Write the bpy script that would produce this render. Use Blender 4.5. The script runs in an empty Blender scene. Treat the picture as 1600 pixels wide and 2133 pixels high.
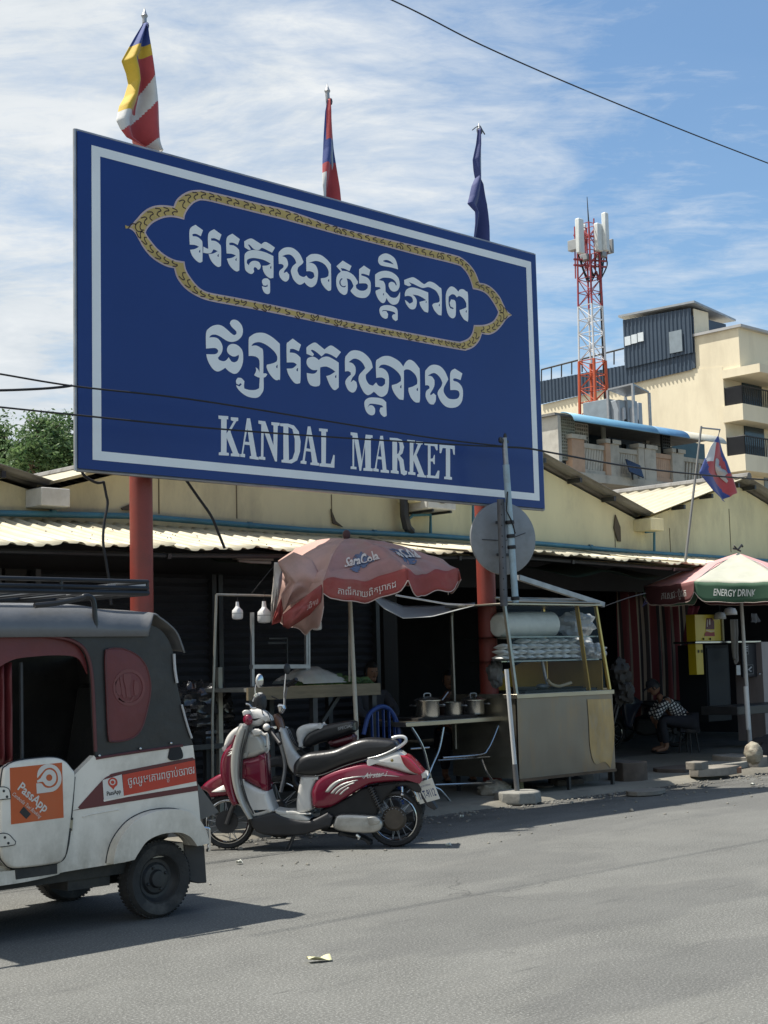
import bpy, bmesh, math, random
from mathutils import Vector, Matrix, noise
from mathutils.geometry import tessellate_polygon
sc = bpy.context.scene
col = sc.collection
rnd = random.Random(7)
V = Vector
# ------------------------------------------------------------------ camera
# world: X runs along the market front (to the right and away), Y into the market, Z up; camera 1.5 m above the road
FPX, EYE = 3000.0, 1.5
_X = V((3160, 237.5, FPX)).normalized()
_U = V((-.025, -1, (237.5 + 3160 * .025) / FPX)).normalized()
_Y = _U.cross(_X)
if _Y.z < 0: _Y = -_Y
_R = Matrix((_X, _Y, _U))                       # picture axes (right, down, forward) -> world
cam = bpy.data.objects.new('camera', bpy.data.cameras.new('camera'))
col.objects.link(cam); sc.camera = cam
_r = _R @ V((1, 0, 0)); _u = _R @ V((0, -1, 0)); _f = _R @ V((0, 0, 1))
M4 = Matrix(((_r.x, _u.x, -_f.x, 0), (_r.y, _u.y, -_f.y, 0), (_r.z, _u.z, -_f.z, EYE), (0, 0, 0, 1)))
cam.matrix_world = M4
cam.data.sensor_fit = 'HORIZONTAL'; cam.data.sensor_width = 36; cam.data.lens = 36 * FPX / 1600
cam.data.clip_start = .1; cam.data.clip_end = 4000
# ------------------------------------------------------------------ light
SUN_EL = math.radians(66)
_sx = -.3; _sy = .33                          # towards the sun: left along the front, and behind the market
_h = V((_sx, _sy, 0)).normalized()
SUN = V((_h.x * math.cos(SUN_EL), _h.y * math.cos(SUN_EL), math.sin(SUN_EL)))
sl = bpy.data.objects.new('sun', bpy.data.lights.new('sun', 'SUN')); col.objects.link(sl)
sl.data.energy = 4.6; sl.data.angle = math.radians(.6); sl.data.color = (1, .95, .86)
sl.rotation_euler = SUN.to_track_quat('Z', 'Y').to_euler(); sl.location = (0, 0, 40)
w = bpy.data.worlds.new('World'); sc.world = w; w.use_nodes = True
nt = w.node_tree; nt.nodes.clear(); L = nt.links.new
def wn(t): return nt.nodes.new(t)
out = wn('ShaderNodeOutputWorld'); bg = wn('ShaderNodeBackground'); bg.inputs[1].default_value = .1
sky = wn('ShaderNodeTexSky'); sky.sky_type = 'NISHITA'; sky.sun_disc = False
sky.sun_elevation = SUN_EL; sky.sun_rotation = math.atan2(_h.x, _h.y); sky.air_density = 1.15; sky.dust_density = .5; sky.ozone_density = 1.6
tc = wn('ShaderNodeTexCoord')
vr = wn('ShaderNodeVectorRotate'); vr.rotation_type = 'Z_AXIS'; vr.inputs['Angle'].default_value = math.radians(43.7)   # look direction -> +Y
L(tc.outputs['Generated'], vr.inputs['Vector'])
sx = wn('ShaderNodeSeparateXYZ'); L(vr.outputs[0], sx.inputs[0])
def mth(op, a, b=None, c=None):
    n = wn('ShaderNodeMath'); n.operation = op
    for i, v in enumerate((a, b, c)):
        if v is None: continue
        if isinstance(v, (int, float)): n.inputs[i].default_value = v
        else: L(v, n.inputs[i])
    return n.outputs[0]
zc = mth('MAXIMUM', sx.outputs['Z'], .03)
dv = mth('ADD', zc, .12)
u_ = mth('DIVIDE', sx.outputs['X'], dv); v_ = mth('DIVIDE', sx.outputs['Y'], dv)   # flat cloud deck overhead
cx = wn('ShaderNodeCombineXYZ'); L(u_, cx.inputs[0]); L(v_, cx.inputs[1])
def nz(scale, detail, rough, dist, mapsc=(1, 1, 1), rot=0, loc=(0, 0, 0)):
    m = wn('ShaderNodeMapping'); m.inputs['Scale'].default_value = mapsc; m.inputs['Rotation'].default_value = (0, 0, rot); m.inputs['Location'].default_value = loc
    L(cx.outputs[0], m.inputs[0]); n = wn('ShaderNodeTexNoise'); L(m.outputs[0], n.inputs['Vector'])
    n.inputs['Scale'].default_value = scale; n.inputs['Detail'].default_value = detail; n.inputs['Roughness'].default_value = rough; n.inputs['Distortion'].default_value = dist
    return n.outputs['Fac']
big = nz(1.3, 5, .55, .4, (1, .8, 1), .3, (4.2, 1.3, 0))
wisp = nz(3.4, 15, .62, .5, (.85, 1.25, 1), .9, (2, 5, 0))
streak = nz(13, 10, .7, .6, (.7, 1.6, 1), .9)
side = mth('MULTIPLY', sx.outputs['X'], -1.0)               # more cloud on the left of the street view
dens = mth('ADD', mth('ADD', mth('MULTIPLY', big, .95), mth('MULTIPLY', wisp, 1.05)), mth('ADD', mth('MULTIPLY', streak, .55), side))
D0, D1 = .95, 1.55                              # thin veil .. full cloud
cr = wn('ShaderNodeValToRGB'); L(mth('MULTIPLY_ADD', dens, 1 / 1.4, -.5), cr.inputs[0])
cr.color_ramp.elements[0].position = (D0 - .7) / 1.4; cr.color_ramp.elements[0].color = (.05, .05, .05, 1)
cr.color_ramp.elements[1].position = (D1 - .7) / 1.4; cr.color_ramp.elements[1].color = (1, 1, 1, 1)
shd = wn('ShaderNodeMix'); shd.data_type = 'RGBA'; L(wisp, shd.inputs[0]); shd.inputs[6].default_value = (2.6, 3.3, 4.0, 1); shd.inputs[7].default_value = (7.0, 7.0, 6.9, 1)
mx = wn('ShaderNodeMix'); mx.data_type = 'RGBA'; L(cr.outputs[0], mx.inputs[0]); tint = wn('ShaderNodeMix'); tint.data_type = 'RGBA'; tint.blend_type = 'MULTIPLY'; tint.inputs[0].default_value = 1; L(sky.outputs[0], tint.inputs[6]); tint.inputs[7].default_value = (.72, .88, .97, 1)      # deep tropical blue
L(tint.outputs[2], mx.inputs[6]); L(shd.outputs[2], mx.inputs[7])
L(mx.outputs[2], bg.inputs[0]); L(bg.outputs[0], out.inputs[0])
sc.view_settings.view_transform = 'Standard'; sc.view_settings.look = 'None'; sc.view_settings.gamma = 1; sc.view_settings.exposure = .62
sc.cycles.use_denoising = True; sc.cycles.max_bounces = 6; sc.cycles.caustics_reflective = False; sc.cycles.caustics_refractive = False
sc.cycles.transparent_max_bounces = 12
# ------------------------------------------------------------------ surveying helpers: where a sight line meets a real plane
def ray(px, py): return _R @ V((px - 800, py - 1066.5, FPX))
def gd(px, py, z=0):
    r = ray(px, py); t = (z - EYE) / r.z; return V((r.x * t, r.y * t, z))
def at(px, py, y):
    r = ray(px, py); t = y / r.y; return V((r.x * t, y, EYE + r.z * t))
def atx(px, py, x):
    r = ray(px, py); t = x / r.x; return V((x, r.y * t, EYE + r.z * t))
def onp(px, py, o, n):
    r = ray(px, py); e = V((0, 0, EYE)); return e + r * ((V(o) - e).dot(n) / r.dot(n))
def rg(x0, y0, s, pts): return [(x0 + x * s, y0 + y * s) for x, y in pts]
def smooth(pts, n=4, corner=48, closed=True):
    """Catmull-Rom through pts, keeping sharp turns sharp."""
    N = len(pts); P = [V(p) for p in pts]; outp = []
    def turn(i):
        a, b, c = P[(i - 1) % N], P[i], P[(i + 1) % N]
        d, e = b - a, c - b
        if d.length < 1e-9 or e.length < 1e-9: return 180
        return math.degrees(d.angle(e))
    crn = [turn(i) > corner for i in range(N)]
    for i in range(N if closed else N - 1):
        p1, p2 = P[i], P[(i + 1) % N]
        p0 = p1 if (crn[i] or (not closed and i == 0)) else P[(i - 1) % N]
        p3 = p2 if (crn[(i + 1) % N] or (not closed and i == N - 2)) else P[(i + 2) % N]
        for k in range(n):
            t = k / n
            outp.append(.5 * (2 * p1 + (p2 - p0) * t + (2 * p0 - 5 * p1 + 4 * p2 - p3) * t * t + (3 * p1 - p0 - 3 * p2 + p3) * t ** 3))
    if not closed: outp.append(P[-1])
    return outp
# ------------------------------------------------------------------ materials
MATS = {}
def mat(name, c, rough=.6, metal=0, var=.12, vs=3, bump=0, bs=40, spec=.5, coat=0, dirt=None, dirt_amt=.5, dirt_scale=2.5, alpha=1, trans=0, emit=None, stretch=(1, 1, 1), sheen=0):
    if name in MATS: return MATS[name]
    m = bpy.data.materials.new(name); m.use_nodes = True; t = m.node_tree; B = t.nodes['Principled BSDF']; l = t.links.new
    B.inputs['Roughness'].default_value = rough; B.inputs['Metallic'].default_value = metal; B.inputs['Specular IOR Level'].default_value = spec
    B.inputs['Coat Weight'].default_value = coat; B.inputs['Transmission Weight'].default_value = trans; B.inputs['Sheen Weight'].default_value = sheen
    B.inputs['Alpha'].default_value = alpha
    co = t.nodes.new('ShaderNodeTexCoord'); mp = t.nodes.new('ShaderNodeMapping'); mp.inputs['Scale'].default_value = stretch; l(co.outputs['Object'], mp.inputs[0])
    n = t.nodes.new('ShaderNodeTexNoise'); n.inputs['Scale'].default_value = vs; n.inputs['Detail'].default_value = 8; n.inputs['Roughness'].default_value = .62; l(mp.outputs[0], n.inputs['Vector'])
    r = t.nodes.new('ShaderNodeValToRGB'); l(n.outputs['Fac'], r.inputs[0]); e = r.color_ramp.elements
    e[0].position = .3; e[0].color = tuple(x * (1 - var) for x in c) + (1,); e[1].position = .7; e[1].color = tuple(min(1, x * (1 + var)) for x in c) + (1,)
    o = r.outputs[0]
    if dirt:
        d = t.nodes.new('ShaderNodeTexNoise'); d.inputs['Scale'].default_value = dirt_scale; d.inputs['Detail'].default_value = 10; d.inputs['Roughness'].default_value = .7; l(mp.outputs[0], d.inputs['Vector'])
        dr = t.nodes.new('ShaderNodeValToRGB'); l(d.outputs['Fac'], dr.inputs[0]); dr.color_ramp.elements[0].position = .48; dr.color_ramp.elements[0].color = (0, 0, 0, 1)
        dr.color_ramp.elements[1].position = .72; dr.color_ramp.elements[1].color = (dirt_amt,) * 3 + (1,)
        x = t.nodes.new('ShaderNodeMix'); x.data_type = 'RGBA'; l(dr.outputs[0], x.inputs[0]); l(o, x.inputs[6]); x.inputs[7].default_value = tuple(dirt) + (1,); o = x.outputs[2]
    l(o, B.inputs['Base Color'])
    if bump:
        b = t.nodes.new('ShaderNodeBump'); b.inputs['Strength'].default_value = bump; b.inputs['Distance'].default_value = .01
        n2 = t.nodes.new('ShaderNodeTexNoise'); n2.inputs['Scale'].default_value = bs; n2.inputs['Detail'].default_value = 6; l(mp.outputs[0], n2.inputs['Vector'])
        l(n2.outputs['Fac'], b.inputs['Height']); l(b.outputs[0], B.inputs['Normal'])
    if emit: B.inputs['Emission Color'].default_value = tuple(c) + (1,); B.inputs['Emission Strength'].default_value = emit
    MATS[name] = m; return m
def tree_of(m): return m.node_tree, m.node_tree.nodes['Principled BSDF'], m.node_tree.links.new
def glass(name, tint=(.9, .95, .93), refl=.5):
    if name in MATS: return MATS[name]
    m = bpy.data.materials.new(name); m.use_nodes = True; t = m.node_tree; t.nodes.clear(); l = t.links.new
    o = t.nodes.new('ShaderNodeOutputMaterial'); x = t.nodes.new('ShaderNodeMixShader'); a = t.nodes.new('ShaderNodeBsdfTransparent'); g = t.nodes.new('ShaderNodeBsdfGlossy')
    f = t.nodes.new('ShaderNodeLayerWeight'); f.inputs[0].default_value = refl * .5; g.inputs['Roughness'].default_value = .03; a.inputs[0].default_value = tuple(tint) + (1,)
    l(f.outputs['Fresnel'], x.inputs[0]); l(a.outputs[0], x.inputs[1]); l(g.outputs[0], x.inputs[2]); l(x.outputs[0], o.inputs[0])
    MATS[name] = m; return m
# ------------------------------------------------------------------ mesh builder
class MB:
    def __init__(s): s.v = []; s.f = []; s.mi = []; s.m = 0
    def add(s, vs, fs):
        b = len(s.v); s.v += [V(p) for p in vs]; s.f += [tuple(i + b for i in f) for f in fs]; s.mi += [s.m] * len(fs); return s
    def box(s, c, d, rot=None):
        c = V(c); h = V(d) / 2; vs = []
        for z in (-1, 1):
            for x, y in ((-1, -1), (1, -1), (1, 1), (-1, 1)):
                p = V((x * h.x, y * h.y, z * h.z)); vs.append(c + (rot @ p if rot else p))
        return s.add(vs, [(3, 2, 1, 0), (4, 5, 6, 7), (0, 1, 5, 4), (1, 2, 6, 5), (2, 3, 7, 6), (3, 0, 4, 7)])
    def bx(s, a, b): a, b = V(a), V(b); return s.box((a + b) / 2, [abs(x) for x in (b - a)])
    def beam(s, p, q, wd, ht=None, up=(0, 0, 1)):
        p, q = V(p), V(q); z = (q - p).normalized(); u = V(up)
        if abs(z.dot(u)) > .99: u = V((1, 0, 0))
        x = u.cross(z).normalized(); y = z.cross(x); return s.box((p + q) / 2, (wd, ht or wd, (q - p).length), Matrix((x, y, z)).transposed())
    def tube(s, pts, r, seg=8, closed=False, cap=True):
        P = [V(p) for p in pts]; N = len(P); R_ = r if isinstance(r, (list, tuple)) else [r] * N
        T = []
        for i in range(N):
            a = P[(i - 1) % N] if (closed or i > 0) else P[i]; b = P[(i + 1) % N] if (closed or i < N - 1) else P[i]
            T.append((b - a).normalized())
        u = T[0].orthogonal().normalized(); vs = []
        for i in range(N):
            u = (u - T[i] * u.dot(T[i])).normalized(); v = T[i].cross(u)
            for k in range(seg):
                a = 2 * math.pi * k / seg; vs.append(P[i] + (u * math.cos(a) + v * math.sin(a)) * R_[i])
        fs = []
        for i in range(N if closed else N - 1):
            j = (i + 1) % N
            for k in range(seg): k2 = (k + 1) % seg; fs.append((i * seg + k, i * seg + k2, j * seg + k2, j * seg + k))
        if cap and not closed: fs.append(tuple(range(seg))[::-1]); fs.append(tuple((N - 1) * seg + k for k in range(seg)))
        return s.add(vs, fs)
    def lathe(s, prof, o=(0, 0, 0), axis=(0, 0, 1), seg=24, arc=2 * math.pi):
        o = V(o); z = V(axis).normalized(); x = z.orthogonal().normalized(); y = z.cross(x); vs = []; n = len(prof)
        for k in range(seg):
            a = arc * k / seg; d = x * math.cos(a) + y * math.sin(a)
            for r, h in prof: vs.append(o + d * r + z * h)
        fs = []
        for k in range(seg):
            k2 = (k + 1) % seg
            for i in range(n - 1): fs.append((k * n + i, k2 * n + i, k2 * n + i + 1, k * n + i + 1))
        return s.add(vs, fs)
    def ell(s, c, r, rot=None, seg=16, rings=10):
        c = V(c); vs = []; fs = []
        for i in range(rings + 1):
            t = math.pi * i / rings
            for k in range(seg):
                a = 2 * math.pi * k / seg; p = V((r[0] * math.sin(t) * math.cos(a), r[1] * math.sin(t) * math.sin(a), r[2] * math.cos(t))); vs.append(c + (rot @ p if rot else p))
        for i in range(rings):
            for k in range(seg): k2 = (k + 1) % seg; fs.append((i * seg + k, (i + 1) * seg + k, (i + 1) * seg + k2, i * seg + k2))
        return s.add(vs, fs)
    def grid(s, fn, nu, nv, wrap=False):
        vs = [fn(i / nu, j / nv) for i in range(nu + 1) for j in range(nv + 1)]; fs = []
        for i in range(nu):
            for j in range(nv): a = i * (nv + 1) + j; fs.append((a, a + nv + 1, a + nv + 2, a + 1))
        return s.add(vs, fs)
    def flat(s, loops, vec=None):
        """planar polygon (first loop outer, others holes) of 3-D points, optionally extruded by vec"""
        loops = [[V(p) for p in lp] for lp in loops]; pts = [p for lp in loops for p in lp]; n = len(pts)
        tris = tessellate_polygon(loops)
        if vec is None: return s.add(pts, [tuple(t) for t in tris])
        vec = V(vec); fs = [tuple(t) for t in tris] + [tuple(i + n for i in reversed(t)) for t in tris]; b = 0
        for lp in loops:
            k = len(lp)
            for i in range(k): j = (i + 1) % k; fs.append((b + i, b + j, b + j + n, b + i + n))
            b += k
        return s.add(pts + [p + vec for p in pts], fs)
    def pillow(s, pts2, o, u, v, wv, width, r, steps=4):
        """outline pts2 in plane (o,u,v) given thickness along wv with rounded rims"""
        P = [V((p[0], p[1])) for p in pts2]
        A = sum(P[i].x * P[(i + 1) % len(P)].y - P[(i + 1) % len(P)].x * P[i].y for i in range(len(P)))
        if A < 0: P.reverse()
        N = len(P); nr = []
        for i in range(N):
            d = (P[(i + 1) % N] - P[i - 1]); d = d.normalized() if d.length > 1e-9 else V((1, 0)); nr.append(V((-d.y, d.x)))
        o, u, v, wv = V(o), V(u), V(v), V(wv); lay = []
        rr = min(r, width / 2)
        for k in range(steps + 1): a = math.pi / 2 * k / steps; lay.append((-width / 2 + rr * (1 - math.sin(a)), rr * (1 - math.cos(a)) if False else r * (1 - math.sin(a)) * 0 + r * (math.cos(a))))
        lay = [(-width / 2 + rr * (1 - math.cos(math.pi / 2 * k / steps)), r * (1 - math.sin(math.pi / 2 * k / steps))) for k in range(steps + 1)]
        lay = lay + [(-a, b) for a, b in reversed(lay)]
        vs = []
        for wd, ins in lay:
            for i in range(N): q = P[i] + nr[i] * ins; vs.append(o + u * q.x + v * q.y + wv * wd)
        fs = []
        for k in range(len(lay) - 1):
            for i in range(N): j = (i + 1) % N; fs.append((k * N + i, k * N + j, (k + 1) * N + j, (k + 1) * N + i))
        b = len(lay) - 1
        for t in tessellate_polygon([[V((p.x, p.y, 0)) for p in [P[i] + nr[i] * r for i in range(N)]]]):
            fs.append(tuple(reversed(t))); fs.append(tuple(b * N + i for i in t))
        return s.add(vs, fs)
    def mesh(s, mesh, fn):
        return s.add([fn(v.co) for v in mesh.vertices], [tuple(p.vertices) for p in mesh.polygons])
    def obj(s, name, mats, root=None, bevel=0, sm=40, solid=0, norm=True):
        off = V((0, 0, 0)); p = root
        while p is not None: off += p.location; p = p.parent
        me = bpy.data.meshes.new(name); me.from_pydata([tuple(q - off) for q in s.v], [], s.f)
        for m in (mats if isinstance(mats, (list, tuple)) else [mats]): me.materials.append(m)
        if len(s.mi) == len(me.polygons): me.polygons.foreach_set('material_index', s.mi)
        if norm:
            bm = bmesh.new(); bm.from_mesh(me); bmesh.ops.recalc_face_normals(bm, faces=bm.faces); bm.to_mesh(me); bm.free()
        me.shade_smooth(); me.set_sharp_from_angle(angle=math.radians(sm)); me.update()
        o = bpy.data.objects.new(name, me); col.objects.link(o)
        if root is not None: o.parent = root
        if solid: q = o.modifiers.new('thick', 'SOLIDIFY'); q.thickness = solid; q.offset = 0
        if bevel: q = o.modifiers.new('bev', 'BEVEL'); q.width = bevel; q.segments = 2; q.limit_method = 'ANGLE'; q.angle_limit = math.radians(40)
        return o
def tag(o, label, cat, group=None, kind=None):
    if label: o['label'] = label
    if cat: o['category'] = cat
    if group: o['group'] = group
    if kind: o['kind'] = kind
    return o
def thing(name, label, cat, loc=(0, 0, 0), group=None):
    o = bpy.data.objects.new(name, None); o.empty_display_size = .1; o.location = loc; col.objects.link(o); return tag(o, label, cat, group)
def structure(o, label, cat): return tag(o, label, cat, None, 'structure')
def dup(root, loc=None, rz=None, label=None, group=None):
    r = root.copy(); col.objects.link(r)
    if loc is not None: r.location = loc
    if rz is not None: r.rotation_euler = (0, 0, rz)
    if label: r['label'] = label
    if group: r['group'] = group
    for ch in list(root.children):
        c = ch.copy(); col.objects.link(c); c.parent = r
        for g in list(ch.children): d = g.copy(); col.objects.link(d); d.parent = c
    return r
def txt(s, size=1, extrude=0, align='LEFT', shear=0, bold=0):
    c = bpy.data.curves.new('t', 'FONT'); c.body = s; c.size = size; c.extrude = extrude; c.align_x = align; c.shear = shear; c.offset = bold; c.resolution_u = 3
    o = bpy.data.objects.new('t', c); col.objects.link(o); bpy.context.view_layer.update()
    m = bpy.data.meshes.new_from_object(o.evaluated_get(bpy.context.evaluated_depsgraph_get()))
    bpy.data.objects.remove(o); bpy.data.curves.remove(c); return m
def khmer(b, runs, fn, bold=.008):
    """runs: (characters, x, y, scale); fn maps letter units to space"""
    for s, x, y, k in runs:
        m = txt(s, 1, 0, bold=bold); b.mesh(m, lambda c, x=x, y=y, k=k: fn(c.x * k + x, c.y * k + y)); bpy.data.meshes.remove(m)
    return b
def corr(b, p0, ux, uy, nrm, nx, width, amp, slope_pts=1, jag=0, seed=0, ridge=None):
    """corrugated sheet: ribs run along uy; p0 corner, ux across (length), uy down-slope vector"""
    r = random.Random(seed); k = 10; vs = []; fs = []; nrm = V(nrm); p0, ux, uy = V(p0), V(ux), V(uy)
    n = nx * k
    jg = [r.uniform(-jag, jag) for _ in range(nx + 1)]
    for i in range(n + 1):
        t = (i % k) / k
        hgt = amp if t < .22 else (amp * (1 - (t - .22) / .14) if t < .36 else (0 if t < .86 else amp * (t - .86) / .14))
        for j in range(slope_pts + 1):
            q = j / slope_pts; e = uy.normalized() * jg[i // k] if j == slope_pts else V((0, 0, 0))
            vs.append(p0 + ux * (i / n) + uy * q + nrm * hgt + e)
    for i in range(n):
        for j in range(slope_pts): a = i * (slope_pts + 1) + j; c = a + slope_pts + 1; fs.append((a, c, c + 1, a + 1))
    return b.add(vs, fs)
# ================================================================== the ground
YS = 10.8          # sign plane
KERB = 10.22; PAVE = .035
asph = mat('asphalt', (.122, .123, .114), .88, 0, .16, 1.3, .55, 90, spec=.3)
t, B, l = tree_of(asph)
co = t.nodes.new('ShaderNodeTexCoord'); base = B.inputs['Base Color'].links[0].from_socket
def addmix(sock, fac, c, mode='MIX'):
    x = t.nodes.new('ShaderNodeMix'); x.data_type = 'RGBA'; x.blend_type = mode; l(fac, x.inputs[0]); l(sock, x.inputs[6]); x.inputs[7].default_value = tuple(c) + (1,); return x.outputs[2]
def noi(scale, detail=6, rough=.6, st=(1, 1, 1), lo=.4, hi=.6, a=0., b=1.):
    mp = t.nodes.new('ShaderNodeMapping'); mp.inputs['Scale'].default_value = st; l(co.outputs['Object'], mp.inputs[0])
    n = t.nodes.new('ShaderNodeTexNoise'); n.inputs['Scale'].default_value = scale; n.inputs['Detail'].default_value = detail; n.inputs['Roughness'].default_value = rough; l(mp.outputs[0], n.inputs['Vector'])
    r = t.nodes.new('ShaderNodeMapRange'); r.inputs[1].default_value = lo; r.inputs[2].default_value = hi; r.inputs[3].default_value = a; r.inputs[4].default_value = b; l(n.outputs['Fac'], r.inputs[0]); return r.outputs[0]
s_ = addmix(base, noi(75, 4, .75, (1, 1, 1), .5, .66, 0, .75), (.33, .33, .315))          # pale grit
s_ = addmix(s_, noi(60, 4, .75, (1, 1.1, 1), .54, .72, 0, .7), (.045, .045, .045))          # dark pits
s_ = addmix(s_, noi(.7, 8, .62, (.45, 1.2, 1), .52, .7, 0, .45), (.19, .188, .172))        # dusty swathes along the street
s_ = addmix(s_, noi(2.2, 9, .7, (.35, 1.5, 1), .58, .75, 0, .6), (.07, .07, .068))        # stains
s_ = addmix(s_, noi(.35, 4, .5, (.6, 1.6, 1), .54, .57, 0, .28), (.075, .076, .076))        # old repair patches
s_ = addmix(s_, noi(9, 5, .6, (.25, 2.2, 1), .64, .72, 0, .5), (.05, .05, .048))        # scuffs along the traffic
vo_ = t.nodes.new('ShaderNodeTexVoronoi'); vo_.feature = 'DISTANCE_TO_EDGE'; vo_.inputs['Scale'].default_value = .55; mpv = t.nodes.new('ShaderNodeMapping'); l(co.outputs['Object'], mpv.inputs[0])
nv = t.nodes.new('ShaderNodeTexNoise'); nv.inputs['Scale'].default_value = 2.5; nv.inputs['Detail'].default_value = 8; l(co.outputs['Object'], nv.inputs['Vector']); ad = t.nodes.new('ShaderNodeMix'); ad.data_type = 'RGBA'; ad.inputs[0].default_value = .25; l(mpv.outputs[0], ad.inputs[6]); l(nv.outputs['Color'], ad.inputs[7]); l(ad.outputs[2], vo_.inputs['Vector'])
ck = t.nodes.new('ShaderNodeMapRange'); ck.inputs[1].default_value = .003; ck.inputs[2].default_value = .0; l(vo_.outputs['Distance'], ck.inputs[0]); cm_ = t.nodes.new('ShaderNodeMath'); cm_.operation = 'MULTIPLY'; l(ck.outputs[0], cm_.inputs[0]); l(noi(.5, 3, .5, (1, 1, 1), .5, .62, 0, .55), cm_.inputs[1])
s_ = addmix(s_, cm_.outputs[0], (.03, .03, .03))                                        # hairline cracks
sp = t.nodes.new('ShaderNodeSeparateXYZ'); l(co.outputs['Object'], sp.inputs[0])
gr = t.nodes.new('ShaderNodeMapRange'); gr.inputs[1].default_value = 8.6; gr.inputs[2].default_value = 10.1; l(sp.outputs['Y'], gr.inputs[0])
gm = t.nodes.new('ShaderNodeMath'); gm.operation = 'MULTIPLY'; l(gr.outputs[0], gm.inputs[0]); l(noi(1.6, 9, .7, (.5, 1, 1), .35, .62, .15, .95), gm.inputs[1])
s_ = addmix(s_, gm.outputs[0], (.05, .047, .042))                                        # gutter grime
l(s_, B.inputs['Base Color'])
conc = mat('old_concrete', (.2, .185, .15), .9, 0, .3, 2.2, .5, 35, dirt=(.05, .047, .04), dirt_amt=.95, dirt_scale=1.1)
dirtm = mat('packed_earth', (.2, .18, .15), .95, 0, .3, .3, .4, 20)
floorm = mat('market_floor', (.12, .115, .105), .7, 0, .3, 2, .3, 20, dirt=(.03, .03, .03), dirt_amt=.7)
b = MB(); b.bx((-900, -900, -.6), (1500, 1500, -.05)); structure(b.obj('ground', dirtm), 'flat open ground around the street out to the horizon', 'ground')
def road_pt(u, v):
    x = -60 + 240 * u; y = -40 + (40 + KERB) * v
    return V((x, y, -.012 * max(0, (y - 9) / 1.2)))
b = MB(); b.grid(road_pt, 120, 100); structure(b.obj('road', asph), 'worn grey asphalt road in front of the market', 'road')
# pavement: worn edge, one slab strip
b = MB(); r = random.Random(3)
ex = [(-30 + .45 * i, KERB + r.uniform(-.05, .07) + .05 * math.sin(i * .7), r.uniform(-.012, .012)) for i in range(230)]
vs = []; fs = []
for x, y, dz in ex:
    vs += [V((x, y - .06, -.04)), V((x, y + r.uniform(0, .04), PAVE - .025 + dz * .6)), V((x, y + .12, PAVE + dz * .4)), V((x, 11.6, PAVE + .01)), V((x, 13.05, PAVE + .02))]
for i in range(len(ex) - 1):
    for k in range(4): a = i * 5 + k; fs.append((a, a + 5, a + 6, a + 1))
b.add(vs, fs); structure(b.obj('pavement', conc, sm=30), 'broken concrete pavement along the market front', 'pavement')
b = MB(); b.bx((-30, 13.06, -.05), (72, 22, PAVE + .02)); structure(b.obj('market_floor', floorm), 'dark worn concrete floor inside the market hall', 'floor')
gm_ = mat('grey_grit', (.2, .19, .165), .95, 0, .4, 6); b = MB(); r = random.Random(11)
for i in range(1100):
    x = r.uniform(5.5, 22); y = KERB - abs(r.gauss(0, .22)) - .02 if r.random() < .8 else r.uniform(8.2, 10); s_ = r.uniform(.006, .02) * (1.6 if r.random() < .06 else 1)
    b.ell((x, y, s_ * .3 - .012 * max(0, (y - 9) / 1.2)), (s_, s_ * r.uniform(.6, 1), s_ * .6), Matrix.Rotation(r.uniform(0, 3), 3, 'Z'), 6, 4)
tag(b.obj('gravel', gm_), 'loose grit and pebbles gathered along the gutter', 'gravel', None, 'stuff')
# ================================================================== market hall
yel = mat('cream_wall_paint', (.72, .65, .4), .85, 0, .1, 1.4, .15, 20, dirt=(.34, .3, .2), dirt_amt=.65, dirt_scale=1.1, stretch=(1, 1, .4))
roofm = mat('cream_metal_sheet', (.56, .51, .37), .45, 0, .1, 2.5, .05, 10, dirt=(.36, .31, .21), dirt_amt=.6, dirt_scale=2.2)
greyroof = mat('grey_roof_sheet', (.2, .195, .185), .7, 0, .25, 1.2, .2, 15, dirt=(.07, .06, .05), dirt_amt=.7, stretch=(1, 4, 1))
dark = mat('shade_dark_boards', (.022, .023, .027), .8, 0, .3, 2)  # near-black: the hall's deep shade is put into the board colour
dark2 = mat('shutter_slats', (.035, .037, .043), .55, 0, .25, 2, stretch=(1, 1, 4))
redp = mat('red_oxide_paint', (.25, .045, .032), .5, 0, .15, 3, .1, 20, dirt=(.12, .04, .03), dirt_amt=.7, dirt_scale=3)
bluep = mat('blue_pipe_paint', (.06, .2, .27), .45, 0, .15, 4, dirt=(.08, .12, .13), dirt_amt=.5)
steel = mat('galvanised_steel', (.35, .36, .37), .45, .7, .2, 6, .1, 30)
dsteel = mat('dark_steel', (.05, .052, .055), .45, .5, .2, 5)
wht = mat('chalky_white', (.6, .6, .57), .7, 0, .1, 4, dirt=(.3, .28, .22), dirt_amt=.5)
blk = mat('black_rubber', (.014, .014, .015), .75, 0, .2, 6, .1, 40)
mk = thing('market_building', 'long low market hall with cream front wall under a row of small gabled metal roofs', 'market hall', (15, 13, 0))
YV, YW = 13.12, 13.4
GB = [(-5.5, 3.98, .22), (-.1, 3.98, .22), (5.4, 3.98, .22), (11.15, 4.4, .283), (15.55, 4.47, .283), (21.05, 4.45, .283), (26.5, 4.45, .283), (32, 4.45, .283)]
AP = [g[0] for g in GB]; zroof = lambda x: max(z - s * abs(x - a) for a, z, s in GB)
VL = [GB[0][0] - 2.6] + [(z1 - z2 + s1 * a1 + s2 * a2) / (s1 + s2) for (a1, z1, s1), (a2, z2, s2) in zip(GB, GB[1:])] + [GB[-1][0] + 2.6]          # valleys
xs = sorted(AP + VL)
b = MB(); b.flat([[(x, YW, zroof(x) - .07) for x in xs] + [(xs[-1], YW, 2.9), (xs[0], YW, 2.9)]], (0, .18, 0)); b.obj('front_wall', yel, mk)
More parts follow.
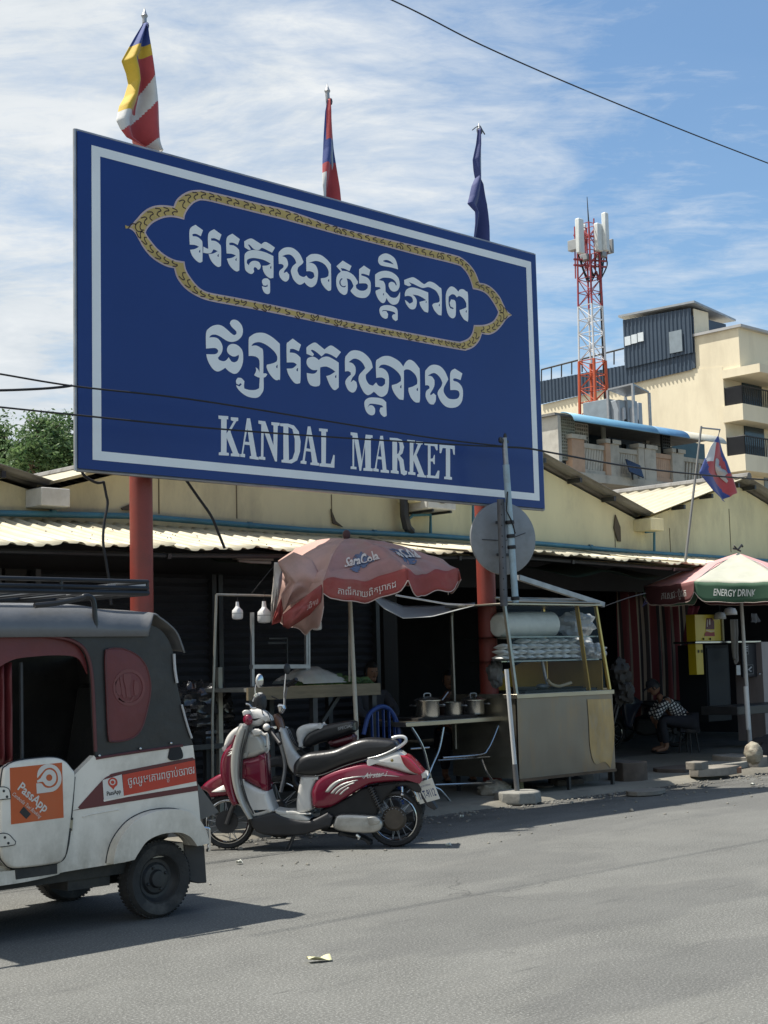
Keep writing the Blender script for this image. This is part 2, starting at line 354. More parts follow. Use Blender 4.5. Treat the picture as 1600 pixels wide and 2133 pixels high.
b = MB(); b.bx((xs[0], 13.26, 2.5), (xs[-1], 13.36, 2.9)); b.obj('lintel', dark, mk)
for a, ZA, SL in GB:
    for sgn in (-1, 1):
        rv = random.Random(int(a * 10) + sgn)
        def cs(i_, j_): pass
        bb = MB(); dx = min((v - a for v in VL if (v - a) * sgn > 0), key=abs); n = V((sgn * SL, 0, 1)).normalized()
        corr(bb, (a, YV if True else 0, ZA), V((0, 27, 0)), V((dx, 0, -SL * abs(dx))), n, 108, .25, .028, 6)
        bb.obj('roof_slope', roofm if (sgn < 0) else greyroof, mk, solid=.006, norm=False)  # right slopes grey: shade on their underside is put into the colour
    for q in (.12, .5, .88):
        for sgn in (-1, 1):
            x = a + sgn * 2.1 * q; bb = MB(); bb.beam((x, YV + .03, zroof(x) - .06), (x, YW - .01, zroof(x) - .06), .05, .07); bb.obj('purlin', dsteel, mk)
    bb = MB(); bb.tube([(a, YV - .02, ZA + .03), (a, YW + 12, ZA + .03)], .07, 8); bb.obj('ridge_cap', greyroof, mk)
for x in VL[2:7]:
    zv = zroof(x); bb = MB(); bb.bx((x - .17, YV - .05, zv - .24), (x + .17, YW - .003, zv - .05)); bb.obj('gutter_box', wht if x < 9 else yel, mk, bevel=.01)
# seams, stains plates and cracked patches on the wall
for px, py0, py1 in ((330, 990, 1070), (492, 1000, 1080), (690, 1030, 1085), (1280, 1085, 1140), (1395, 1100, 1150), (1520, 1060, 1150)):
    p, q = at(px, py0, YW - .004), at(px + 2, py1, YW - .004); bb = MB(); bb.box((p + q) / 2, (.012, .006, (p - q).length)); bb.obj('panel_joint', mat('joint_grime', (.16, .13, .08), .9), mk)
# flaking flap of paint by the valley
for pts in ([(1283, 1072), (1293, 1098), (1294, 1128), (1288, 1127), (1280, 1100)], [(690, 1060), (700, 1085), (715, 1098), (694, 1090)], [(253, 1058), (276, 1048), (275, 1063), (256, 1062)]):
    bb = MB(); bb.flat([[at(x, y, YW - .03) for x, y in pts]], (0, .02, 0)); bb.obj('peeling_patch', mat('bare_render', (.1, .08, .055), .9), mk)
# interior
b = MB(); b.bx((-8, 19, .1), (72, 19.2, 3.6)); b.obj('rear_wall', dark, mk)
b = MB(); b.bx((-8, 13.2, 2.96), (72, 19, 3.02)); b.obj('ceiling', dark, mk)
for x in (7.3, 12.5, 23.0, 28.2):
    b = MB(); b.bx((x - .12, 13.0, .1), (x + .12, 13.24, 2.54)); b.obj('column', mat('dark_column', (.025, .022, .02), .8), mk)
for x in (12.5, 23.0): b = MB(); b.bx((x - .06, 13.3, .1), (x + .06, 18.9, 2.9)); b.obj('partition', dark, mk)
def shutter(x0, x1, z1=2.54):
    b = MB(); n = int((z1 - .12) / .09); vs = []; fs = []
    for i in range(n * 4 + 1):
        z = .12 + (z1 - .12) * i / (n * 4); y = 13.02 + .022 * math.cos(math.pi * 2 * i / 4); vs += [V((x0, y, z)), V((x1, y, z))]
    for i in range(n * 4): fs.append((2 * i, 2 * i + 1, 2 * i + 3, 2 * i + 2))
    b.add(vs, fs); o = b.obj('roller_shutter', dark2, mk, sm=60, norm=False)
    for xa_ in (x0 - .06, x1): b = MB(); b.bx((xa_, 12.94, .1), (xa_ + .06, 13.06, z1)); b.obj('guide_rail', dsteel, o)
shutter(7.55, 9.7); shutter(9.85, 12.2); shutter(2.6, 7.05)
# ------------------------------------------------------------------ awning
aw = thing('awning', 'wavy cream corrugated awning running along the market front under the sign', 'awning', (14, 12.2, 2.7))
EV = [(-3, 2.62), (6.3, 2.64), (8.2, 2.66), (10.3, 2.72), (13.6, 2.81), (16.5, 2.76), (20, 2.74), (26, 2.72)]
def eave_z(x):
    for (a, za), (c, zc_) in zip(EV, EV[1:]):
        if a <= x <= c: return za + (zc_ - za) * (x - a) / (c - a)
    return 2.7
YE = 11.5
for i, (x0, x1) in enumerate(((-3, 3.2), (3.2, 6.2), (6.2, 8.15), (8.15, 10.25), (10.25, 12.3), (12.3, 14.4), (14.4, 16.6), (16.6, 20), (20, 26))):
    b = MB(); n = max(1, round((x1 - x0) / .17)); rr = random.Random(i); k = 8; vs = []; fs = []; N = n * k; off = rr.uniform(-.05, .05); tl = rr.uniform(-.025, .025)
    for q in range(N + 1):
        tt = (q % k) / k; hgt = .022 if tt < .2 else (.022 * (1 - (tt - .2) / .15) if tt < .35 else (0 if tt < .85 else .022 * (tt - .85) / .15))
        x = x0 + (x1 - x0) * q / N + (.012 if q == N else 0); wob = .012 * math.sin(x * 5.3 + i) + .01 * math.sin(x * 11)
        for s in range(5):
            f = s / 4; y = 13.33 - (13.33 - YE + off) * f; z = 3.08 + (eave_z(x) + tl * (q / N - .5) + wob - 3.08) * f - .02 * math.sin(math.pi * f) + hgt + i % 2 * .006
            vs.append(V((x, y, z)))
    for q in range(N):
        for s in range(4): a = q * 5 + s; fs.append((a, a + 5, a + 6, a + 1))
    b.add(vs, fs); b.obj('awning_sheet', roofm, aw, solid=.003, norm=False, sm=25)
    b = MB()
    for xx in (x0 + .05,): b.beam((xx, 13.38, 2.93), (xx, YE + .12, eave_z(xx) - .06), .04, .05)
    b.obj('support_arm', dsteel, aw)
b = MB(); b.tube([(x, YE + .16, eave_z(x) - .05) for x, _ in EV], .025, 8); b.obj('eave_rail', dsteel, aw)
# screws
b = MB()
for i in range(150):
    x = rnd.uniform(5, 20); f = rnd.uniform(.1, .95); b.ell((x, 13.33 - (13.33 - YE) * f, 3.08 + (eave_z(x) - 3.08) * f + .012), (.008, .008, .006), seg=6, rings=4)
o = b.obj('roofing_screws', dsteel, aw); o['kind'] = 'stuff'
# ------------------------------------------------------------------ pipes
pp = thing('water_pipe', 'blue water pipe fixed along the cream wall just above the awning', 'pipe', (13, 12.9, 3.1))
b = MB(); b.tube([at(-300, 1066, 13.28), at(0, 1069, 13.28), at(280, 1075, 13.28), at(640, 1104, 13.28), at(900, 1116, 13.28), at(1120, 1132, 13.28), at(1340, 1151, 13.28), at(1480, 1160, 13.28), at(1650, 1172, 13.28)], .035, 10); b.obj('main_run', bluep, pp)
for p in ([(897, 1112), (897, 1072), (860, 1073), (852, 1080)], [(986, 1122), (986, 1052), (986, 1030)], [(1363, 1152), (1363, 1108), (1345, 1108)]):
    b = MB(); b.tube([at(x, y, 13.3) for x, y in p], .022, 8); b.obj('riser', bluep, pp)
for px, py in ((520, 1094), (780, 1110), (1230, 1140), (1420, 1156), (110, 1070)):
    p = at(px, py, 13.28); b = MB(); b.lathe([(.042, -.03), (.042, .03)], p, (1, 0, 0), 10); b.obj('pipe_clip', bluep, pp)
# outdoor cooling unit under the sign
ac = thing('cooling_unit', 'white outdoor cooling unit on the cream wall just below the sign', 'air conditioner', at(890, 1060, 13.2))
p0, p1 = at(868, 1040, 13.15), at(928, 1062, 13.15)
b = MB(); b.bx((p0.x, 12.95, p1.z - .03), (p1.x, 13.37, p0.z + .28)); b.obj('casing', wht, ac, bevel=.02)
b = MB(); b.lathe([(.0, 0), (.16, 0), (.16, .012), (.13, .012)], ((p0.x + p1.x) / 2, 12.948, p0.z + .1), (0, -1, 0), 20); b.obj('fan_grille', dsteel, ac)
b = MB(); b.beam((p0.x + .1, 12.95, p1.z - .05), (p0.x + .1, 13.39, p1.z - .05), .03); b.beam((p1.x - .1, 12.95, p1.z - .05), (p1.x - .1, 13.39, p1.z - .05), .03); b.obj('bracket', dsteel, ac)
b = MB(); b.tube([at(842, 1040, 13.25), at(843, 1075, 13.25), at(848, 1098, 13.25), at(856, 1108, 13.3)], .06, 8); b.obj('hose_bundle', dsteel, ac)
# ================================================================== sign board
sg = thing('market_sign', 'huge blue hoarding on red posts with white Khmer lettering and the words KANDAL MARKET', 'sign', (at(640, 1000, YS).x, YS, 0))
c0, c1 = at(162, 272, YS), at(1131, 1053, YS); SX0, SX1, SZ1, SZ0 = c0.x, at(1125, 790, YS).x, c0.z, at(640, 1013, YS).z
SZ0 = 3.26
sblue = mat('sign_vinyl_blue', (.012, .042, .19), .34, 0, .08, .6, spec=.33)
swht = mat('sign_vinyl_white', (.84, .86, .85), .4, 0, .05, 1.5)
spink = mat('sign_border_pink', (.55, .42, .4), .45); sgold = mat('sign_gold', (.5, .36, .11), .45, 0, .22, 3); sline = mat('sign_brown_line', (.06, .03, .016), .5)
b = MB(); b.bx((SX0, YS, SZ0), (SX1, YS + .05, SZ1)); b.obj('board', sblue, sg)
b = MB()
for z in (SZ0 + .03, SZ1 - .03): b.bx((SX0 + .25, YS + .05, z - .03), (SX1 - .02, YS + .12, z + .03))
for i in range(7): x = SX0 + .3 + (SX1 - SX0 - .4) * i / 6; b.bx((x - .025, YS + .12, SZ0 + .03), (x + .025, YS + .17, SZ1 - .03))
b.obj('frame', dsteel, sg)
for a_, c_ in (((SX0 - .012, SZ0 - .02), (SX0 - .012, SZ1 + .02)), ((SX1 + .012, SZ0 - .02), (SX1 + .012, SZ1 + .02)), ((SX0, SZ0 - .012), (SX1, SZ0 - .012)), ((SX0, SZ1 + .012), (SX1, SZ1 + .012))):
    b = MB(); b.tube([(a_[0], YS + .03, a_[1]), (c_[0], YS + .03, c_[1])], .018, 8); b.obj('edge_tube', steel, sg)
sp_ = 0
for k, px in enumerate((296, 1012)):
    p = at(px, 1150, YS + .3); b = MB(); b.tube([(p.x, YS + .31, 0), (p.x, YS + .31, SZ0 + 1.2)], .107, 20); b.obj('post', redp, sg)
b = MB(); m0, m1, m2, m3 = .165, .285, .165, .27
xl, xr, zt, zb = SX0 + .14, SX1 - .09, SZ1 - .1, SZ0 + .085
b.flat([[(xl, YS - .003, zb), (xr, YS - .003, zb), (xr, YS - .003, zt), (xl, YS - .003, zt)], [(xl + .09, YS - .003, zb + .082), (xr - .09, YS - .003, zb + .082), (xr - .09, YS - .003, zt - .085), (xl + .09, YS - .003, zt - .085)]], (0, .0025, 0)); b.obj('white_border', swht, sg)
R1 = (380, 460, .2); R2 = (660, 510, .2125); R3 = (410, 660, .18125); R4 = (680, 700, .1875); R5 = (440, 850, .325); R6 = (150, 250, .28125); R7 = (700, 440, .28125)
def S(reg, pts, n=4, c=50, lift=.004):
    q = [at(x, y, YS) for x, y in rg(*reg, pts)]
    if n > 1: q2 = smooth([(p.x, p.z) for p in q], n, c)
    else: q2 = [V((p.x, p.z)) for p in q]
    return [V((p.x, YS - lift, p.y)) for p in q2]
drop = lambda x, y, k=1: [(x + 7 * k, y - 18 * k), (x - 7 * k, y), (x - 3 * k, y + 13 * k), (x + 6 * k, y + 15 * k)]
stem = [(75, 90), (135, 42), (212, 98), (190, 160), (140, 136), (102, 138), (105, 160), (150, 166), (190, 195), (207, 235), (207, 405), (203, 425), (178, 435), (140, 412), (100, 362), (78, 302), (130, 293), (172, 270), (130, 252), (75, 248)]
sh = lambda pts, dx, dy: [(x + dx, y + dy) for x, y in pts]
row1 = [(R1, stem, [drop(178, 316)]), (R1, [(218, 268), (250, 287), (285, 292), (322, 294), (300, 332), (268, 340), (228, 335), (214, 330)], []), (R1, sh(stem, 193, 46), [drop(370, 360)]), (R1, sh(stem, 384, 92), [drop(557, 402)]),
 (R1, [(642, 215), (680, 192), (720, 185), (765, 210), (820, 245), (858, 220), (905, 240), (962, 280), (932, 332), (850, 290), (822, 283), (795, 303), (745, 296), (700, 252), (680, 247), (712, 298), (690, 303), (645, 275)], []),
 (R1, [(660, 332), (700, 310), (760, 305), (860, 328), (945, 367), (946, 575), (935, 595), (910, 598), (870, 570), (840, 520), (832, 468), (880, 465), (918, 445), (850, 410), (780, 392), (720, 388), (675, 405), (668, 440), (690, 465), (700, 440), (725, 420), (765, 418), (800, 435), (815, 470), (805, 500), (785, 510), (770, 490), (750, 480), (740, 500), (745, 530), (725, 552), (695, 548), (660, 520), (648, 480), (645, 370)], [drop(918, 484)]),
 (R1, [(850, 601), (885, 601), (910, 625), (912, 720), (905, 755), (885, 763), (855, 750), (835, 715), (828, 680), (860, 690), (888, 682), (885, 660), (870, 675), (840, 672), (828, 640), (832, 615)], []),
 (R1, [(1000, 360), (1005, 325), (1045, 288), (1100, 275), (1160, 290), (1220, 345), (1258, 425), (1250, 445), (1205, 485), (1195, 520), (1215, 565), (1260, 585), (1290, 570), (1310, 595), (1345, 605), (1375, 580), (1365, 540), (1330, 525), (1290, 525), (1288, 385), (1330, 352), (1390, 345), (1450, 362), (1510, 410), (1545, 455), (1548, 690), (1540, 725), (1515, 728), (1475, 690), (1445, 640), (1440, 600), (1495, 590), (1520, 570), (1520, 520), (1490, 465), (1440, 430), (1380, 418), (1310, 440), (1350, 440), (1390, 470), (1410, 530), (1405, 610), (1385, 665), (1340, 692), (1295, 670), (1272, 640), (1235, 663), (1200, 658), (1155, 610), (1130, 540), (1130, 510), (1150, 470), (1185, 440), (1170, 400), (1135, 360), (1090, 350), (1035, 368), (1075, 385), (1095, 425), (1095, 470), (1060, 520), (1055, 545), (1085, 530), (1110, 560), (1108, 600), (1085, 630), (1055, 628), (1020, 595), (1005, 550), (1015, 515), (1050, 485), (1050, 460), (1030, 450), (1003, 450)], [drop(1521, 620)]),
 (R2, [(190, 210), (252, 155), (338, 207), (318, 257), (262, 232), (232, 230), (245, 255), (300, 262), (360, 300), (400, 360), (398, 380), (380, 395), (385, 425), (420, 448), (465, 448), (495, 425), (498, 395), (475, 378), (413, 378), (413, 240), (460, 203), (522, 245), (510, 302), (460, 285), (432, 285), (435, 300), (490, 320), (520, 355), (527, 400), (520, 470), (490, 510), (450, 522), (390, 510), (345, 475), (328, 450), (350, 420), (358, 400), (330, 345), (290, 328), (300, 370), (300, 450), (285, 485), (255, 488), (215, 455), (192, 400), (190, 330), (205, 290), (235, 262)], [[(240, 328), (222, 350), (220, 385), (245, 412), (275, 415), (286, 395), (278, 402), (255, 405), (235, 388), (232, 355), (252, 334)]]),
 (R2, [(600, 155), (610, 115), (650, 88), (695, 88), (750, 120), (780, 170), (795, 240), (730, 222), (640, 205), (610, 185)], [[(650, 155), (680, 148), (720, 162), (755, 193), (710, 180), (655, 165)]]),
 (R2, [(570, 305), (580, 285), (620, 262), (680, 255), (745, 275), (795, 320), (810, 375), (805, 420), (785, 450), (750, 458), (720, 440), (703, 405), (705, 375), (730, 362), (760, 375), (775, 402), (782, 390), (765, 355), (730, 330), (680, 322), (640, 325), (605, 345), (650, 355), (668, 390), (672, 460), (690, 478), (720, 510), (760, 520), (790, 505), (815, 460), (812, 520), (795, 568), (765, 586), (735, 584), (705, 560), (680, 520), (672, 550), (655, 570), (630, 565), (600, 530), (578, 480), (575, 450), (610, 435), (625, 432), (615, 415), (572, 412)], [drop(652, 484, .8)]),
 (R2, [(612, 640), (625, 608), (665, 592), (720, 594), (770, 614), (790, 650), (790, 735), (772, 748), (745, 728), (735, 700), (748, 682), (770, 680), (755, 660), (700, 645), (650, 640), (637, 655), (655, 648), (680, 650), (697, 680), (692, 715), (672, 725), (640, 710), (620, 680)], []),
 (R2, [(855, 345), (935, 318), (985, 340), (1040, 380), (1060, 382), (1100, 360), (1150, 375), (1200, 415), (1222, 450), (1222, 670), (1212, 690), (1190, 685), (1150, 640), (1130, 590), (1150, 572), (1190, 565), (1203, 545), (1198, 505), (1170, 455), (1130, 428), (1090, 414), (1040, 423), (1000, 410), (950, 385), (900, 365), (925, 395), (900, 405), (858, 388)], [drop(1200, 590, .8)]),
 (R2, [(862, 475), (880, 437), (930, 417), (1000, 432), (1090, 467), (1092, 645), (1078, 662), (1050, 650), (1015, 600), (1005, 560), (1040, 550), (1070, 542), (1030, 515), (985, 495), (935, 488), (960, 510), (978, 550), (970, 610), (945, 632), (910, 625), (875, 580), (862, 540), (880, 552), (910, 578), (940, 560), (940, 535), (925, 510), (895, 500), (862, 505)], [drop(1070, 560, .7)]),
 (R2, [(1262, 530), (1270, 460), (1300, 415), (1330, 410), (1360, 430), (1385, 460), (1400, 440), (1430, 435), (1460, 455), (1480, 490), (1482, 730), (1468, 748), (1440, 730), (1408, 680), (1398, 640), (1440, 625), (1465, 612), (1462, 570), (1435, 525), (1395, 502), (1370, 515), (1350, 490), (1320, 485), (1290, 510), (1290, 580), (1305, 620), (1335, 632), (1340, 620), (1310, 605), (1300, 570), (1315, 535), (1345, 540), (1360, 570), (1360, 680), (1345, 715), (1320, 718), (1290, 690), (1270, 630)], [drop(1463, 652, .8)])]
row2 = [(R3, [(105, 185), (140, 130), (190, 100), (250, 92), (300, 110), (350, 150), (400, 195), (430, 210), (455, 195), (450, 165), (400, 115), (378, 75), (395, 42), (430, 32), (475, 50), (515, 100), (528, 160), (515, 220), (470, 268), (410, 288), (355, 280), (310, 255), (265, 225), (215, 205), (165, 210), (140, 238), (190, 235), (240, 250), (280, 300), (295, 360), (280, 420), (240, 470), (255, 495), (300, 510), (335, 500), (365, 465), (395, 510), (430, 522), (465, 505), (482, 465), (480, 435), (440, 455), (400, 450), (360, 420), (345, 380), (360, 335), (400, 312), (450, 318), (495, 350), (525, 400), (530, 500), (510, 580), (470, 640), (430, 655), (390, 640), (355, 615), (325, 585), (280, 615), (235, 628), (190, 605), (145, 545), (118, 480), (108, 430), (200, 430), (235, 415), (245, 390), (225, 365), (190, 358), (105, 365)], []),
 (R3, [(595, 260), (620, 220), (670, 190), (730, 182), (790, 192), (860, 230), (920, 280), (952, 310), (955, 690), (940, 720), (910, 728), (870, 700), (825, 640), (800, 580), (805, 550), (850, 540), (905, 520), (922, 495), (920, 450), (890, 400), (830, 345), (770, 308), (710, 290), (650, 305), (625, 335), (680, 330), (730, 355), (760, 400), (762, 650), (790, 650), (808, 660), (790, 688), (765, 700), (765, 830), (745, 880), (710, 920), (660, 932), (580, 915), (510, 870), (465, 820), (450, 785), (490, 800), (515, 775), (500, 762), (480, 780), (455, 770), (448, 735), (470, 700), (510, 705), (545, 740), (540, 790), (545, 825), (600, 840), (670, 840), (715, 820), (722, 700), (690, 690), (658, 670), (680, 620), (675, 580), (700, 600), (718, 640), (718, 510), (690, 465), (640, 450), (595, 450)], [drop(918, 570, 1.3)]),
 (R3, [(1030, 320), (1050, 290), (1100, 250), (1195, 320), (1170, 395), (1110, 370), (1070, 370), (1065, 410), (1130, 420), (1180, 460), (1190, 500), (1188, 735), (1170, 765), (1130, 765), (1090, 725), (1050, 660), (1032, 595), (1100, 590), (1148, 550), (1110, 525), (1032, 525)], [drop(1152, 606, 1.3)]),
 (R3, [(1258, 355), (1290, 325), (1355, 295), (1410, 330), (1465, 375), (1536, 329), (1600, 362), (1655, 405), (1603, 474), (1540, 436), (1480, 418), (1450, 440), (1430, 455), (1380, 410), (1330, 380), (1308, 385), (1345, 430), (1330, 453), (1260, 425)], []),
 (R3, [(1262, 500), (1280, 472), (1330, 458), (1370, 472), (1400, 498), (1440, 467), (1500, 457), (1560, 482), (1629, 526), (1629, 810), (1593, 841), (1560, 830), (1520, 770), (1485, 680), (1530, 668), (1590, 630), (1550, 600), (1490, 572), (1430, 578), (1415, 600), (1415, 760), (1400, 795), (1350, 800), (1300, 780), (1270, 720), (1262, 645), (1330, 655), (1370, 640), (1385, 610), (1330, 610), (1285, 580), (1262, 540)], [drop(1594, 685, 1.2)]),
 (R4, [(205, 250), (225, 210), (265, 170), (320, 158), (390, 175), (450, 220), (495, 280), (512, 350), (480, 385), (435, 430), (438, 480), (470, 535), (515, 552), (550, 515), (575, 550), (615, 560), (650, 530), (650, 480), (610, 460), (552, 465), (548, 290), (580, 250), (630, 225), (690, 222), (750, 245), (810, 285), (852, 340), (880, 290), (920, 263), (970, 285), (1020, 345), (1035, 400), (1037, 700), (1020, 738), (985, 735), (940, 690), (912, 620), (910, 575), (960, 560), (1005, 535), (1008, 490), (985, 430), (930, 380), (885, 370), (858, 385), (857, 680), (840, 708), (805, 700), (755, 640), (728, 580), (725, 545), (780, 530), (825, 500), (825, 455), (790, 400), (720, 345), (650, 318), (600, 325), (578, 355), (620, 358), (665, 390), (690, 450), (690, 560), (670, 640), (620, 675), (580, 665), (545, 635), (525, 618), (485, 648), (450, 655), (410, 620), (370, 540), (355, 480), (365, 430), (400, 390), (430, 355), (400, 300), (355, 262), (300, 252), (245, 290), (290, 305), (320, 350), (318, 420), (285, 465), (265, 515), (300, 490), (330, 510), (338, 560), (320, 610), (285, 628), (240, 600), (212, 540), (210, 500), (235, 460), (270, 430), (268, 405), (240, 390), (205, 395)], [drop(824, 562, 1.2), drop(1008, 592, 1.2)]),
 (R4, [(420, 750), (435, 708), (480, 684), (550, 684), (620, 698), (662, 735), (668, 885), (640, 898), (605, 870), (588, 830), (600, 795), (632, 790), (610, 770), (540, 755), (480, 755), (455, 795), (480, 770), (515, 775), (538, 810), (535, 860), (510, 880), (470, 870), (435, 825)], []),
 (R4, [(1095, 405), (1110, 370), (1150, 330), (1200, 318), (1260, 335), (1310, 385), (1345, 460), (1350, 485), (1320, 540), (1302, 580), (1305, 630), (1350, 690), (1410, 702), (1460, 690), (1478, 650), (1470, 615), (1440, 600), (1375, 600), (1375, 410), (1425, 362), (1508, 415), (1488, 490), (1430, 470), (1405, 478), (1410, 498), (1460, 515), (1500, 560), (1515, 620), (1505, 720), (1460, 780), (1390, 798), (1320, 780), (1265, 720), (1235, 650), (1240, 610), (1275, 560), (1287, 520), (1260, 460), (1210, 415), (1170, 415), (1125, 440), (1170, 450), (1198, 490), (1195, 560), (1150, 640), (1155, 660), (1190, 635), (1215, 660), (1212, 720), (1190, 760), (1150, 755), (1115, 710), (1100, 660), (1110, 610), (1145, 580), (1140, 555), (1115, 545), (1097, 550)], [])]
for nm, rows in (('upper_lettering', row1), ('middle_lettering', row2)):
    b = MB()
    for i, (reg, pts, holes) in enumerate(rows):
        lf = .003 + .0004 * (i % 3); b.flat([S(reg, pts, 4, 50, lf)] + [S(reg, h, 3, 70, lf) for h in holes], (0, .002, 0))
    o = b.obj(nm, swht, sg)
lat = [([(45, 48), (108, 52), (108, 72), (98, 72), (97, 165), (143, 85), (125, 78), (125, 58), (172, 62), (172, 82), (160, 85), (122, 150), (172, 288), (181, 296), (181, 312), (125, 308), (125, 292), (138, 290), (98, 190), (97, 285), (112, 288), (112, 305), (48, 302), (48, 285), (62, 282), (63, 72), (47, 68)], []),
 ([(228, 66), (248, 66), (290, 312), (303, 316), (303, 332), (246, 324), (246, 308), (256, 307), (246, 238), (212, 234), (203, 292), (216, 296), (215, 316), (185, 312), (185, 296), (194, 294)], [[(231, 130), (215, 215), (243, 219)]]),
 ([(302, 80), (345, 85), (398, 240), (398, 112), (385, 108), (385, 90), (437, 95), (437, 112), (425, 115), (420, 343), (408, 342), (335, 145), (333, 312), (345, 315), (345, 333), (305, 328), (305, 312), (318, 310), (320, 105), (302, 100)], []),
 ([(440, 98), (490, 100), (530, 112), (560, 150), (572, 215), (568, 280), (550, 335), (515, 355), (450, 348), (450, 332), (462, 330), (462, 118), (442, 115)], [[(493, 120), (520, 135), (535, 200), (535, 280), (520, 325), (497, 335)]]),
 ([(618, 118), (635, 118), (680, 350), (690, 353), (690, 370), (635, 364), (635, 350), (646, 348), (638, 280), (606, 276), (598, 338), (610, 342), (608, 360), (572, 355), (572, 340), (585, 335)], [[(620, 175), (609, 258), (635, 262)]]),
 ([(690, 130), (745, 135), (745, 152), (735, 152), (733, 355), (765, 358), (782, 300), (790, 302), (788, 383), (693, 373), (693, 356), (705, 353), (705, 150), (690, 147)], []),
 ([(893, 155), (935, 160), (965, 340), (990, 170), (1033, 175), (1033, 192), (1022, 192), (1022, 385), (1034, 388), (1034, 405), (975, 401), (975, 385), (988, 383), (985, 240), (960, 402), (950, 402), (915, 195), (915, 375), (930, 378), (930, 393), (893, 390), (893, 375), (905, 372), (905, 178), (893, 172)], []),
 ([(1083, 178), (1100, 178), (1122, 395), (1138, 400), (1138, 417), (1085, 412), (1085, 397), (1098, 395), (1092, 330), (1065, 327), (1058, 388), (1072, 392), (1072, 408), (1038, 404), (1038, 388), (1048, 385)], [[(1082, 225), (1068, 310), (1091, 313)]]),
 ([(1142, 190), (1190, 193), (1222, 205), (1235, 250), (1225, 290), (1208, 305), (1230, 330), (1240, 400), (1255, 405), (1252, 425), (1235, 432), (1215, 420), (1205, 345), (1192, 315), (1190, 400), (1200, 405), (1200, 422), (1150, 416), (1150, 400), (1160, 398), (1160, 210), (1145, 207)], [[(1190, 212), (1205, 225), (1208, 265), (1200, 290), (1190, 295)]]),
 ([(1255, 203), (1305, 208), (1305, 225), (1295, 225), (1294, 310), (1325, 232), (1313, 230), (1313, 212), (1355, 216), (1355, 232), (1345, 234), (1315, 300), (1365, 430), (1376, 434), (1376, 446), (1320, 440), (1320, 425), (1330, 422), (1296, 335), (1294, 410), (1308, 413), (1308, 430), (1262, 425), (1262, 410), (1272, 408), (1272, 222), (1255, 220)], []),
 ([(1365, 220), (1450, 228), (1450, 270), (1442, 272), (1430, 245), (1405, 242), (1405, 325), (1420, 322), (1428, 300), (1432, 300), (1432, 360), (1426, 360), (1418, 342), (1405, 342), (1405, 432), (1435, 435), (1452, 400), (1462, 402), (1458, 452), (1380, 446), (1380, 430), (1388, 428), (1388, 240), (1366, 236)], []),
 ([(1462, 235), (1560, 242), (1560, 300), (1552, 298), (1545, 262), (1530, 260), (1530, 440), (1542, 443), (1542, 460), (1492, 455), (1492, 440), (1503, 438), (1503, 258), (1482, 256), (1472, 290), (1463, 288)], [])]
b = MB()
for i, (pts, holes) in enumerate(lat): lf = .003 + .0004 * (i % 3); b.flat([S(R5, pts, 1, 0, lf)] + [S(R5, h, 1, 0, lf) for h in holes], (0, .002, 0))
b.obj('lower_lettering', swht, sg)
outer = [(R6, [(388, 792), (430, 780), (475, 735), (520, 685), (570, 650), (630, 632), (700, 632), (752, 640), (770, 595), (810, 555), (870, 525), (940, 518), (1000, 526), (1200, 572), (1400, 620), (1600, 668)]), (R7, [(0, 112), (300, 186), (600, 257), (870, 322), (930, 345), (985, 390), (1030, 450), (1062, 530), (1110, 540), (1160, 572), (1210, 630), (1240, 690), (1265, 735), (1302, 770), (1260, 800), (1225, 850), (1180, 895), (1130, 915), (1080, 908), (1060, 960), (1020, 1005), (970, 1028), (920, 1028), (600, 968), (300, 912), (0, 852)]), (R6, [(1500, 1432), (1200, 1375), (1040, 1345), (960, 1322), (880, 1280), (820, 1230), (775, 1165), (755, 1098), (700, 1085), (640, 1055), (580, 1010), (530, 950), (495, 890), (460, 830), (415, 800)])]
inner = [(R6, [(548, 825), (570, 790), (610, 755), (680, 725), (750, 720), (830, 738), (840, 695), (875, 640), (920, 605), (990, 598), (1200, 648), (1400, 698), (1600, 748)]), (R7, [(0, 170), (300, 245), (600, 325), (880, 393), (940, 425), (985, 490), (1013, 577), (1070, 590), (1120, 620), (1165, 680), (1200, 745), (1190, 775), (1160, 815), (1100, 840), (1020, 843), (1008, 900), (980, 940), (930, 962), (880, 962), (600, 910), (300, 852), (0, 795)]), (R6, [(1500, 1372), (1200, 1312), (1050, 1285), (980, 1265), (930, 1230), (880, 1170), (845, 1110), (832, 1048), (760, 1035), (690, 1000), (630, 950), (580, 890), (550, 845)])]
def loop(segs): return [p for reg, pts in segs for p in rg(*reg, pts)]
def L2(segs, n=5): return smooth([(p.x, p.z) for p in (at(x, y, YS) for x, y in loop(segs))], n, 45)
def inset(P, d):
    A = sum(P[i].x * P[(i + 1) % len(P)].y - P[(i + 1) % len(P)].x * P[i].y for i in range(len(P))); sgn = 1 if A > 0 else -1; N = len(P); o_ = []
    for i in range(N):
        e = (P[(i + 1) % N] - P[i - 1]).normalized(); o_.append(P[i] + V((-e.y, e.x)) * sgn * d)
    return o_
LO, LI = L2(outer), L2(inner)
yy = lambda P, l_: [V((p.x, YS - l_, p.y)) for p in P]
b = MB(); b.flat([yy(LO, .003), yy(LI, .003)], (0, .002, 0)); ca = b.obj('cartouche', spink, sg)
b = MB(); b.flat([yy(inset(LO, .017), .0045), yy(inset(LI, -.017), .0045)], (0, .001, 0)); b.obj('gold_band', sgold, ca)
b = MB()
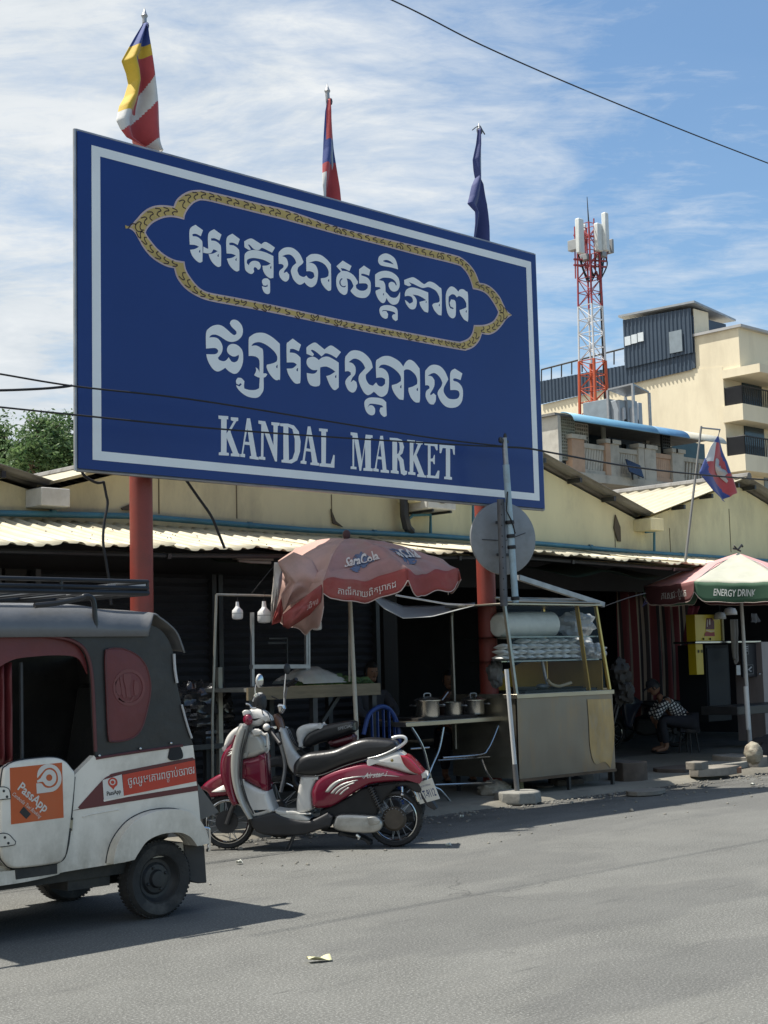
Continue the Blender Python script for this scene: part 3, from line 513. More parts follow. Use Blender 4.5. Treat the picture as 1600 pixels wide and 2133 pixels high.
# flame pattern drawn along the band
cum = [0]; Nn = len(LO)
for i in range(Nn): cum.append(cum[-1] + (LO[(i + 1) % Nn] - LO[i]).length)
tot = cum[-1]; nh = int(tot / .105); xmid = (SX0 + SX1) / 2
for h in range(nh):
    d = tot * h / nh; i = max(k for k in range(Nn) if cum[k] <= d); f = (d - cum[i]) / max(1e-6, cum[i + 1] - cum[i]); p = LO[i].lerp(LO[(i + 1) % Nn], f)
    q = min(LI, key=lambda z: (z - p).length); e = q - p
    if e.length < .03 or e.length > .3: continue
    tdir = V((-e.y, e.x)).normalized(); top = p.y > (LO[0].y); s = 1 if (p.x > xmid) else -1
    if tdir.x * s > 0: tdir = -tdir
    Lh = .085; ln = [p + e * .18, p + e * .34 + tdir * Lh * .55, p + e * .52 + tdir * Lh * .62, p + e * .5 + tdir * Lh * .2, p + e * .62 - tdir * Lh * .12, p + e * .84 + tdir * Lh * .05]
    ln = smooth([(k.x, k.y) for k in ln], 3, 80, closed=False)
    for a_, c_ in zip(ln, ln[1:]):
        dd = (c_ - a_); nn = V((-dd.y, dd.x)).normalized() * .0055
        b.add([V((z.x, YS - .0058, z.y)) for z in (a_ - nn, c_ - nn, c_ + nn, a_ + nn)], [(0, 1, 2, 3)])
b.obj('flame_pattern', sline, ca)
# ================================================================== flags
def cloth_mat(nm, c, **k): return mat(nm, c, .75, 0, .1, 6, .15, 60, sheen=.3, **k)
fy, fr, fb, fw, fn = cloth_mat('flag_yellow', (.6, .4, .03)), cloth_mat('flag_red', (.42, .055, .06)), cloth_mat('flag_blue', (.03, .06, .24)), cloth_mat('flag_white', (.6, .6, .58)), cloth_mat('flag_navy', (.03, .045, .17))
YF = YS + .45
def pole(px, py0, py1, r_, label, nm='flagpole', tip=True):
    p, q = at(px[0], py0 + 17, YF), at(px[1], py1, YF); r = thing(nm, label, 'flagpole', (q.x, q.y, q.z), 'flagpoles on the sign')
    e = V((q.x, q.y, SZ0 + .2)); b = MB(); b.tube([e, q, p], [r_ * 1.15, r_ * 1.1, r_], 10); b.obj('shaft', steel, r)
    b = MB(); b.lathe([(0, .12), (.02, .06), (.034, .03), (.02, 0), (r_, -.02)], p, (0, 0, 1), 10); b.obj('finial', steel, r); return p, q
def drape(name, label, rows, mats, bands, group, depth=.12, folds=3, fwd=.16):
    """hanging cloth: rows = (px_left, px_right, py) outline; bands(u,v) -> material index; folds give it depth"""
    r = thing(name, label, 'flag', at((rows[0][0] + rows[0][1]) / 2, rows[0][2], YF), group); b = MB(); nu, nv = 54, 110; vs = []; ys = [q[2] for q in rows]
    def row(v):
        t = v * (len(rows) - 1); i = min(int(t), len(rows) - 2); f = t - i; a, c = rows[i], rows[i + 1]; f2 = f
        return [a[k] + (c[k] - a[k]) * f2 for k in range(3)]
    for j in range(nv + 1):
        v = j / nv; a, c, y = row(v); 
        for i in range(nu + 1):
            u = i / nu; p = at(a + (c - a) * u, y + 3 * math.sin(u * 9 + v * 5) * min(1, v * 3), YF - fwd); p.y += depth * math.sin(u * folds * math.pi + v * 4 + .6) * (.25 + .75 * v) * .8; vs.append(p)
    fs = []; mi = []
    for j in range(nv):
        for i in range(nu): k = j * (nu + 1) + i; fs.append((k, k + 1, k + nu + 2, k + nu + 1)); mi.append(bands((i + .5) / nu, (j + .5) / nv))
    b.add(vs, fs); b.mi = mi; b.obj('cloth', mats, r, solid=.004, norm=False, sm=80)
    b = MB(); p = at((rows[0][0] + rows[0][1]) / 2, rows[0][2], YF - fwd * .5); b.lathe([(.03, -.03), (.036, 0), (.03, .03)], p + V((0, 0, -.03)), (0, 0, 1), 8); b.obj('tie', dsteel, r); return r
pole((301, 308), 22, 330, .022, 'dark flagpole with a pointed tip above the left end of the sign')
pole((682, 697), 178, 430, .024, 'pale flagpole with a round knob above the middle of the sign')
pole((998, 1000), 258, 505, .022, 'thin flagpole with a loose cord above the right end of the sign')
def bud(u, v):
    py = 55 + v * 265; X_ = u
    if v < .15: return 2
    if v < .24: return 0
    if u < .42 and v < .6: return 0
    if u < .5 and v < .36: return 2
    if v < .36: return 2 if u < .62 else 1
    dgl = v + (.5 - u) * .0 - (1 - u) * .22
    if u < .52 and .36 < v < .62: return 0 if u < .3 else 1
    if dgl < .38: return 1
    if dgl < .55: return 3
    if dgl < .80 or u < .45: return 1
    return 3
drape('hanging_flag', 'limp striped flag of blue, yellow, red and white folded on the left flagpole', [(300, 306, 48), (284, 308, 75), (270, 311, 100), (258, 313, 122), (268, 316, 148), (272, 319, 170), (262, 324, 200), (250, 328, 220), (241, 332, 252), (246, 336, 272), (256, 339, 292), (275, 340, 305), (300, 340, 320)], [fy, fr, fb, fw], bud, 'flags over the sign')
drape('hanging_flag', 'limp red and blue flag wrapped tight on the middle flagpole', [(684, 688, 206), (680, 692, 230), (678, 695, 270), (676, 698, 310), (673, 700, 335), (670, 702, 365), (667, 703, 390), (668, 704, 425)], [fr, fb, fw], lambda u, v: 2 if (u < .16 and v > .7) else (1 if (.36 < v < .6 or (u < .16 and v < .5)) else 0), 'flags over the sign', .07, 2, .05)
drape('hanging_flag', 'plain navy blue flag knotted halfway and hanging on the right flagpole', [(997, 1001, 268), (994, 1003, 300), (988, 1003, 330), (990, 1003, 350), (993, 1003, 368), (985, 1010, 385), (978, 1012, 410), (972, 1013, 426), (985, 1013, 445), (983, 1013, 470), (978, 1012, 505)], [fn], lambda u, v: 0, 'flags over the sign', .08, 2)
b = MB(); b.tube([at(1000, 262, YF), at(1003, 268, YF), at(1010, 280, YF)], .008, 5); b.tube([at(997, 262, YF), at(990, 266, YF), at(984, 271, YF)], .006, 5)
o = b.obj('pole_cord', dsteel); tag(o, 'short loose cord ends at the tip of the navy flag pole', 'cord')
# national flag at right on a leaning pole with a cross arm
YN = 12.0
lp = thing('flagpole', 'leaning grey pole with a short cross arm rising from the awning at right', 'flagpole', at(1431, 1150, YN))
b = MB(); b.tube([at(1427, 1175, YN), at(1461, 888, YN)], [.02, .016], 10); b.obj('shaft', mat('dull_pole', (.16, .16, .155), .6, .2), lp)
b = MB(); b.tube([at(1461, 891, YN), at(1500, 895, YN)], .013, 8); b.obj('cross_arm', steel, lp)
N5 = (1440, 880, .0844)
quadL = rg(*N5, [(655, 330), (570, 470), (500, 590), (430, 760), (330, 960), (195, 1240), (300, 1420), (480, 1680), (765, 1970)])
quadR = rg(*N5, [(672, 330), (730, 520), (775, 660), (820, 790), (880, 960), (960, 1260), (1030, 1520), (1080, 1750), (945, 1800)])
nf = thing('national_flag', 'red and blue flag with a white temple emblem hanging from the leaning pole', 'flag', at(1497, 897, YN))
def flg(u, v):
    t = v * (len(quadL) - 1); i = min(int(t), len(quadL) - 2); f = t - i
    A_ = V(quadL[i]).lerp(V(quadL[i + 1]), f); B_ = V(quadR[i]).lerp(V(quadR[i + 1]), f); p = A_.lerp(B_, u); q = at(p.x, p.y, YN); q.y += .05 * math.sin(u * 7 + v * 5) * v; return q
b = MB(); nu, nv = 24, 40; vs = [flg(i / nu, j / nv) for j in range(nv + 1) for i in range(nu + 1)]; fs = []; mi = []
for j in range(nv):
    for i in range(nu):
        k = j * (nu + 1) + i; fs.append((k, k + 1, k + nu + 2, k + nu + 1)); u, v = (i + .5) / nu, (j + .5) / nv
        p = V(quadL[0]); g = flg(u, v)
        m_ = 0
        if v < .12: m_ = 1
        elif u > .9 - max(0, (v - .5)) * 0 and v < .62: m_ = 1
        elif u > .72 + (v - .12) * .45 and v < .6: m_ = 1
        elif u < (v - .42) * 1.35 and v > .45: m_ = 1
        elif u < .33 and v < .5 and u < .5 - v * .3: m_ = 2
        mi.append(m_)
b.add(vs, fs); b.mi = mi; b.obj('cloth', [fr, fb, fw], nf, solid=.004, norm=False, sm=80)
tem = [(.28, .5), (.36, .5), (.37, .47), (.43, .47), (.44, .43), (.50, .43), (.53, .385), (.56, .43), (.62, .44), (.63, .5), (.72, .505), (.73, .55), (.84, .56), (.84, .61), (.72, .66), (.62, .71), (.52, .70), (.42, .64), (.30, .57)]
tem = [(.40, .46), (.52, .45), (.56, .475), (.60, .46), (.68, .50), (.66, .545), (.74, .545), (.76, .575), (.86, .59), (.9, .625), (.80, .66), (.84, .72), (.78, .75), (.70, .70), (.60, .65), (.52, .60), (.44, .55)]
b = MB(); b.flat([[flg(u, v) + V((0, -.012, 0)) for u, v in tem]]); b.obj('temple_emblem', mat('flag_emblem', (.5, .48, .46), .7), nf, solid=.003)
b = MB(); b.tube([at(1500, 895, YN), at(1497, 905, YN), at(1496, 910, YN)], .008, 5); b.obj('hoist_cord', dsteel, nf)
# ================================================================== wires
wire = mat('black_cable', (.012, .012, .014), .6)
def cable(nm, label, pts, r_, n=10):
    b = MB(); P = smooth(pts, n, 80, closed=False); b.tube(P, r_, 6); return tag(b.obj(nm, wire, sm=80), label, 'cable')
YW_ = 10.46
cable('overhead_cable', 'single thin overhead cable crossing the open sky at upper right', [at(-600, -560, 9), at(300, -215, 9), at(790, -12, 9), at(1000, 92, 9), at(1200, 180, 9), at(1420, 270, 9), at(1640, 355, 9), at(2100, 530, 9), at(2700, 735, 9)], .0075)
cable('overhead_cable', 'upper of the two cables crossing the lower half of the blue sign', [at(-1500, 560, YW_), at(-700, 670, YW_), at(-60, 770, YW_), at(0, 779, YW_), at(160, 805, YW_), at(400, 832, YW_), at(700, 880, YW_), at(900, 912, YW_), at(1052, 930, YW_)], .008)
cable('overhead_cable', 'lower cable crossing the sign through the English lettering', [at(-1500, 690, YW_), at(-700, 770, YW_), at(-60, 842, YW_), at(0, 848, YW_), at(165, 865, YW_), at(440, 892, YW_), at(700, 911, YW_), at(950, 926, YW_), at(1052, 931, YW_)], .008)
cable('overhead_cable', 'short thick cable joining another one beside the left edge of the sign', [at(-1500, 770, YW_), at(-700, 800, YW_), at(-60, 812, YW_), at(0, 813, YW_), at(80, 810, YW_), at(130, 806, YW_), at(150, 803, YW_)], .011)
cable('overhead_cable', 'cable running from the blue pole past the gabled roof to the far right', [at(1052, 931, YW_), at(1100, 934, YW_), at(1160, 945, YW_), at(1300, 970, YW_), at(1450, 988, YW_), at(1640, 1003, YW_), at(2000, 1030, YW_), at(2500, 1055, YW_)], .011)
cable('drop_cable', 'black cable hanging from under the sign down to the awning edge', [at(385, 996, 11.2), at(410, 1032, 11.2), at(440, 1075, 11.2), at(455, 1110, 11.2), at(468, 1142, 11.2)], .014)
cable('drop_cable', 'pale looping cable hanging left of the red sign post', [at(168, 970, 11.1), at(175, 990, 11.1), at(200, 1005, 11.1), at(216, 1004, 11.1), at(221, 1030, 11.1), at(224, 1050, 11.1), at(217, 1090, 11.1), at(215, 1130, 11.1), at(222, 1175, 11.1), at(228, 1215, 11.1), at(232, 1260, 11.1)], .013)
cable('stay_cord', 'pale cord tying the right umbrella to the corner of the food cart', [at(1262, 1262, 10.6), at(1310, 1245, 10.6), at(1345, 1236, 10.7)], .006)
cable('stay_cord', 'thin white cord from the umbrella rim down to the lamp frame', [at(570, 1180, 10.5), at(545, 1210, 10.6), at(524, 1237, 10.7)], .005)
# ================================================================== round mirror back and two poles
dp = thing('sign_pole', 'dark steel pole carrying the round grey disc seen from behind', 'pole', at(1048, 1300, 10.52))
b = MB(); p = at(1043, 1040, 10.52); q = at(1050, 1262, 10.52); e = q + (q - p).normalized() * 1.9; e = q; b.tube([p, q], .042, 12); b.obj('shaft', mat('weathered_pole', (.11, .115, .125), .55, .4, .3, 5, .1, 20), dp)
b = MB()
for i in range(9): t_ = .05 + i * .1; c_ = p.lerp(q, t_); b.ell(c_ + V((-.028, -.03, 0)), (.008, .008, .008), seg=6, rings=4)
b.obj('bolt_holes', blk, dp)
discc = at(1050, 1121, 10.68); nrm = V((-.62, -.72, .03)).normalized(); nrm = V((-.36, -.93, 0)).normalized()
ds = thing('round_mirror', 'big round grey disc seen from its back between two poles', 'traffic mirror', discc)
R_ = .405
b = MB(); b.lathe([(0, -.03), (R_ * .5, -.022), (R_ * .9, .0), (R_, .012), (R_ + .006, .03), (R_ - .01, .05), (R_ * .5, .06), (0, .062)], discc, -nrm, 48)
b.obj('dish', mat('disc_back', (.24, .25, .26), .5, .15, .1, 3, dirt=(.14, .14, .135), dirt_amt=.5, dirt_scale=5), ds)
b = MB()
hx = V((.93, -.36, 0))
for dz in (.17, -.19): b.beam(discc + hx * -.12 + V((0, 0, dz)) + nrm * .05, discc + hx * .1 + V((0, 0, dz)) + nrm * .05, .02, .03)
b.obj('bracket', dsteel, ds)
b = MB(); b.tube([discc + hx * -.02 + V((0, 0, -.02)) + nrm * .03 + hx * (-.27), discc + V((0, 0, -.03)) + nrm * .032, discc + hx * .26 + V((0, 0, .06)) + nrm * .03], .004, 5); b.obj('crease', dsteel, ds)
bp = thing('utility_pole', 'pale blue pipe pole with cables tied to its top in front of the sign', 'pole', at(1068, 1300, YW_))
p0, p1, p2, p3 = at(1050, 912, YW_), at(1054, 968, YW_), at(1074, 1255, YW_), at(1076, 1275, YW_)
b = MB(); b.tube([p1, p2], .037, 12); b.obj('painted_shaft', mat('pale_blue_paint', (.34, .46, .52), .5, 0, .15, 4, dirt=(.2, .2, .18), dirt_amt=.6, dirt_scale=5), bp)
b = MB(); b.tube([p0, p1 + (p2 - p1) * .05], .03, 12); b.obj('steel_top', steel, bp)
b = MB(); b.beam(p0 + V((-.06, 0, -.04)), p0 + V((.06, 0, -.04)), .03); b.ell(p0 + V((-.06, 0, -.03)), (.025, .025, .035)); b.ell(p0 + V((.02, 0, .02)), (.02, .02, .035)); b.obj('insulator', dsteel, bp)
for f in (.42, .52, .6, .97):
    c_ = p1.lerp(p2, f); b = MB(); b.lathe([(.046, -.02), (.05, 0), (.046, .02)], c_, (p2 - p1), 12); b.obj('wire_band', wire, bp)
b = MB(); b.tube([p1.lerp(p2, .2) + V((-.04, -.03, 0)), p1.lerp(p2, .34) + V((-.07, -.02, 0)), p1.lerp(p2, .42) + V((-.02, -.05, 0)), p1.lerp(p2, .5) + V((.04, -.03, 0)), p1.lerp(p2, .52)], .008, 5); b.obj('tangled_wire', wire, bp)
# ================================================================== far buildings
cream = mat('apartment_cream', (.78, .7, .52), .85, 0, .05, .35, .05, 3, dirt=(.5, .43, .31), dirt_amt=.6, dirt_scale=.3, stretch=(1, 1, .35))
clad = mat('dark_blue_cladding', (.05, .075, .11), .5, .2, .12, .8)
win = mat('dark_pane', (.03, .05, .065), .15, 0, .2, 1)
greyd = mat('grey_door', (.22, .27, .31), .5)
XB = 75.0
yb = thing('apartment_building', 'tall cream apartment building with dark ribbed cladding along its roof and balconies', 'building', (XB, 60, 0))
def fx(px, py): return atx(px, py, XB)
yf = fx(1510, 860).y; ytop = fx(1538, 690).y; yfar = fx(1090, 850).y
zpar = lambda px, py: fx(px, py).z
ztop = fx(1538, 682).z; zf = fx(1508, 772).z
b = MB(); b.flat([[V((XB, yf, 0)), V((XB, yf, fx(1437, 770).z - .2)), V((XB, fx(1437, 770).y, fx(1437, 770).z)), V((XB, fx(1128, 843).y, fx(1128, 843).z)), V((XB, yfar, fx(1128, 843).z - .5)), V((XB, yfar, 0))]], (16, 0, 0)); b.obj('lower_wall', cream, yb)
b = MB(); b.bx((XB + .02, ytop, zf), (XB + 16, fx(1428, 740).y, ztop)); b.obj('upper_storey', cream, yb)
zr = ztop
b = MB(); b.bx((XB - .15, ytop - .3, zr), (XB + 16.2, fx(1428, 690).y + .2, zr + .16)); b.obj('upper_roof', mat('pale_roof_edge', (.4, .4, .4), .6), yb)
# cladding strip and roof lookout
yA = fx(1443, 750).y
def ribs(b, y0, y1, zb0, zb1, zt0, zt1, x=XB - .12):
    n = int(abs(y1 - y0) / .3); vs = []; fs = []; k = 4
    for i in range(n * k + 1):
        f = i / (n * k); y = y0 + (y1 - y0) * f; dx = -.07 if i % k in (1, 2) else 0
        vs += [V((x + dx, y, zb0 + (zb1 - zb0) * f)), V((x + dx, y, zt0 + (zt1 - zt0) * f))]
    for i in range(n * k): fs.append((2 * i, 2 * i + 2, 2 * i + 3, 2 * i + 1))
    b.add(vs, fs)
b = MB(); P0, P1, P2, P3 = fx(1128, 843), fx(1437, 772), fx(1441, 735), fx(1128, 795)
ribs(b, P0.y, yA, P0.z, P1.z, P3.z, P2.z); b.obj('ribbed_cladding', clad, yb, norm=False)
T0, T1 = fx(1302, 668), fx(1444, 643)
b = MB(); ribs(b, T0.y, T1.y, fx(1302, 770).z, P2.z - .05, T0.z, T1.z, XB - .24); ribs_o = b.obj('lookout_cladding', clad, yb, norm=False)
b = MB(); b.bx((XB - .1, T1.y, P2.z - 1), (XB + 3.6, T0.y, T0.z - .7)); b.obj('lookout_core', clad, yb)
b = MB(); b.flat([[V((XB - .45, T0.y + .2, fx(1292, 664).z)), V((XB - .45, T1.y - .4, T1.z + .25)), V((XB - .45, T1.y - .4, T1.z + .38)), V((XB - .45, T0.y + .2, fx(1292, 664).z + .13))]], (4.6, 0, -.5)); b.obj('lookout_roof', mat('sheet_roof', (.32, .35, .38), .5, .3), yb)
b = MB(); b.bx((XB + 0, T1.y - .03, P2.z), (XB + 1.6, T1.y + .02, T1.z)); b.obj('cream_pier', cream, yb)
sk = mat('sky_pale_panel', (.62, .68, .72), .3)  # bright sky seen through the openings, painted as pale panels
for i in range(3):
    a_, c_ = fx(1309 + i * 13.5, 722 - i * 4), fx(1320 + i * 13.5, 701 - i * 4); b = MB(); b.box(((XB - .34), (a_.y + c_.y) / 2, (a_.z + c_.z) / 2), (.05, abs(a_.y - c_.y), abs(a_.z - c_.z))); b.obj('window', sk, yb)
a_, c_ = fx(1403, 738), fx(1427, 688); b = MB(); b.box((XB - .36, (a_.y + c_.y) / 2, (a_.z + c_.z) / 2), (.06, abs(a_.y - c_.y), abs(a_.z - c_.z))); b.obj('door', greyd, yb)
# roof rail
def rail_line(px0, py0, px1, py1, py0b, py1b, n, nm):
    b = MB(); a_, c_, d_, e_ = fx(px0, py0), fx(px1, py1), fx(px0, py0b), fx(px1, py1b)
    b.tube([a_, c_], .06, 6)
    for i in range(n + 1): f = i / n; b.tube([a_.lerp(c_, f), d_.lerp(e_, f)], .05, 6)
    b.obj(nm, dsteel, yb)
rail_line(1128, 770, 1302, 725, 795, 754, 8, 'roof_railing')
# front balconies
zs = []
for k, (pz, rz_) in enumerate(((862, 826), (967, 930))):
    z = fx(1510, pz).z; zr_ = fx(1510, rz_).z
    b = MB(); b.bx((XB - .1, ytop - .1, z - .55), (XB + 14, yf + .1, z + .45)); b.obj('balcony_slab', cream, yb)
    b = MB(); b.tube([(XB + .1, yf, zr_ + .5), (XB + .1, ytop, zr_ + .5), (XB + 14, ytop, zr_ + .5)], .05, 6)
    for i in range(20): y = yf + (ytop - yf) * i / 19; b.tube([(XB + .1, y, z + .4), (XB + .1, y, zr_ + .5)], .035, 5)
    for i in range(60): x = XB + .1 + 13.9 * i / 59; b.tube([(x, ytop, z + .4), (x, ytop, zr_ + .5)], .035, 5)
    b.obj('balcony_railing', mat('black_iron', (.02, .02, .022), .5), yb)
    b = MB(); b.bx((XB + 2, yf - .08, z + .3), (XB + 4.2, yf - .02, z + 3.1)); b.obj('balcony_door', win, yb)
    b = MB(); b.bx((XB + 6, yf - .06, z + .3), (XB + 6.3, yf + .02, z + 4.6)); b.obj('downpipe', cream, yb)
b = MB(); z = fx(1508, 772).z; b.bx((XB - .1, ytop - 1.4, z - .5), (XB + 14, yf - .003, z + .02)); b.obj('balcony_canopy', cream, yb)
b = MB(); z = fx(1530, 985).z; b.bx((XB + 4, yf - .06, z - 1.2), (XB + 13, yf - .01, z + .2)); b.obj('shutter_strip', greyd, yb)
# ---- old block
YO = 34.0
ox = lambda px, py, d=0: at(px, py, YO - d)
stone = mat('stained_stone', (.5, .46, .38), .85, 0, .15, .8, .2, 6, dirt=(.16, .15, .13), dirt_amt=.85, dirt_scale=.9)
ob = thing('old_apartment_block', 'weathered low apartment block with pierced screens, balustrades and a blue roll-edged canopy', 'building', ox(1320, 1000))
L0, L1 = ox(1163, 860, 2.2), ox(1490, 930, 2.2); zR = ox(1180, 862, 2.2).z
b = MB(); b.bx((L0.x, YO, 0), (L1.x, YO + 13, zR - .1)); b.obj('wall', stone, ob)
b = MB(); b.bx((L0.x - .05, YO - 2.2, ox(1150, 985).z), (L0.x + .12, YO + 9, zR - .1)); b.obj('end_wall', mat('whitewashed_wall', (.55, .53, .47), .85, 0, .12, 1, dirt=(.25, .23, .2), dirt_amt=.7, dirt_scale=.7), ob)
b = MB(); b.bx((L0.x - .2, YO - 2.2, zR - .1), (L1.x, YO + 13.2, zR - .01)); b.obj('roof_slab', greyroof, ob)
canb = mat('blue_canopy_sheet', (.17, .37, .52), .45, .1, .1, 1.5)
segs = ((1185, 1360, canb, 'blue_canopy'), (1361, 1424, mat('deep_blue_canopy', (.12, .27, .45), .45, .1), 'blue_canopy'), (1425, 1500, mat('cream_canopy', (.6, .57, .47), .5), 'cream_canopy'))
for (a_, c_, m_, nm) in segs:
    xa, xc = ox(a_, 880, 2.6).x, ox(c_, 880, 2.6).x; b = MB(); N = 14; vs = []; fs = []
    for i in range(N + 1):
        t_ = 1.5 * i / N; y = YO - 2.25 - .6 * math.sin(t_); z = zR - .4 + .4 * math.cos(t_); vs += [V((xa, y, z)), V((xc, y, z))]
    for i in range(N): fs.append((2 * i, 2 * i + 1, 2 * i + 3, 2 * i + 2))
    b.add(vs, fs); b.obj(nm, m_, ob, solid=.03, norm=False, sm=60)
def screen(px0, px1, py0, py1, d, n, m_, holes=True, nm='block_screen'):
    a_, c_ = ox(px0, py0, d), ox(px1, py1, d); b = MB(); W_, H_ = c_.x - a_.x, a_.z - c_.z; s = W_ / n; rws = max(1, int(H_ / s))
    for i in range(n + 1): b.bx((a_.x + i * s - .022, YO - d, c_.z), (a_.x + i * s + .022, YO - d + .1, a_.z))
    for j in range(rws + 1): b.bx((a_.x, YO - d - .004, c_.z + j * H_ / rws - .025), (c_.x, YO - d + .09, c_.z + j * H_ / rws + .025))
    b.obj(nm, m_, ob)
zfl = ox(1163, 985, 2.2).z
mossy = mat('mossy_blockwork', (.34, .34, .28), .9, 0, .35, 2, dirt=(.1, .11, .07), dirt_amt=.9, dirt_scale=2)
screen(1168, 1200, 862, 960, 2.1, 7, mossy); screen(1192, 1226, 880, 925, 1.9, 7, stone); screen(1380, 1398, 905, 960, 1.9, 4, dsteel, nm='window_grille')
def panel(px0, px1, py0, py1, d, m_, nm, root=None):
    a_, c_ = ox(px0, py0, d), ox(px1, py1, d); b = MB(); b.bx((a_.x, YO - d, c_.z), (c_.x, YO - d + .06, a_.z)); return b.obj(nm, m_, root or ob)
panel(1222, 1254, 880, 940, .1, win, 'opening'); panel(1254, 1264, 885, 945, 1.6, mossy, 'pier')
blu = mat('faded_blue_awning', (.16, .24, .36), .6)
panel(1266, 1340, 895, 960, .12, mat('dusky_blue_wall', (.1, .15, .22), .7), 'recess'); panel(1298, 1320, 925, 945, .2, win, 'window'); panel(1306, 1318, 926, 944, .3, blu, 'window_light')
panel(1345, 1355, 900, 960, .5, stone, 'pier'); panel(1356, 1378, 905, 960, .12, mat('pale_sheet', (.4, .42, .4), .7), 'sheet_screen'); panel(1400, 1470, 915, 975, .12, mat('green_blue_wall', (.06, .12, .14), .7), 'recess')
b = MB()
for py in (908, 925, 945): a_, c_ = ox(1340, py, .7), ox(1400, py + 8, .7); b.beam(a_, c_, .05)
b.obj('grille_bar', dsteel, ob)
zt = ox(1220, 938, 2.2).z; zb_ = ox(1220, 972, 2.2).z
b = MB(); b.bx((L0.x + .2, YO - 2.35, zb_ - .55), (L1.x, YO, zb_ - .25)); b.obj('balcony_slab', stone, ob)
salmon = mat('salmon_pier', (.5, .33, .22), .8, 0, .15, 2)
tps = [(1192, 1218, 1), (1262, 1272, 1), (1272, 1290, 0), (1330, 1342, 0), (1343, 1366, 0), (1400, 1408, 0), (1408, 1424, 0)]
for a_, c_, s in tps:
    p, q = ox(a_, 940, 2.3), ox(c_, 940, 2.3); b = MB(); b.bx((p.x, YO - 2.3, zb_ - .25), (q.x, YO - 2.0, zt + .35)); b.obj('parapet_pier', salmon if s else stone, ob)
    b = MB(); b.bx((p.x - .06, YO - 2.36, zt + .35), (q.x + .06, YO - 1.95, zt + .5)); b.obj('pier_cap', stone, ob)
for a_, c_ in ((1218, 1262), (1290, 1330), (1366, 1400), (1424, 1475)):
    p, q = ox(a_, 940, 2.3), ox(c_, 940, 2.3); b = MB(); b.bx((p.x, YO - 2.25, zt + .08), (q.x, YO - 2.05, zt + .25)); b.bx((p.x, YO - 2.25, zb_ - .25), (q.x, YO - 2.05, zb_ - .1)); n = 8
    for i in range(n): x = p.x + (q.x - p.x) * (i + .5) / n; b.beam((x - .08, YO - 2.15, zb_ - .12), (x + .08, YO - 2.15, zt + .1), .09, .12)
    b.obj('balustrade', stone if a_ != 1366 else salmon, ob)
for i, a_ in enumerate((1262, 1300, 1330, 1365, 1400, 1440)):
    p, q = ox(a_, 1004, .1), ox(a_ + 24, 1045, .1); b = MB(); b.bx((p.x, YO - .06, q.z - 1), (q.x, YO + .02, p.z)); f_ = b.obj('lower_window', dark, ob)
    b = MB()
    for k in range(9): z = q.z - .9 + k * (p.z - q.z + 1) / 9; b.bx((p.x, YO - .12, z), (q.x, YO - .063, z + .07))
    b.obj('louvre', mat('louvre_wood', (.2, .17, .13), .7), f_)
sp_ = thing('solar_panel', 'small tilted solar panel on the balcony ledge of the old block', 'solar panel', ox(1322, 978, 2.6))
p = ox(1322, 976, 2.6); b = MB(); b.box(p, (.75, .04, .6), Matrix.Rotation(-.5, 3, 'X') @ Matrix.Rotation(.3, 3, 'Y')); b.obj('panel', mat('solar_cells', (.02, .03, .06), .2), sp_)
b = MB(); b.beam(p + V((0, .1, -.4)), p + V((0, .15, .1)), .05); b.obj('stand', dsteel, sp_)
# ---- roof cabinet with shelter
YC = 38.0; ax = lambda px, py, d=0: at(px, py, YC - d)
ct = thing('telecom_cabinet', 'grey equipment cabinets under a small metal shelter on the old block roof', 'cabinet', ax(1308, 880))
for i, (a_, c_, t_, dd) in enumerate(((1290, 1306, 832, 0), (1307, 1330, 832, .1), (1330, 1340, 838, 0), (1266, 1286, 830, -.5))):
    p, q = ax(a_, t_, dd), ax(c_, 885, dd); b = MB(); b.bx((p.x, YC - dd, q.z - .6), (q.x - .02, YC - dd + 1.4, p.z)); o_ = b.obj('cabinet_box', mat('cabinet_grey', (.36, .4, .44), .5, .2, .08, 2) if i < 3 else greyd, ct, bevel=.02)
    if i < 2:
        b = MB(); b.bx((p.x + .15, YC - dd - .12, p.z - 1.3), (q.x - .2, YC - dd, p.z - .35)); b.obj('vent_box', mat('cabinet_pale', (.5, .53, .56), .5), o_, bevel=.02)
        if i == 0: b = MB(); b.lathe([(0, .0), (.13, 0)], ((p.x + q.x) / 2, YC - dd - .125, p.z - 1.0), (0, -1, 0), 14); b.obj('fan_hole', blk, o_)
b = MB(); p, q = ax(1264, 812), ax(1352, 820); zt_ = ax(1320, 808).z
fl_, fr2 = at(1318, 801, YC - 1.0), at(1352, 818, YC - 1.0); bl_, br_ = atx(1266, 813, fl_.x), atx(1303, 827, fr2.x)
b.flat([[fl_, fr2, br_, bl_]], (0, 0, .07)); b.obj('shelter_roof', steel, ct)
for c4 in (fl_, fr2, bl_, br_): p = c4; b = MB(); b.bx((p.x - .05, p.y - .05, ax(1300, 900).z - .6), (p.x + .05, p.y + .05, p.z - .004)); b.obj('shelter_post', steel, ct)
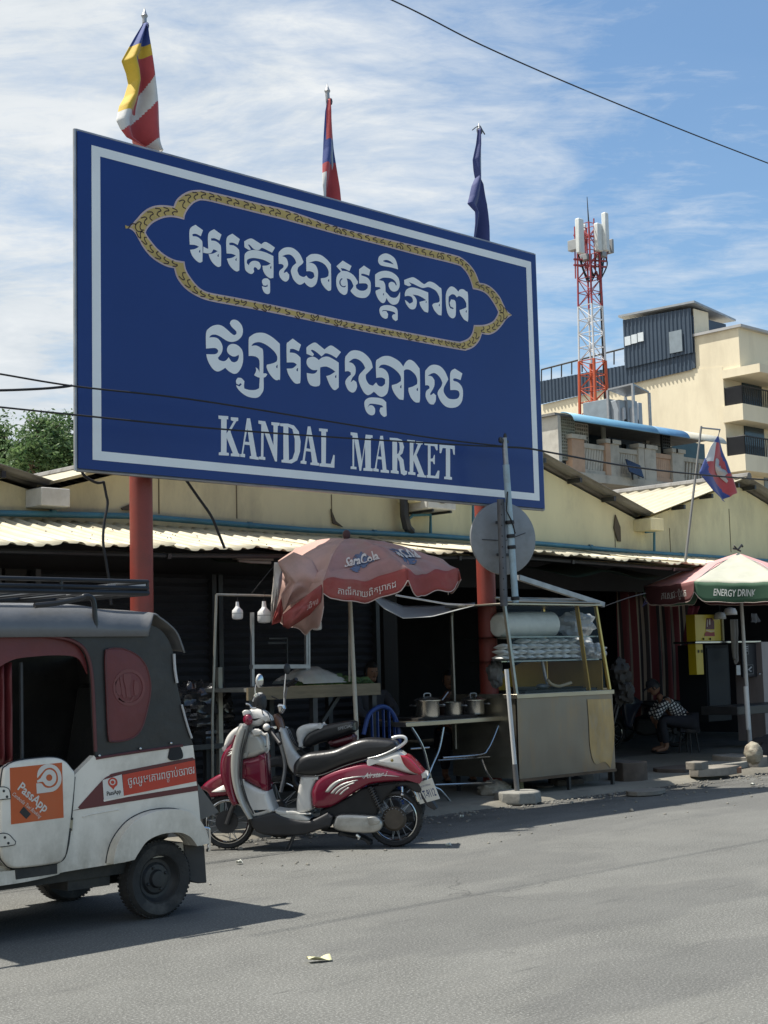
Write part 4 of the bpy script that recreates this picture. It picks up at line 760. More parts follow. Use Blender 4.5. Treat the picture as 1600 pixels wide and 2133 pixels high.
# ---- lattice tower
YT = 40.0; tx = lambda px, py, d=0: at(px, py, YT - d)
tw = thing('lattice_tower', 'red and white lattice telecom tower with white panel antennas on the old block roof', 'telecom tower', tx(1238, 880))
rd, wt = mat('tower_red', (.5, .09, .03), .5), mat('tower_white', (.62, .62, .62), .5); dr = mat('tower_dark_red', (.33, .05, .06), .5)
zb0, zt0 = tx(1238, 880).z - 1, tx(1228, 470).z
cb, ctp = tx(1238, 870), tx(1229, 475)
def tc_(z): f = (z - cb.z) / (ctp.z - cb.z); return V((cb.x + (ctp.x - cb.x) * f * .3, YT, z)), .46 - .12 * f
levels = [zb0 + (zt0 - zb0) * i / 16 for i in range(17)]
zband = [tx(1236, 758).z, tx(1232, 625).z, tx(1230, 560).z]
for nm, lo, hi, m_ in (('lower_lattice', -99, zband[0], rd), ('middle_lattice', zband[0], zband[1], wt), ('upper_lattice', zband[1], 999, dr)):
    b = MB()
    for i in range(16):
        z0, z1 = levels[i], levels[i + 1]; zm = (z0 + z1) / 2
        if not (lo <= zm < hi): continue
        c0_, h0 = tc_(z0); c1_, h1 = tc_(z1); cor = [(-1, -1), (1, -1), (1, 1), (-1, 1)]
        for k in range(4):
            a_ = c0_ + V((cor[k][0] * h0, cor[k][1] * h0, 0)); t2 = c1_ + V((cor[k][0] * h1, cor[k][1] * h1, 0)); k2 = (k + 1) % 4
            a2 = c0_ + V((cor[k2][0] * h0, cor[k2][1] * h0, 0)); t3 = c1_ + V((cor[k2][0] * h1, cor[k2][1] * h1, 0))
            b.tube([a_, t2], .048 if lo > -99 else .075, 6); b.tube([a_, t3] if (i + k) % 2 else [a2, t2], .022, 5); b.tube([t2, t3], .022, 5)
    b.obj(nm, m_, tw)
b = MB(); c1_, h1 = tc_(zt0); b.tube([c1_ + V((.55, -.2, 0)), tc_(zb0)[0] + V((.62, -.2, 0))], .075, 6); b.obj('cable_run', wire, tw)
b = MB(); b.tube([tx(1228, 490), tx(1223, 410)], [.05, .015], 6); b.obj('lightning_rod', dsteel, tw)
for px0, px1, py0, py1, d in ((1201, 1215, 454, 530, .7), (1256, 1267, 442, 524, .7), (1240, 1253, 464, 525, .5), (1214, 1220, 466, 520, -.6)):
    p, q = tx(px0, py0, d), tx(px1, py1, d); b = MB(); b.bx((p.x, YT - d - .12, q.z), (q.x, YT - d + .12, p.z)); b.obj('panel_antenna', mat('antenna_white', (.62, .65, .64), .4), tw, bevel=.05)
for px0, px1, py0, py1 in ((1189, 1199, 500, 524), (1243, 1254, 514, 538), (1264, 1269, 500, 530), (1212, 1222, 530, 545)):
    p, q = tx(px0, py0), tx(px1, py1); b = MB(); b.bx((p.x, YT - .3, q.z), (q.x, YT + .2, p.z)); b.obj('radio_unit', mat('radio_grey', (.3, .32, .33), .5), tw, bevel=.02)
b = MB()
for px, py0, py1 in ((1197, 472, 580), (1218, 480, 560), (1237, 455, 560), (1252, 470, 540), (1262, 450, 540)): b.tube([tx(px, py0), tx(px + 2, py1)], .035, 6)
for py in (490, 540, 552): b.tube([tx(1196, py), tx(1262, py + 4)], .05, 6)
b.obj('antenna_mount', dr, tw)
b = MB()
for i in range(7): r = random.Random(i); x0 = 1205 + i * 9; b.tube(smooth([tx(x0, 530), tx(x0 + r.uniform(-3, 8), 552), tx(x0 + (1240 - x0) * .5, 575 + r.uniform(-5, 14)), tx(1243, 565)], 5, 90, closed=False), .035, 5)
b.tube(smooth([tx(1260, 525), tx(1254, 570), tx(1251, 590), tx(1252, 605), tx(1247, 615)], 5, 90, closed=False), .035, 5); b.obj('cable_loop', wire, tw)
# ================================================================== trees
bark = mat('bark', (.1, .075, .05), .9, 0, .25, 5, .4, 20)
def leafmat(nm, c):
    m = mat(nm, c, .55, 0, .35, 2.5, spec=.4); t, B, l = tree_of(m); B.inputs['Transmission Weight'].default_value = 0
    d = t.nodes.new('ShaderNodeBsdfTranslucent'); d.inputs[0].default_value = tuple(min(1, x * 1.5) for x in c) + (1,); x = t.nodes.new('ShaderNodeMixShader'); x.inputs[0].default_value = .3
    o = t.nodes['Material Output']; l(B.outputs[0], x.inputs[1]); l(d.outputs[0], x.inputs[2]); l(x.outputs[0], o.inputs[0]); return m
lf1, lf2 = leafmat('leaf_green', (.065, .12, .045)), leafmat('leaf_light', (.13, .2, .08))
def tree(label, base, h, clumps, n, leaf, seed):
    r = random.Random(seed); rt = thing('tree', label, 'tree', base, 'trees behind the market roof'); base = V(base)
    b = MB(); top = base + V((0, 0, h * .8)); tr = smooth([base, base + V((.1, .05, h * .3)), base + V((-.1, .1, h * .55)), top], 5, 90, closed=False); b.tube(tr, [.22 - .16 * i / (len(tr) - 1) for i in range(len(tr))], 9); tk = b.obj('trunk', bark, rt)
    b = MB()
    for c_, rad in clumps:
        s = base + V((0, 0, h * r.uniform(.35, .6))); m_ = s.lerp(V(c_), .5) + V((0, 0, .3)); P = smooth([s, m_, V(c_)], 5, 90, closed=False); b.tube(P, [.09 - .07 * i / (len(P) - 1) for i in range(len(P))], 6)
        for _ in range(5): e = V(c_) + V((r.gauss(0, 1), r.gauss(0, 1), r.gauss(0, 1))).normalized() * rad * .9; b.tube([V(c_).lerp(m_, .2), V(c_).lerp(e, .5) + V((0, 0, .05)), e], [.03, .02, .008], 5)
    b.obj('limbs', bark, rt)
    b = MB(); wts = [rad ** 2 for _, rad in clumps]
    for i in range(n):
        c_, rad = r.choices(clumps, wts)[0]; d = V((r.gauss(0, 1), r.gauss(0, 1), r.gauss(0, 1))).normalized(); k = rad * (r.random() ** .4) * (1 + .25 * noise.noise(V(c_) + d * 2.2) * 2)
        p = V(c_) + d * k; 
        if noise.noise(p * 1.7) < -.12: continue
        for q in range(r.randint(1, 3)):
            p2 = p + V((r.gauss(0, .07), r.gauss(0, .07), r.gauss(0, .07))); a_ = V((r.gauss(0, 1), r.gauss(0, 1), r.gauss(0, .6))).normalized(); c2 = a_.cross(V((r.gauss(0, 1), r.gauss(0, 1), r.gauss(0, 1)))).normalized(); s = leaf * r.uniform(.6, 1.25)
            b.m = 1 if r.random() < .35 else 0; b.add([p2 - a_ * s, p2 + c2 * s * .42 , p2 + a_ * s, p2 - c2 * s * .42], [(0, 1, 2, 3)])
    b.obj('crown', [lf1, lf2], rt, norm=False)
YTR = 27.0; tp = lambda px, py, d=0: at(px, py, YTR + d)
def low(c): return c + V((0, 0, -.28))
def base_at(px, d=0): p = tp(px, 930, d); return (p.x, p.y, 0)
tree('leafy tree with thin tips rising beside the left edge of the sign', base_at(120), 6.8, [(tp(98, 915), .5), (tp(125, 930, .5), .7), (tp(152, 912, .3), .6), (tp(80, 892, .2), .33), (tp(75, 940), .6), (tp(105, 958), .8), (tp(150, 950), .8), (tp(60, 965), .6), (tp(175, 925, .4), .6), (tp(130, 980), .8)], 9000, .06, 4)
tree('low dark tree at the far left picture edge behind the grey roof', base_at(10, 3), 6.0, [(tp(5, 925, 3), .45), (tp(-25, 915, 3), .7), (tp(30, 945, 3), .6), (tp(12, 965, 3), .7), (tp(-50, 940, 3), 1.0), (tp(55, 965, 3), .6)], 6000, .06, 9)
# ================================================================== three-wheeler
YK = 7.42; YK2 = 8.6
Z1 = (0, 1180, .4)
def K(pts, n=4, c=45, y=YK):
    q = [at(px, py, y) for px, py in rg(*Z1, pts)]; return smooth([(p.x, p.z) for p in q], n, c) if n else [V((p.x, p.z)) for p in q]
def k3(P, y): return [V((p.x, y, p.y)) for p in P]
def kp(x, y, d=YK): px, py = rg(*Z1, [(x, y)])[0]; return at(px, py, d)
tuk = thing('auto_rickshaw', 'white three-wheeled taxi with black canvas hood, maroon stripe and orange door sticker', 'three-wheeler', (kp(800, 1600).x, 8.0, 0))
twh = mat('vehicle_white', (.79, .73, .63), .32, 0, .05, 3, .03, 8, coat=.35, dirt=(.36, .32, .25), dirt_amt=.55, dirt_scale=2.2)
canv = mat('black_vinyl', (.022, .022, .022), .42, 0, .18, 5, 1, 5, dirt=(.06, .055, .05), dirt_amt=.5, dirt_scale=3)
roofv = mat('grey_vinyl_roof', (.13, .133, .138), .36, 0, .15, 3, .9, 5, dirt=(.15, .15, .14), dirt_amt=.5)
maro = mat('maroon_paint', (.1, .008, .012), .35, 0, .1, 3, coat=.3); rvin = mat('red_vinyl', (.13, .022, .024), .42, 0, .12, 5, .8, 7); rtrim = mat('red_trim', (.1, .028, .03), .5)
orange = mat('orange_sticker', (.52, .095, .018), .4, 0, .06, 2, dirt=(.4, .14, .06), dirt_amt=.4); swhite = mat('sticker_white', (.66, .62, .56), .45); sblack = mat('sticker_black', (.02, .02, .02), .5); redst = mat('red_sticker', (.5, .045, .02), .38, 0, .06, 2)
chrome = mat('chrome', (.6, .6, .6), .15, 1, .05, 4)
t, B, l = tree_of(twh); base = B.inputs['Base Color'].links[0].from_socket; co = t.nodes.new('ShaderNodeTexCoord'); sp = t.nodes.new('ShaderNodeSeparateXYZ'); l(co.outputs['Object'], sp.inputs[0])   # road splash low on the body
gr = t.nodes.new('ShaderNodeMapRange'); gr.inputs[1].default_value = .72; gr.inputs[2].default_value = .3; l(sp.outputs['Z'], gr.inputs[0]); gm = t.nodes.new('ShaderNodeMath'); gm.operation = 'MULTIPLY'; l(gr.outputs[0], gm.inputs[0]); l(noi(7, 8, .7, (1, 1, .5), .35, .65, .1, .9), gm.inputs[1]); l(addmix(base, gm.outputs[0], (.3, .265, .2)), B.inputs['Base Color'])
XF = 2.75; XR = kp(1055, 1440).x
# body: side shells (near and far), tail panel, floor, nose
side = [(330, 1130), (385, 1088), (440, 1035), (490, 985), (505, 1005), (1005, 930), (1015, 1010), (1030, 1170), (1045, 1330), (1055, 1455), (985, 1452), (965, 1420), (925, 1392), (880, 1383), (800, 1393), (735, 1425), (695, 1475), (655, 1540), (550, 1556), (330, 1592), (300, 1605), (150, 1640), (-10, 1665)]
P = [V((p.x, p.y)) for p in smooth([(q.x, q.z) for q in (at(px, py, YK) for px, py in rg(*Z1, side))], 3, 40, closed=False)]; bx0 = kp(-10, 1665)
nose = [V((XF + .1, .62)), V((XF + .05, .95)), V((XF + .2, 1.05)), V((3.35, .98)), V((3.45, .62)), V((4.0, .45)), V((4.05, .5)), V((kp(20, 1500).x, kp(20, 1560).z + .05)), V((kp(300, 1500).x, kp(300, 1530).z))]
b = MB()
low = [V((bx0.x, bx0.z)), V((3.6, .3)), V((3.1, .42)), V((XF + .05, .62))]
poly = P + low + [V((XF, .95)), V((XF + .25, 1.08)), V((3.5, 1.0)), V((3.62, .5)), V((bx0.x, kp(0, 1590).z)), V((kp(290, 1560).x, kp(290, 1560).z))]
for y0, sg_ in ((YK, 1), (YK2, -1)): b.flat([k3(poly, y0)], (0, .05 * sg_, 0))
zt_, zb2 = kp(1005, 930).z, kp(1055, 1455).z + .1
b.flat([[V((kp(1005, 930).x - .04, YK + .05, kp(1005, 930).z)), V((XR - .03, YK + .05, zb2)), V((XR - .03, YK2 - .05, zb2)), V((kp(1005, 930).x - .04, YK2 - .05, kp(1005, 930).z))]], (.03, 0, 0))
b.bx((3.55, YK + .05, kp(100, 1600).z - .02), (XR - .1, YK2 - .05, kp(100, 1600).z + .05))
b.bx((XF + .02, YK + .12, .6), (XF + .12, YK2 - .12, 1.04))
b.obj('body', twh, tuk, bevel=.008)
for y, ex in ((YK, -1), (YK2, 1)):
    arc_o = [(552, 1545), (560, 1490), (585, 1420), (640, 1345), (700, 1300), (780, 1270), (880, 1260), (950, 1275), (1005, 1320), (1040, 1385), (1058, 1455)]
    arc_i = [(988, 1452), (960, 1412), (925, 1390), (880, 1381), (800, 1391), (732, 1423), (692, 1473), (652, 1540)]
    if y == YK or True:
        b = MB(); A_ = K(arc_o, 3, 60)[:-3]; I_ = K(arc_i, 3, 60)[:-3]
        b.flat([k3(A_ + I_, y + .02 * -ex)], (0, .1 * ex, 0)); b.obj('fender', twh, tuk, bevel=.034); b = MB(); b.tube([V((p.x, y + .0 * ex, p.z)) for p in k3(A_, y)], .0055, 5); b.obj('fender_seam', sblack, tuk)
# door with sticker
dr_ = [(8, 1080), (30, 1040), (80, 1015), (180, 1000), (275, 995), (330, 1012), (365, 1050), (383, 1085), (375, 1200), (358, 1350), (340, 1480), (325, 1520), (290, 1545), (150, 1565), (60, 1570), (20, 1545), (-5, 1490), (-8, 1300)]
b = MB(); b.pillow(K(dr_, 4, 60), (0, YK + .012, 0), (1, 0, 0), (0, 0, 1), (0, 1, 0), .07, .016); door = b.obj('door', twh, tuk)
b = MB(); dl_ = K(dr_, 4, 60); b.tube([V((p.x, YK - .001, p.y)) for p in dl_], .006, 5, closed=True); b.obj('door_seam', sblack, tuk)
b = MB(); b.flat([k3(K([(380, 1100), (392, 1095), (370, 1370), (350, 1490), (330, 1530), (312, 1540), (340, 1480), (362, 1350)], 2, 60), YK - .003)], (0, .003, 0)); b.obj('door_gap', sblack, tuk)
Z2 = (0, 1560, .15)
def kz(x, y, lift): px, py = rg(*Z2, [(x, y)])[0]; return at(px, py, YK - lift)
def stk(pts, lift, n=3, c=50, reg=Z2):
    q = [at(px, py, YK - lift) for px, py in rg(*reg, pts)]; P = smooth([(p.x, p.z) for p in q], n, c) if n else [V((p.x, p.z)) for p in q]; return [V((p.x, YK - lift, p.y)) for p in P]
circ = lambda x, y, rx, ry, n=28, a0=0, a1=2 * math.pi: [(x + rx * math.cos(a0 + (a1 - a0) * i / n), y + ry * math.sin(a0 + (a1 - a0) * i / n)) for i in range(n)]
DL = .0245
b = MB(); b.flat([stk([(137, 265), (862, 190), (885, 955), (155, 1050)], DL, 0)], (0, .002, 0)); stck = b.obj('sticker', orange, door)
b = MB()
b.flat([stk([(512, 622), (505, 480), (525, 478), (575, 480), (610, 520), (650, 540), (700, 540), (760, 515), (800, 460), (805, 390), (785, 320), (740, 275), (690, 262), (640, 275), (600, 310), (520, 405), (515, 380), (530, 300), (580, 240), (650, 212), (720, 215), (790, 250), (840, 320), (855, 400), (845, 480), (800, 550), (740, 590), (650, 605)], DL + .0015, 2, 60)], (0, .001, 0))
b.flat([stk([(515, 440), (560, 410), (605, 340), (640, 300), (690, 285), (740, 305), (775, 350), (782, 410), (765, 470), (720, 510), (680, 518), (630, 500), (595, 455), (520, 470)], DL + .0015, 2, 60), stk(circ(684, 400, 44, 46), DL + .0015, 0)], (0, .001, 0))
b.obj('pin_logo', swhite, stck)
b = MB()
# lettering set along a falling diagonal
O = kz(235, 555, DL + .002); E_ = kz(630, 890, DL + .002); ud = (E_ - O); Ln = ud.length; ud.normalize(); vd = V((-ud.z, 0, ud.x)) * -1
if vd.z < 0: vd = -vd
m = txt('PassApp', 1, bold=.02); wmax = max(v.co.x for v in m.vertices); s = Ln / wmax * .98; b.mesh(m, lambda c: O + ud * c.x * s + vd * c.y * s * 1.05)
m = txt('Cambodia Taxi Booking', 1, shear=.3); wmax = max(v.co.x for v in m.vertices); O2 = kz(178, 610, DL + .002); L2_ = (kz(560, 960, DL + .002) - O2).length; s2 = L2_ / wmax; b.mesh(m, lambda c: O2 + ud * c.x * s2 + vd * c.y * s2 * 1.3 - vd * .012); b.obj('sticker_lettering', swhite, stck)
b = MB(); b.flat([stk([(330, 800), (430, 905), (365, 975), (270, 880)], DL + .0015, 0)], (0, .001, 0)); b.obj('black_tag', sblack, stck)
for pts, dots in (([(-15, 530), (60, 530), (115, 555), (135, 600), (145, 690), (-15, 705)], [(55, 585), (100, 665)]), ([(-15, 1180), (50, 1172), (120, 1190), (170, 1240), (215, 1290), (205, 1330), (100, 1350), (-15, 1362)], [(70, 1230), (118, 1310)])):
    b = MB(); b.flat([stk(pts, DL + .004, 3, 50)], (0, .008, 0)); h_ = b.obj('hinge', twh, door, bevel=.003); b = MB(); b.tube(stk(pts, DL + .002, 3, 50), .0035, 5, closed=True); b.obj('hinge_edge', sblack, h_)
    b = MB()
    for d in dots: b.flat([stk(circ(d[0], d[1], 17, 19, 12), DL + .006, 0)], (0, .002, 0))
    b.obj('hinge_bolts', sblack, h_)
b = MB(); b.flat([stk([(955, 945), (1018, 955), (1005, 1140), (945, 1140)], .006, 0)], (0, .006, 0)); lk = b.obj('latch_plate', mat('dull_brass', (.3, .27, .2), .4, .6), tuk)
b = MB(); b.flat([stk(circ(1000, 970, 18, 20, 12), .008, 0)], (0, .002, 0)); b.flat([stk(circ(980, 1120, 18, 20, 12), .008, 0)], (0, .002, 0)); b.obj('latch_holes', sblack, lk)
# stripe and banner
Z3 = (150, 1560, .16875)
b = MB(); b.flat([stk([(85, 725), (100, 695), (370, 395), (460, 330), (560, 290), (1180, 165), (1490, 105), (1520, 130), (1555, 515), (130, 745), (95, 742)], .003, 3, 40, Z3)], (0, .003, 0)); b.obj('maroon_stripe', maro, tuk)
b = MB(); b.flat([stk([(388, 628), (1535, 400), (1545, 452), (700, 590), (395, 652)], .0042, 0, 0, Z3)], (0, .001, 0)); b.obj('cream_line', twh, tuk)
b = MB(); b.flat([stk([(625, 320), (1515, 140), (1535, 400), (640, 580)], .0055, 0, 0, Z3)], (0, .001, 0)); bn = b.obj('banner', redst, tuk)
b = MB(); b.flat([stk([(378, 385), (615, 315), (640, 580), (395, 632)], .0055, 0, 0, Z3)], (0, .001, 0)); b.obj('white_label', swhite, bn)
b = MB(); b.flat([stk([(455, 445), (445, 400), (470, 365), (505, 352), (545, 370), (562, 410), (555, 450), (530, 470), (512, 505), (490, 480)], .007, 3, 70, Z3), stk(circ(502, 410, 38, 38, 18), .007, 0, 0, Z3)], (0, .001, 0))
b.flat([stk(circ(502, 412, 22, 22, 18), .007, 0, 0, Z3)], (0, .001, 0)); b.obj('label_pin', redst, bn)
b = MB(); O = stk([(430, 580)], .007, 0, 0, Z3)[0]; E_ = stk([(605, 545)], .007, 0, 0, Z3)[0]; ud2 = (E_ - O); L3 = ud2.length; ud2.normalize(); vd2 = V((-ud2.z, 0, ud2.x)); vd2 = vd2 if vd2.z > 0 else -vd2
m = txt('PassApp', 1, bold=.02); s3 = L3 / max(v.co.x for v in m.vertices); b.mesh(m, lambda c: O + ud2 * c.x * s3 + vd2 * c.y * s3 * 1.2); b.obj('label_lettering', sblack, bn)
b = MB(); O = stk([(690, 455)], .008, 0, 0, Z3)[0]; E_ = stk([(1518, 300)], .008, 0, 0, Z3)[0]; ud3 = (E_ - O); L3 = ud3.length; ud3.normalize(); vd3 = V((-ud3.z, 0, ud3.x)); vd3 = vd3 if vd3.z > 0 else -vd3
runs = [('ចូ', 0, 0, 1), ('ល', .58, 0, 1), ('រូ', 1.5, 0, 1), ('ម', 1.86, 0, 1), ('េ', 2.5, 0, 1), ('គ', 2.78, 0, 1), ('ា', 3.45, 0, 1), ('រ', 3.7, 0, 1), ('ព', 3.98, 0, 1), ('ច', 4.62, 0, 1), ('ប', 4.68, -.36, .55), ('ា', 5.3, 0, 1), ('ប់', 5.55, 0, 1), ('ច', 6.2, 0, 1), ('រ', 6.76, 0, 1), ('ា', 7.16, 0, 1), ('ច', 7.4, 0, 1), ('រ', 7.96, 0, 1)]
s4 = L3 / 8.25; khmer(b, runs, lambda x, y: O + ud3 * x * s4 + vd3 * y * s4 * 1.15, .0); b.obj('banner_lettering', swhite, bn)
b = MB(); b.flat([k3(K([(880, 960), (888, 945), (935, 938), (945, 960), (950, 985), (940, 1002), (890, 1010), (873, 995)], 3, 60), YK - .008)], (0, .01, 0)); b.obj('fuel_flap', blk, tuk, bevel=.003)
b = MB(); b.tube(k3(K([(430, 1305), (470, 1292), (560, 1275), (640, 1262)], 3, 80)[:-3], YK - .001), .004, 5); b.obj('pressed_crease', twh, tuk)
# canvas hood: side walls, roof, rear curtain
hood_side = [(-40, 352), (300, 345), (500, 338), (740, 318), (790, 308), (838, 330), (876, 378), (905, 450), (910, 520), (925, 630), (955, 760), (985, 860), (1008, 925), (505, 1008), (500, 985), (488, 800), (478, 600), (465, 500), (440, 440), (400, 402), (330, 378), (200, 362), (60, 362), (-40, 370)]
P = K(hood_side, 3, 45)
xl = kp(-40, 360)
for y, sg_ in ((YK + .006, 1), (YK2 - .006, -1)): b = MB(); b.flat([k3(P + [V((XF + .35, xl.z)), V((XF + .35, xl.z + .05))], y)], (0, .02 * sg_, 0)); b.obj('hood_side', canv, tuk, bevel=.004)
# header valance in red inside the opening edge
hv = [(-40, 372), (60, 364), (200, 364), (330, 380), (400, 404), (440, 442), (463, 500), (470, 560), (440, 500), (400, 468), (300, 462), (200, 468), (100, 480), (40, 505), (0, 530), (-40, 540)]
b = MB(); b.flat([k3(K(hv, 3, 50), YK + .03)], (0, .012, 0)); b.obj('red_header', rvin, tuk)
b = MB(); b.tube(k3(K([(-40, 366), (60, 358), (200, 358), (330, 373), (400, 398), (442, 436), (468, 500), (482, 600), (492, 800), (500, 1000)], 4, 90)[:-4], YK), .011, 6); b.tube(k3(K([(500, 1000), (700, 968), (1006, 925)], 4, 90)[:-4], YK), .009, 6); b.obj('red_piping', rtrim, tuk)
# window of red vinyl with round monogram
wv = [(550, 435), (580, 428), (640, 430), (710, 462), (755, 515), (778, 590), (780, 660), (765, 740), (740, 830), (705, 880), (650, 905), (580, 912), (565, 895), (558, 800), (552, 650), (546, 500)]
b = MB(); b.pillow(K(wv, 4, 60), (0, YK + .002, 0), (1, 0, 0), (0, 0, 1), (0, 1, 0), .02, .006); wn_ = b.obj('red_window_patch', rvin, tuk)
b = MB(); b.tube(k3(K(wv, 4, 60), YK - .008), .005, 5, closed=True); b.obj('patch_piping', rtrim, wn_)
emb = mat('embossed_red', (.16, .04, .04), .4)
b = MB(); b.flat([k3(K(circ(668, 630, 84, 96, 30), 1, 180), YK - .011), k3(K(circ(668, 630, 70, 80, 30), 1, 180), YK - .011)], (0, .004, 0))
Q = (180, 1330, .1078)
def em(pts): q = [at(px, py, YK - .011) for px, py in rg(*Q, pts)]; return q
for pts in ([(640, 720), (690, 760), (760, 1130), (720, 1150), (690, 1080)], [(720, 690), (870, 690), (870, 790), (830, 950), (860, 1140), (780, 1140), (760, 950), (720, 800)], [(930, 800), (1010, 860), (1015, 1030), (985, 1100), (930, 1100), (915, 950)], [(560, 850), (620, 760), (680, 1060), (640, 1110), (570, 1040)], [(620, 1140), (720, 1200), (850, 1200), (900, 1120), (930, 1130), (880, 1230), (720, 1235), (620, 1180)]): b.flat([em(pts)], (0, .004, 0))
b.obj('round_monogram', emb, wn_)
# roof
top = [(-700, 195), (-300, 198), (0, 205), (250, 208), (430, 210), (500, 225), (600, 236), (745, 243), (780, 262), (830, 300), (870, 345), (905, 440)]
TP = [kp(x, y, YK + .1) for x, y in top]; TP = smooth([(p.x, p.z) for p in TP], 4, 60, closed=False); zside = xl.z - .01
b = MB(); vs = []; fs = []; NS = 18
for p in TP:
    zs_ = min(zside, p.y - .03) if p.x < kp(780, 262).x else p.y - .015
    hgt = max(.015, p.y - zs_)
    for j in range(NS + 1):
        f = j / NS
        if f < .25: a_ = f / .25 * math.pi / 2; y = YK - .015 + .11 * (1 - math.cos(a_)); z = zs_ + hgt * math.sin(a_)
        elif f > .75: a_ = (1 - f) / .25 * math.pi / 2; y = YK2 + .015 - .11 * (1 - math.cos(a_)); z = zs_ + hgt * math.sin(a_)
        else: g = (f - .25) / .5; y = YK - .015 + .11 + (YK2 - YK + .03 - .22) * g; z = zs_ + hgt + .035 * math.sin(math.pi * g)
        vs.append(V((max(p.x, XF + .3), y, z)))
for i in range(len(TP) - 1):
    for j in range(NS): a_ = i * (NS + 1) + j; fs.append((a_, a_ + 1, a_ + NS + 2, a_ + NS + 1))
b.add(vs, fs); b.obj('roof', roofv, tuk, solid=.012, norm=False, sm=70)
rear = K([(905, 450), (912, 540), (925, 630), (955, 760), (1008, 925)], 4, 90)[:-4]
b = MB(); b.grid(lambda u, v: V((rear[min(len(rear) - 1, int(u * (len(rear) - 1)))].x + .01, YK + .02 + (YK2 - YK - .04) * v, rear[min(len(rear) - 1, int(u * (len(rear) - 1)))].y)), len(rear) - 1, 8); b.obj('rear_curtain', canv, tuk, solid=.01)
b = MB(); b.tube(k3(K([(905, 455), (910, 540), (925, 630)], 3, 90)[:-3], YK - .004), .009, 6); b.obj('pale_piping', mat('piping_white', (.5, .5, .5), .4), tuk); b = MB(); b.tube(k3(K([(945, 720), (975, 830), (1005, 915)], 3, 90)[:-3], YK - .004), .007, 6); b.obj('pale_piping', mat('piping_white', (.5, .5, .5), .4), tuk)
b = MB()
for x, y in ((498, 335), (728, 948), (888, 920), (515, 985)): b.ell(kp(x, y) + V((0, -.008, 0)), (.008, .006, .008), seg=8, rings=6)
b.obj('snap_studs', chrome, tuk)
# cabin inside
b = MB(); b.bx((XF + .4, YK2 - .05, .5), (kp(1000, 900).x, YK2 - .03, zside)); b.obj('far_curtain', canv, tuk)
b = MB(); b.bx((kp(520, 900).x, YK + .06, .45), (kp(1000, 900).x - .12, YK2 - .06, .86)); b.obj('seat', canv, tuk, bevel=.04)
b = MB(); b.box((kp(900, 900).x, (YK + YK2) / 2, 1.1), (.12, YK2 - YK - .16, .62), Matrix.Rotation(.18, 3, 'Y')); b.obj('seat_back', canv, tuk, bevel=.03)
b = MB(); b.grid(lambda u, v: V((kp(-60, 700).x + (kp(112, 700).x - kp(-60, 700).x) * u, YK + .1 + .03 * math.sin(u * 26 + v) , kp(0, 1040).z + (kp(0, 500).z - kp(0, 1040).z) * v)), 40, 6); b.obj('red_curtain', rvin, tuk, solid=.006, norm=False)
b = MB(); b.tube([kp(110, 500, YK + .1), kp(115, 1020, YK + .1)], .012, 6); b.tube([(3.45, YK + .06, .95), (XF + .45, YK + .06, zside)], .018, 8); b.tube([(3.45, YK2 - .06, .95), (XF + .45, YK2 - .06, zside)], .018, 8); b.obj('cabin_tube', dsteel, tuk)
b = MB(); b.flat([[V((XF + .17, YK + .15, 1.05)), V((XF + .17, YK2 - .15, 1.05)), V((XF + .42, YK2 - .12, zside)), V((XF + .42, YK + .12, zside))]]); b.obj('windscreen', glass('clear_glass'), tuk)
# sill box, chassis, mud flap, bumper
b = MB(); b.flat([k3(K([(75, 1575), (300, 1548), (300, 1600), (80, 1632)], 0), YK - .002)], (0, .12, 0)); b.obj('step_box', mat('grimy_black', (.03, .03, .028), .8, 0, .3, 4, dirt=(.1, .09, .07), dirt_amt=.6), tuk, bevel=.006)
b = MB(); z0 = kp(300, 1640).z; b.bx((3.5, YK + .08, z0 - .02), (XR - .22, YK2 - .08, kp(300, 1590).z)); b.bx((kp(400, 1600).x, YK + .1, z0 - .08), (kp(620, 1600).x, YK + .3, z0 + .05)); b.bx((kp(780, 1600).x - .1, YK + .3, .2), (kp(780, 1600).x + .12, YK2 - .2, .36)); b.obj('chassis', mat('grimy_black', (.03, .03, .028)), tuk)
b = MB(); b.flat([k3(K([(975, 1440), (1090, 1455), (1103, 1652), (1060, 1655), (985, 1635)], 0), YK + .05)], (0, .3, 0)); b.obj('mud_flap', mat('dusty_rubber', (.06, .055, .05), .9, 0, .2, 4), tuk, bevel=.006)
b = MB(); b.tube(k3(K([(1066, 1362), (1090, 1365), (1098, 1380), (1098, 1470), (1085, 1478)], 3, 90)[:-3], YK + .02), .011, 8); b.tube([kp(1085, 1375, YK + .02), kp(1085, 1375, YK + .02) + V((.02, 1.1, 0))], .014, 8); b.obj('bumper_bar', chrome, tuk)
b = MB(); b.flat([[kp(1030, 1130, YK + .1), kp(1045, 1320, YK + .1), kp(1140, 1280, YK + .1)]], (0, .01, 0)); b.obj('splash_sheet', mat('smoked_sheet', (.12, .11, .1), .5), tuk)
tyre = mat('dusty_tyre', (.035, .034, .032), .9, 0, .25, 7, .35, 60, dirt=(.12, .11, .095), dirt_amt=.7, dirt_scale=6)
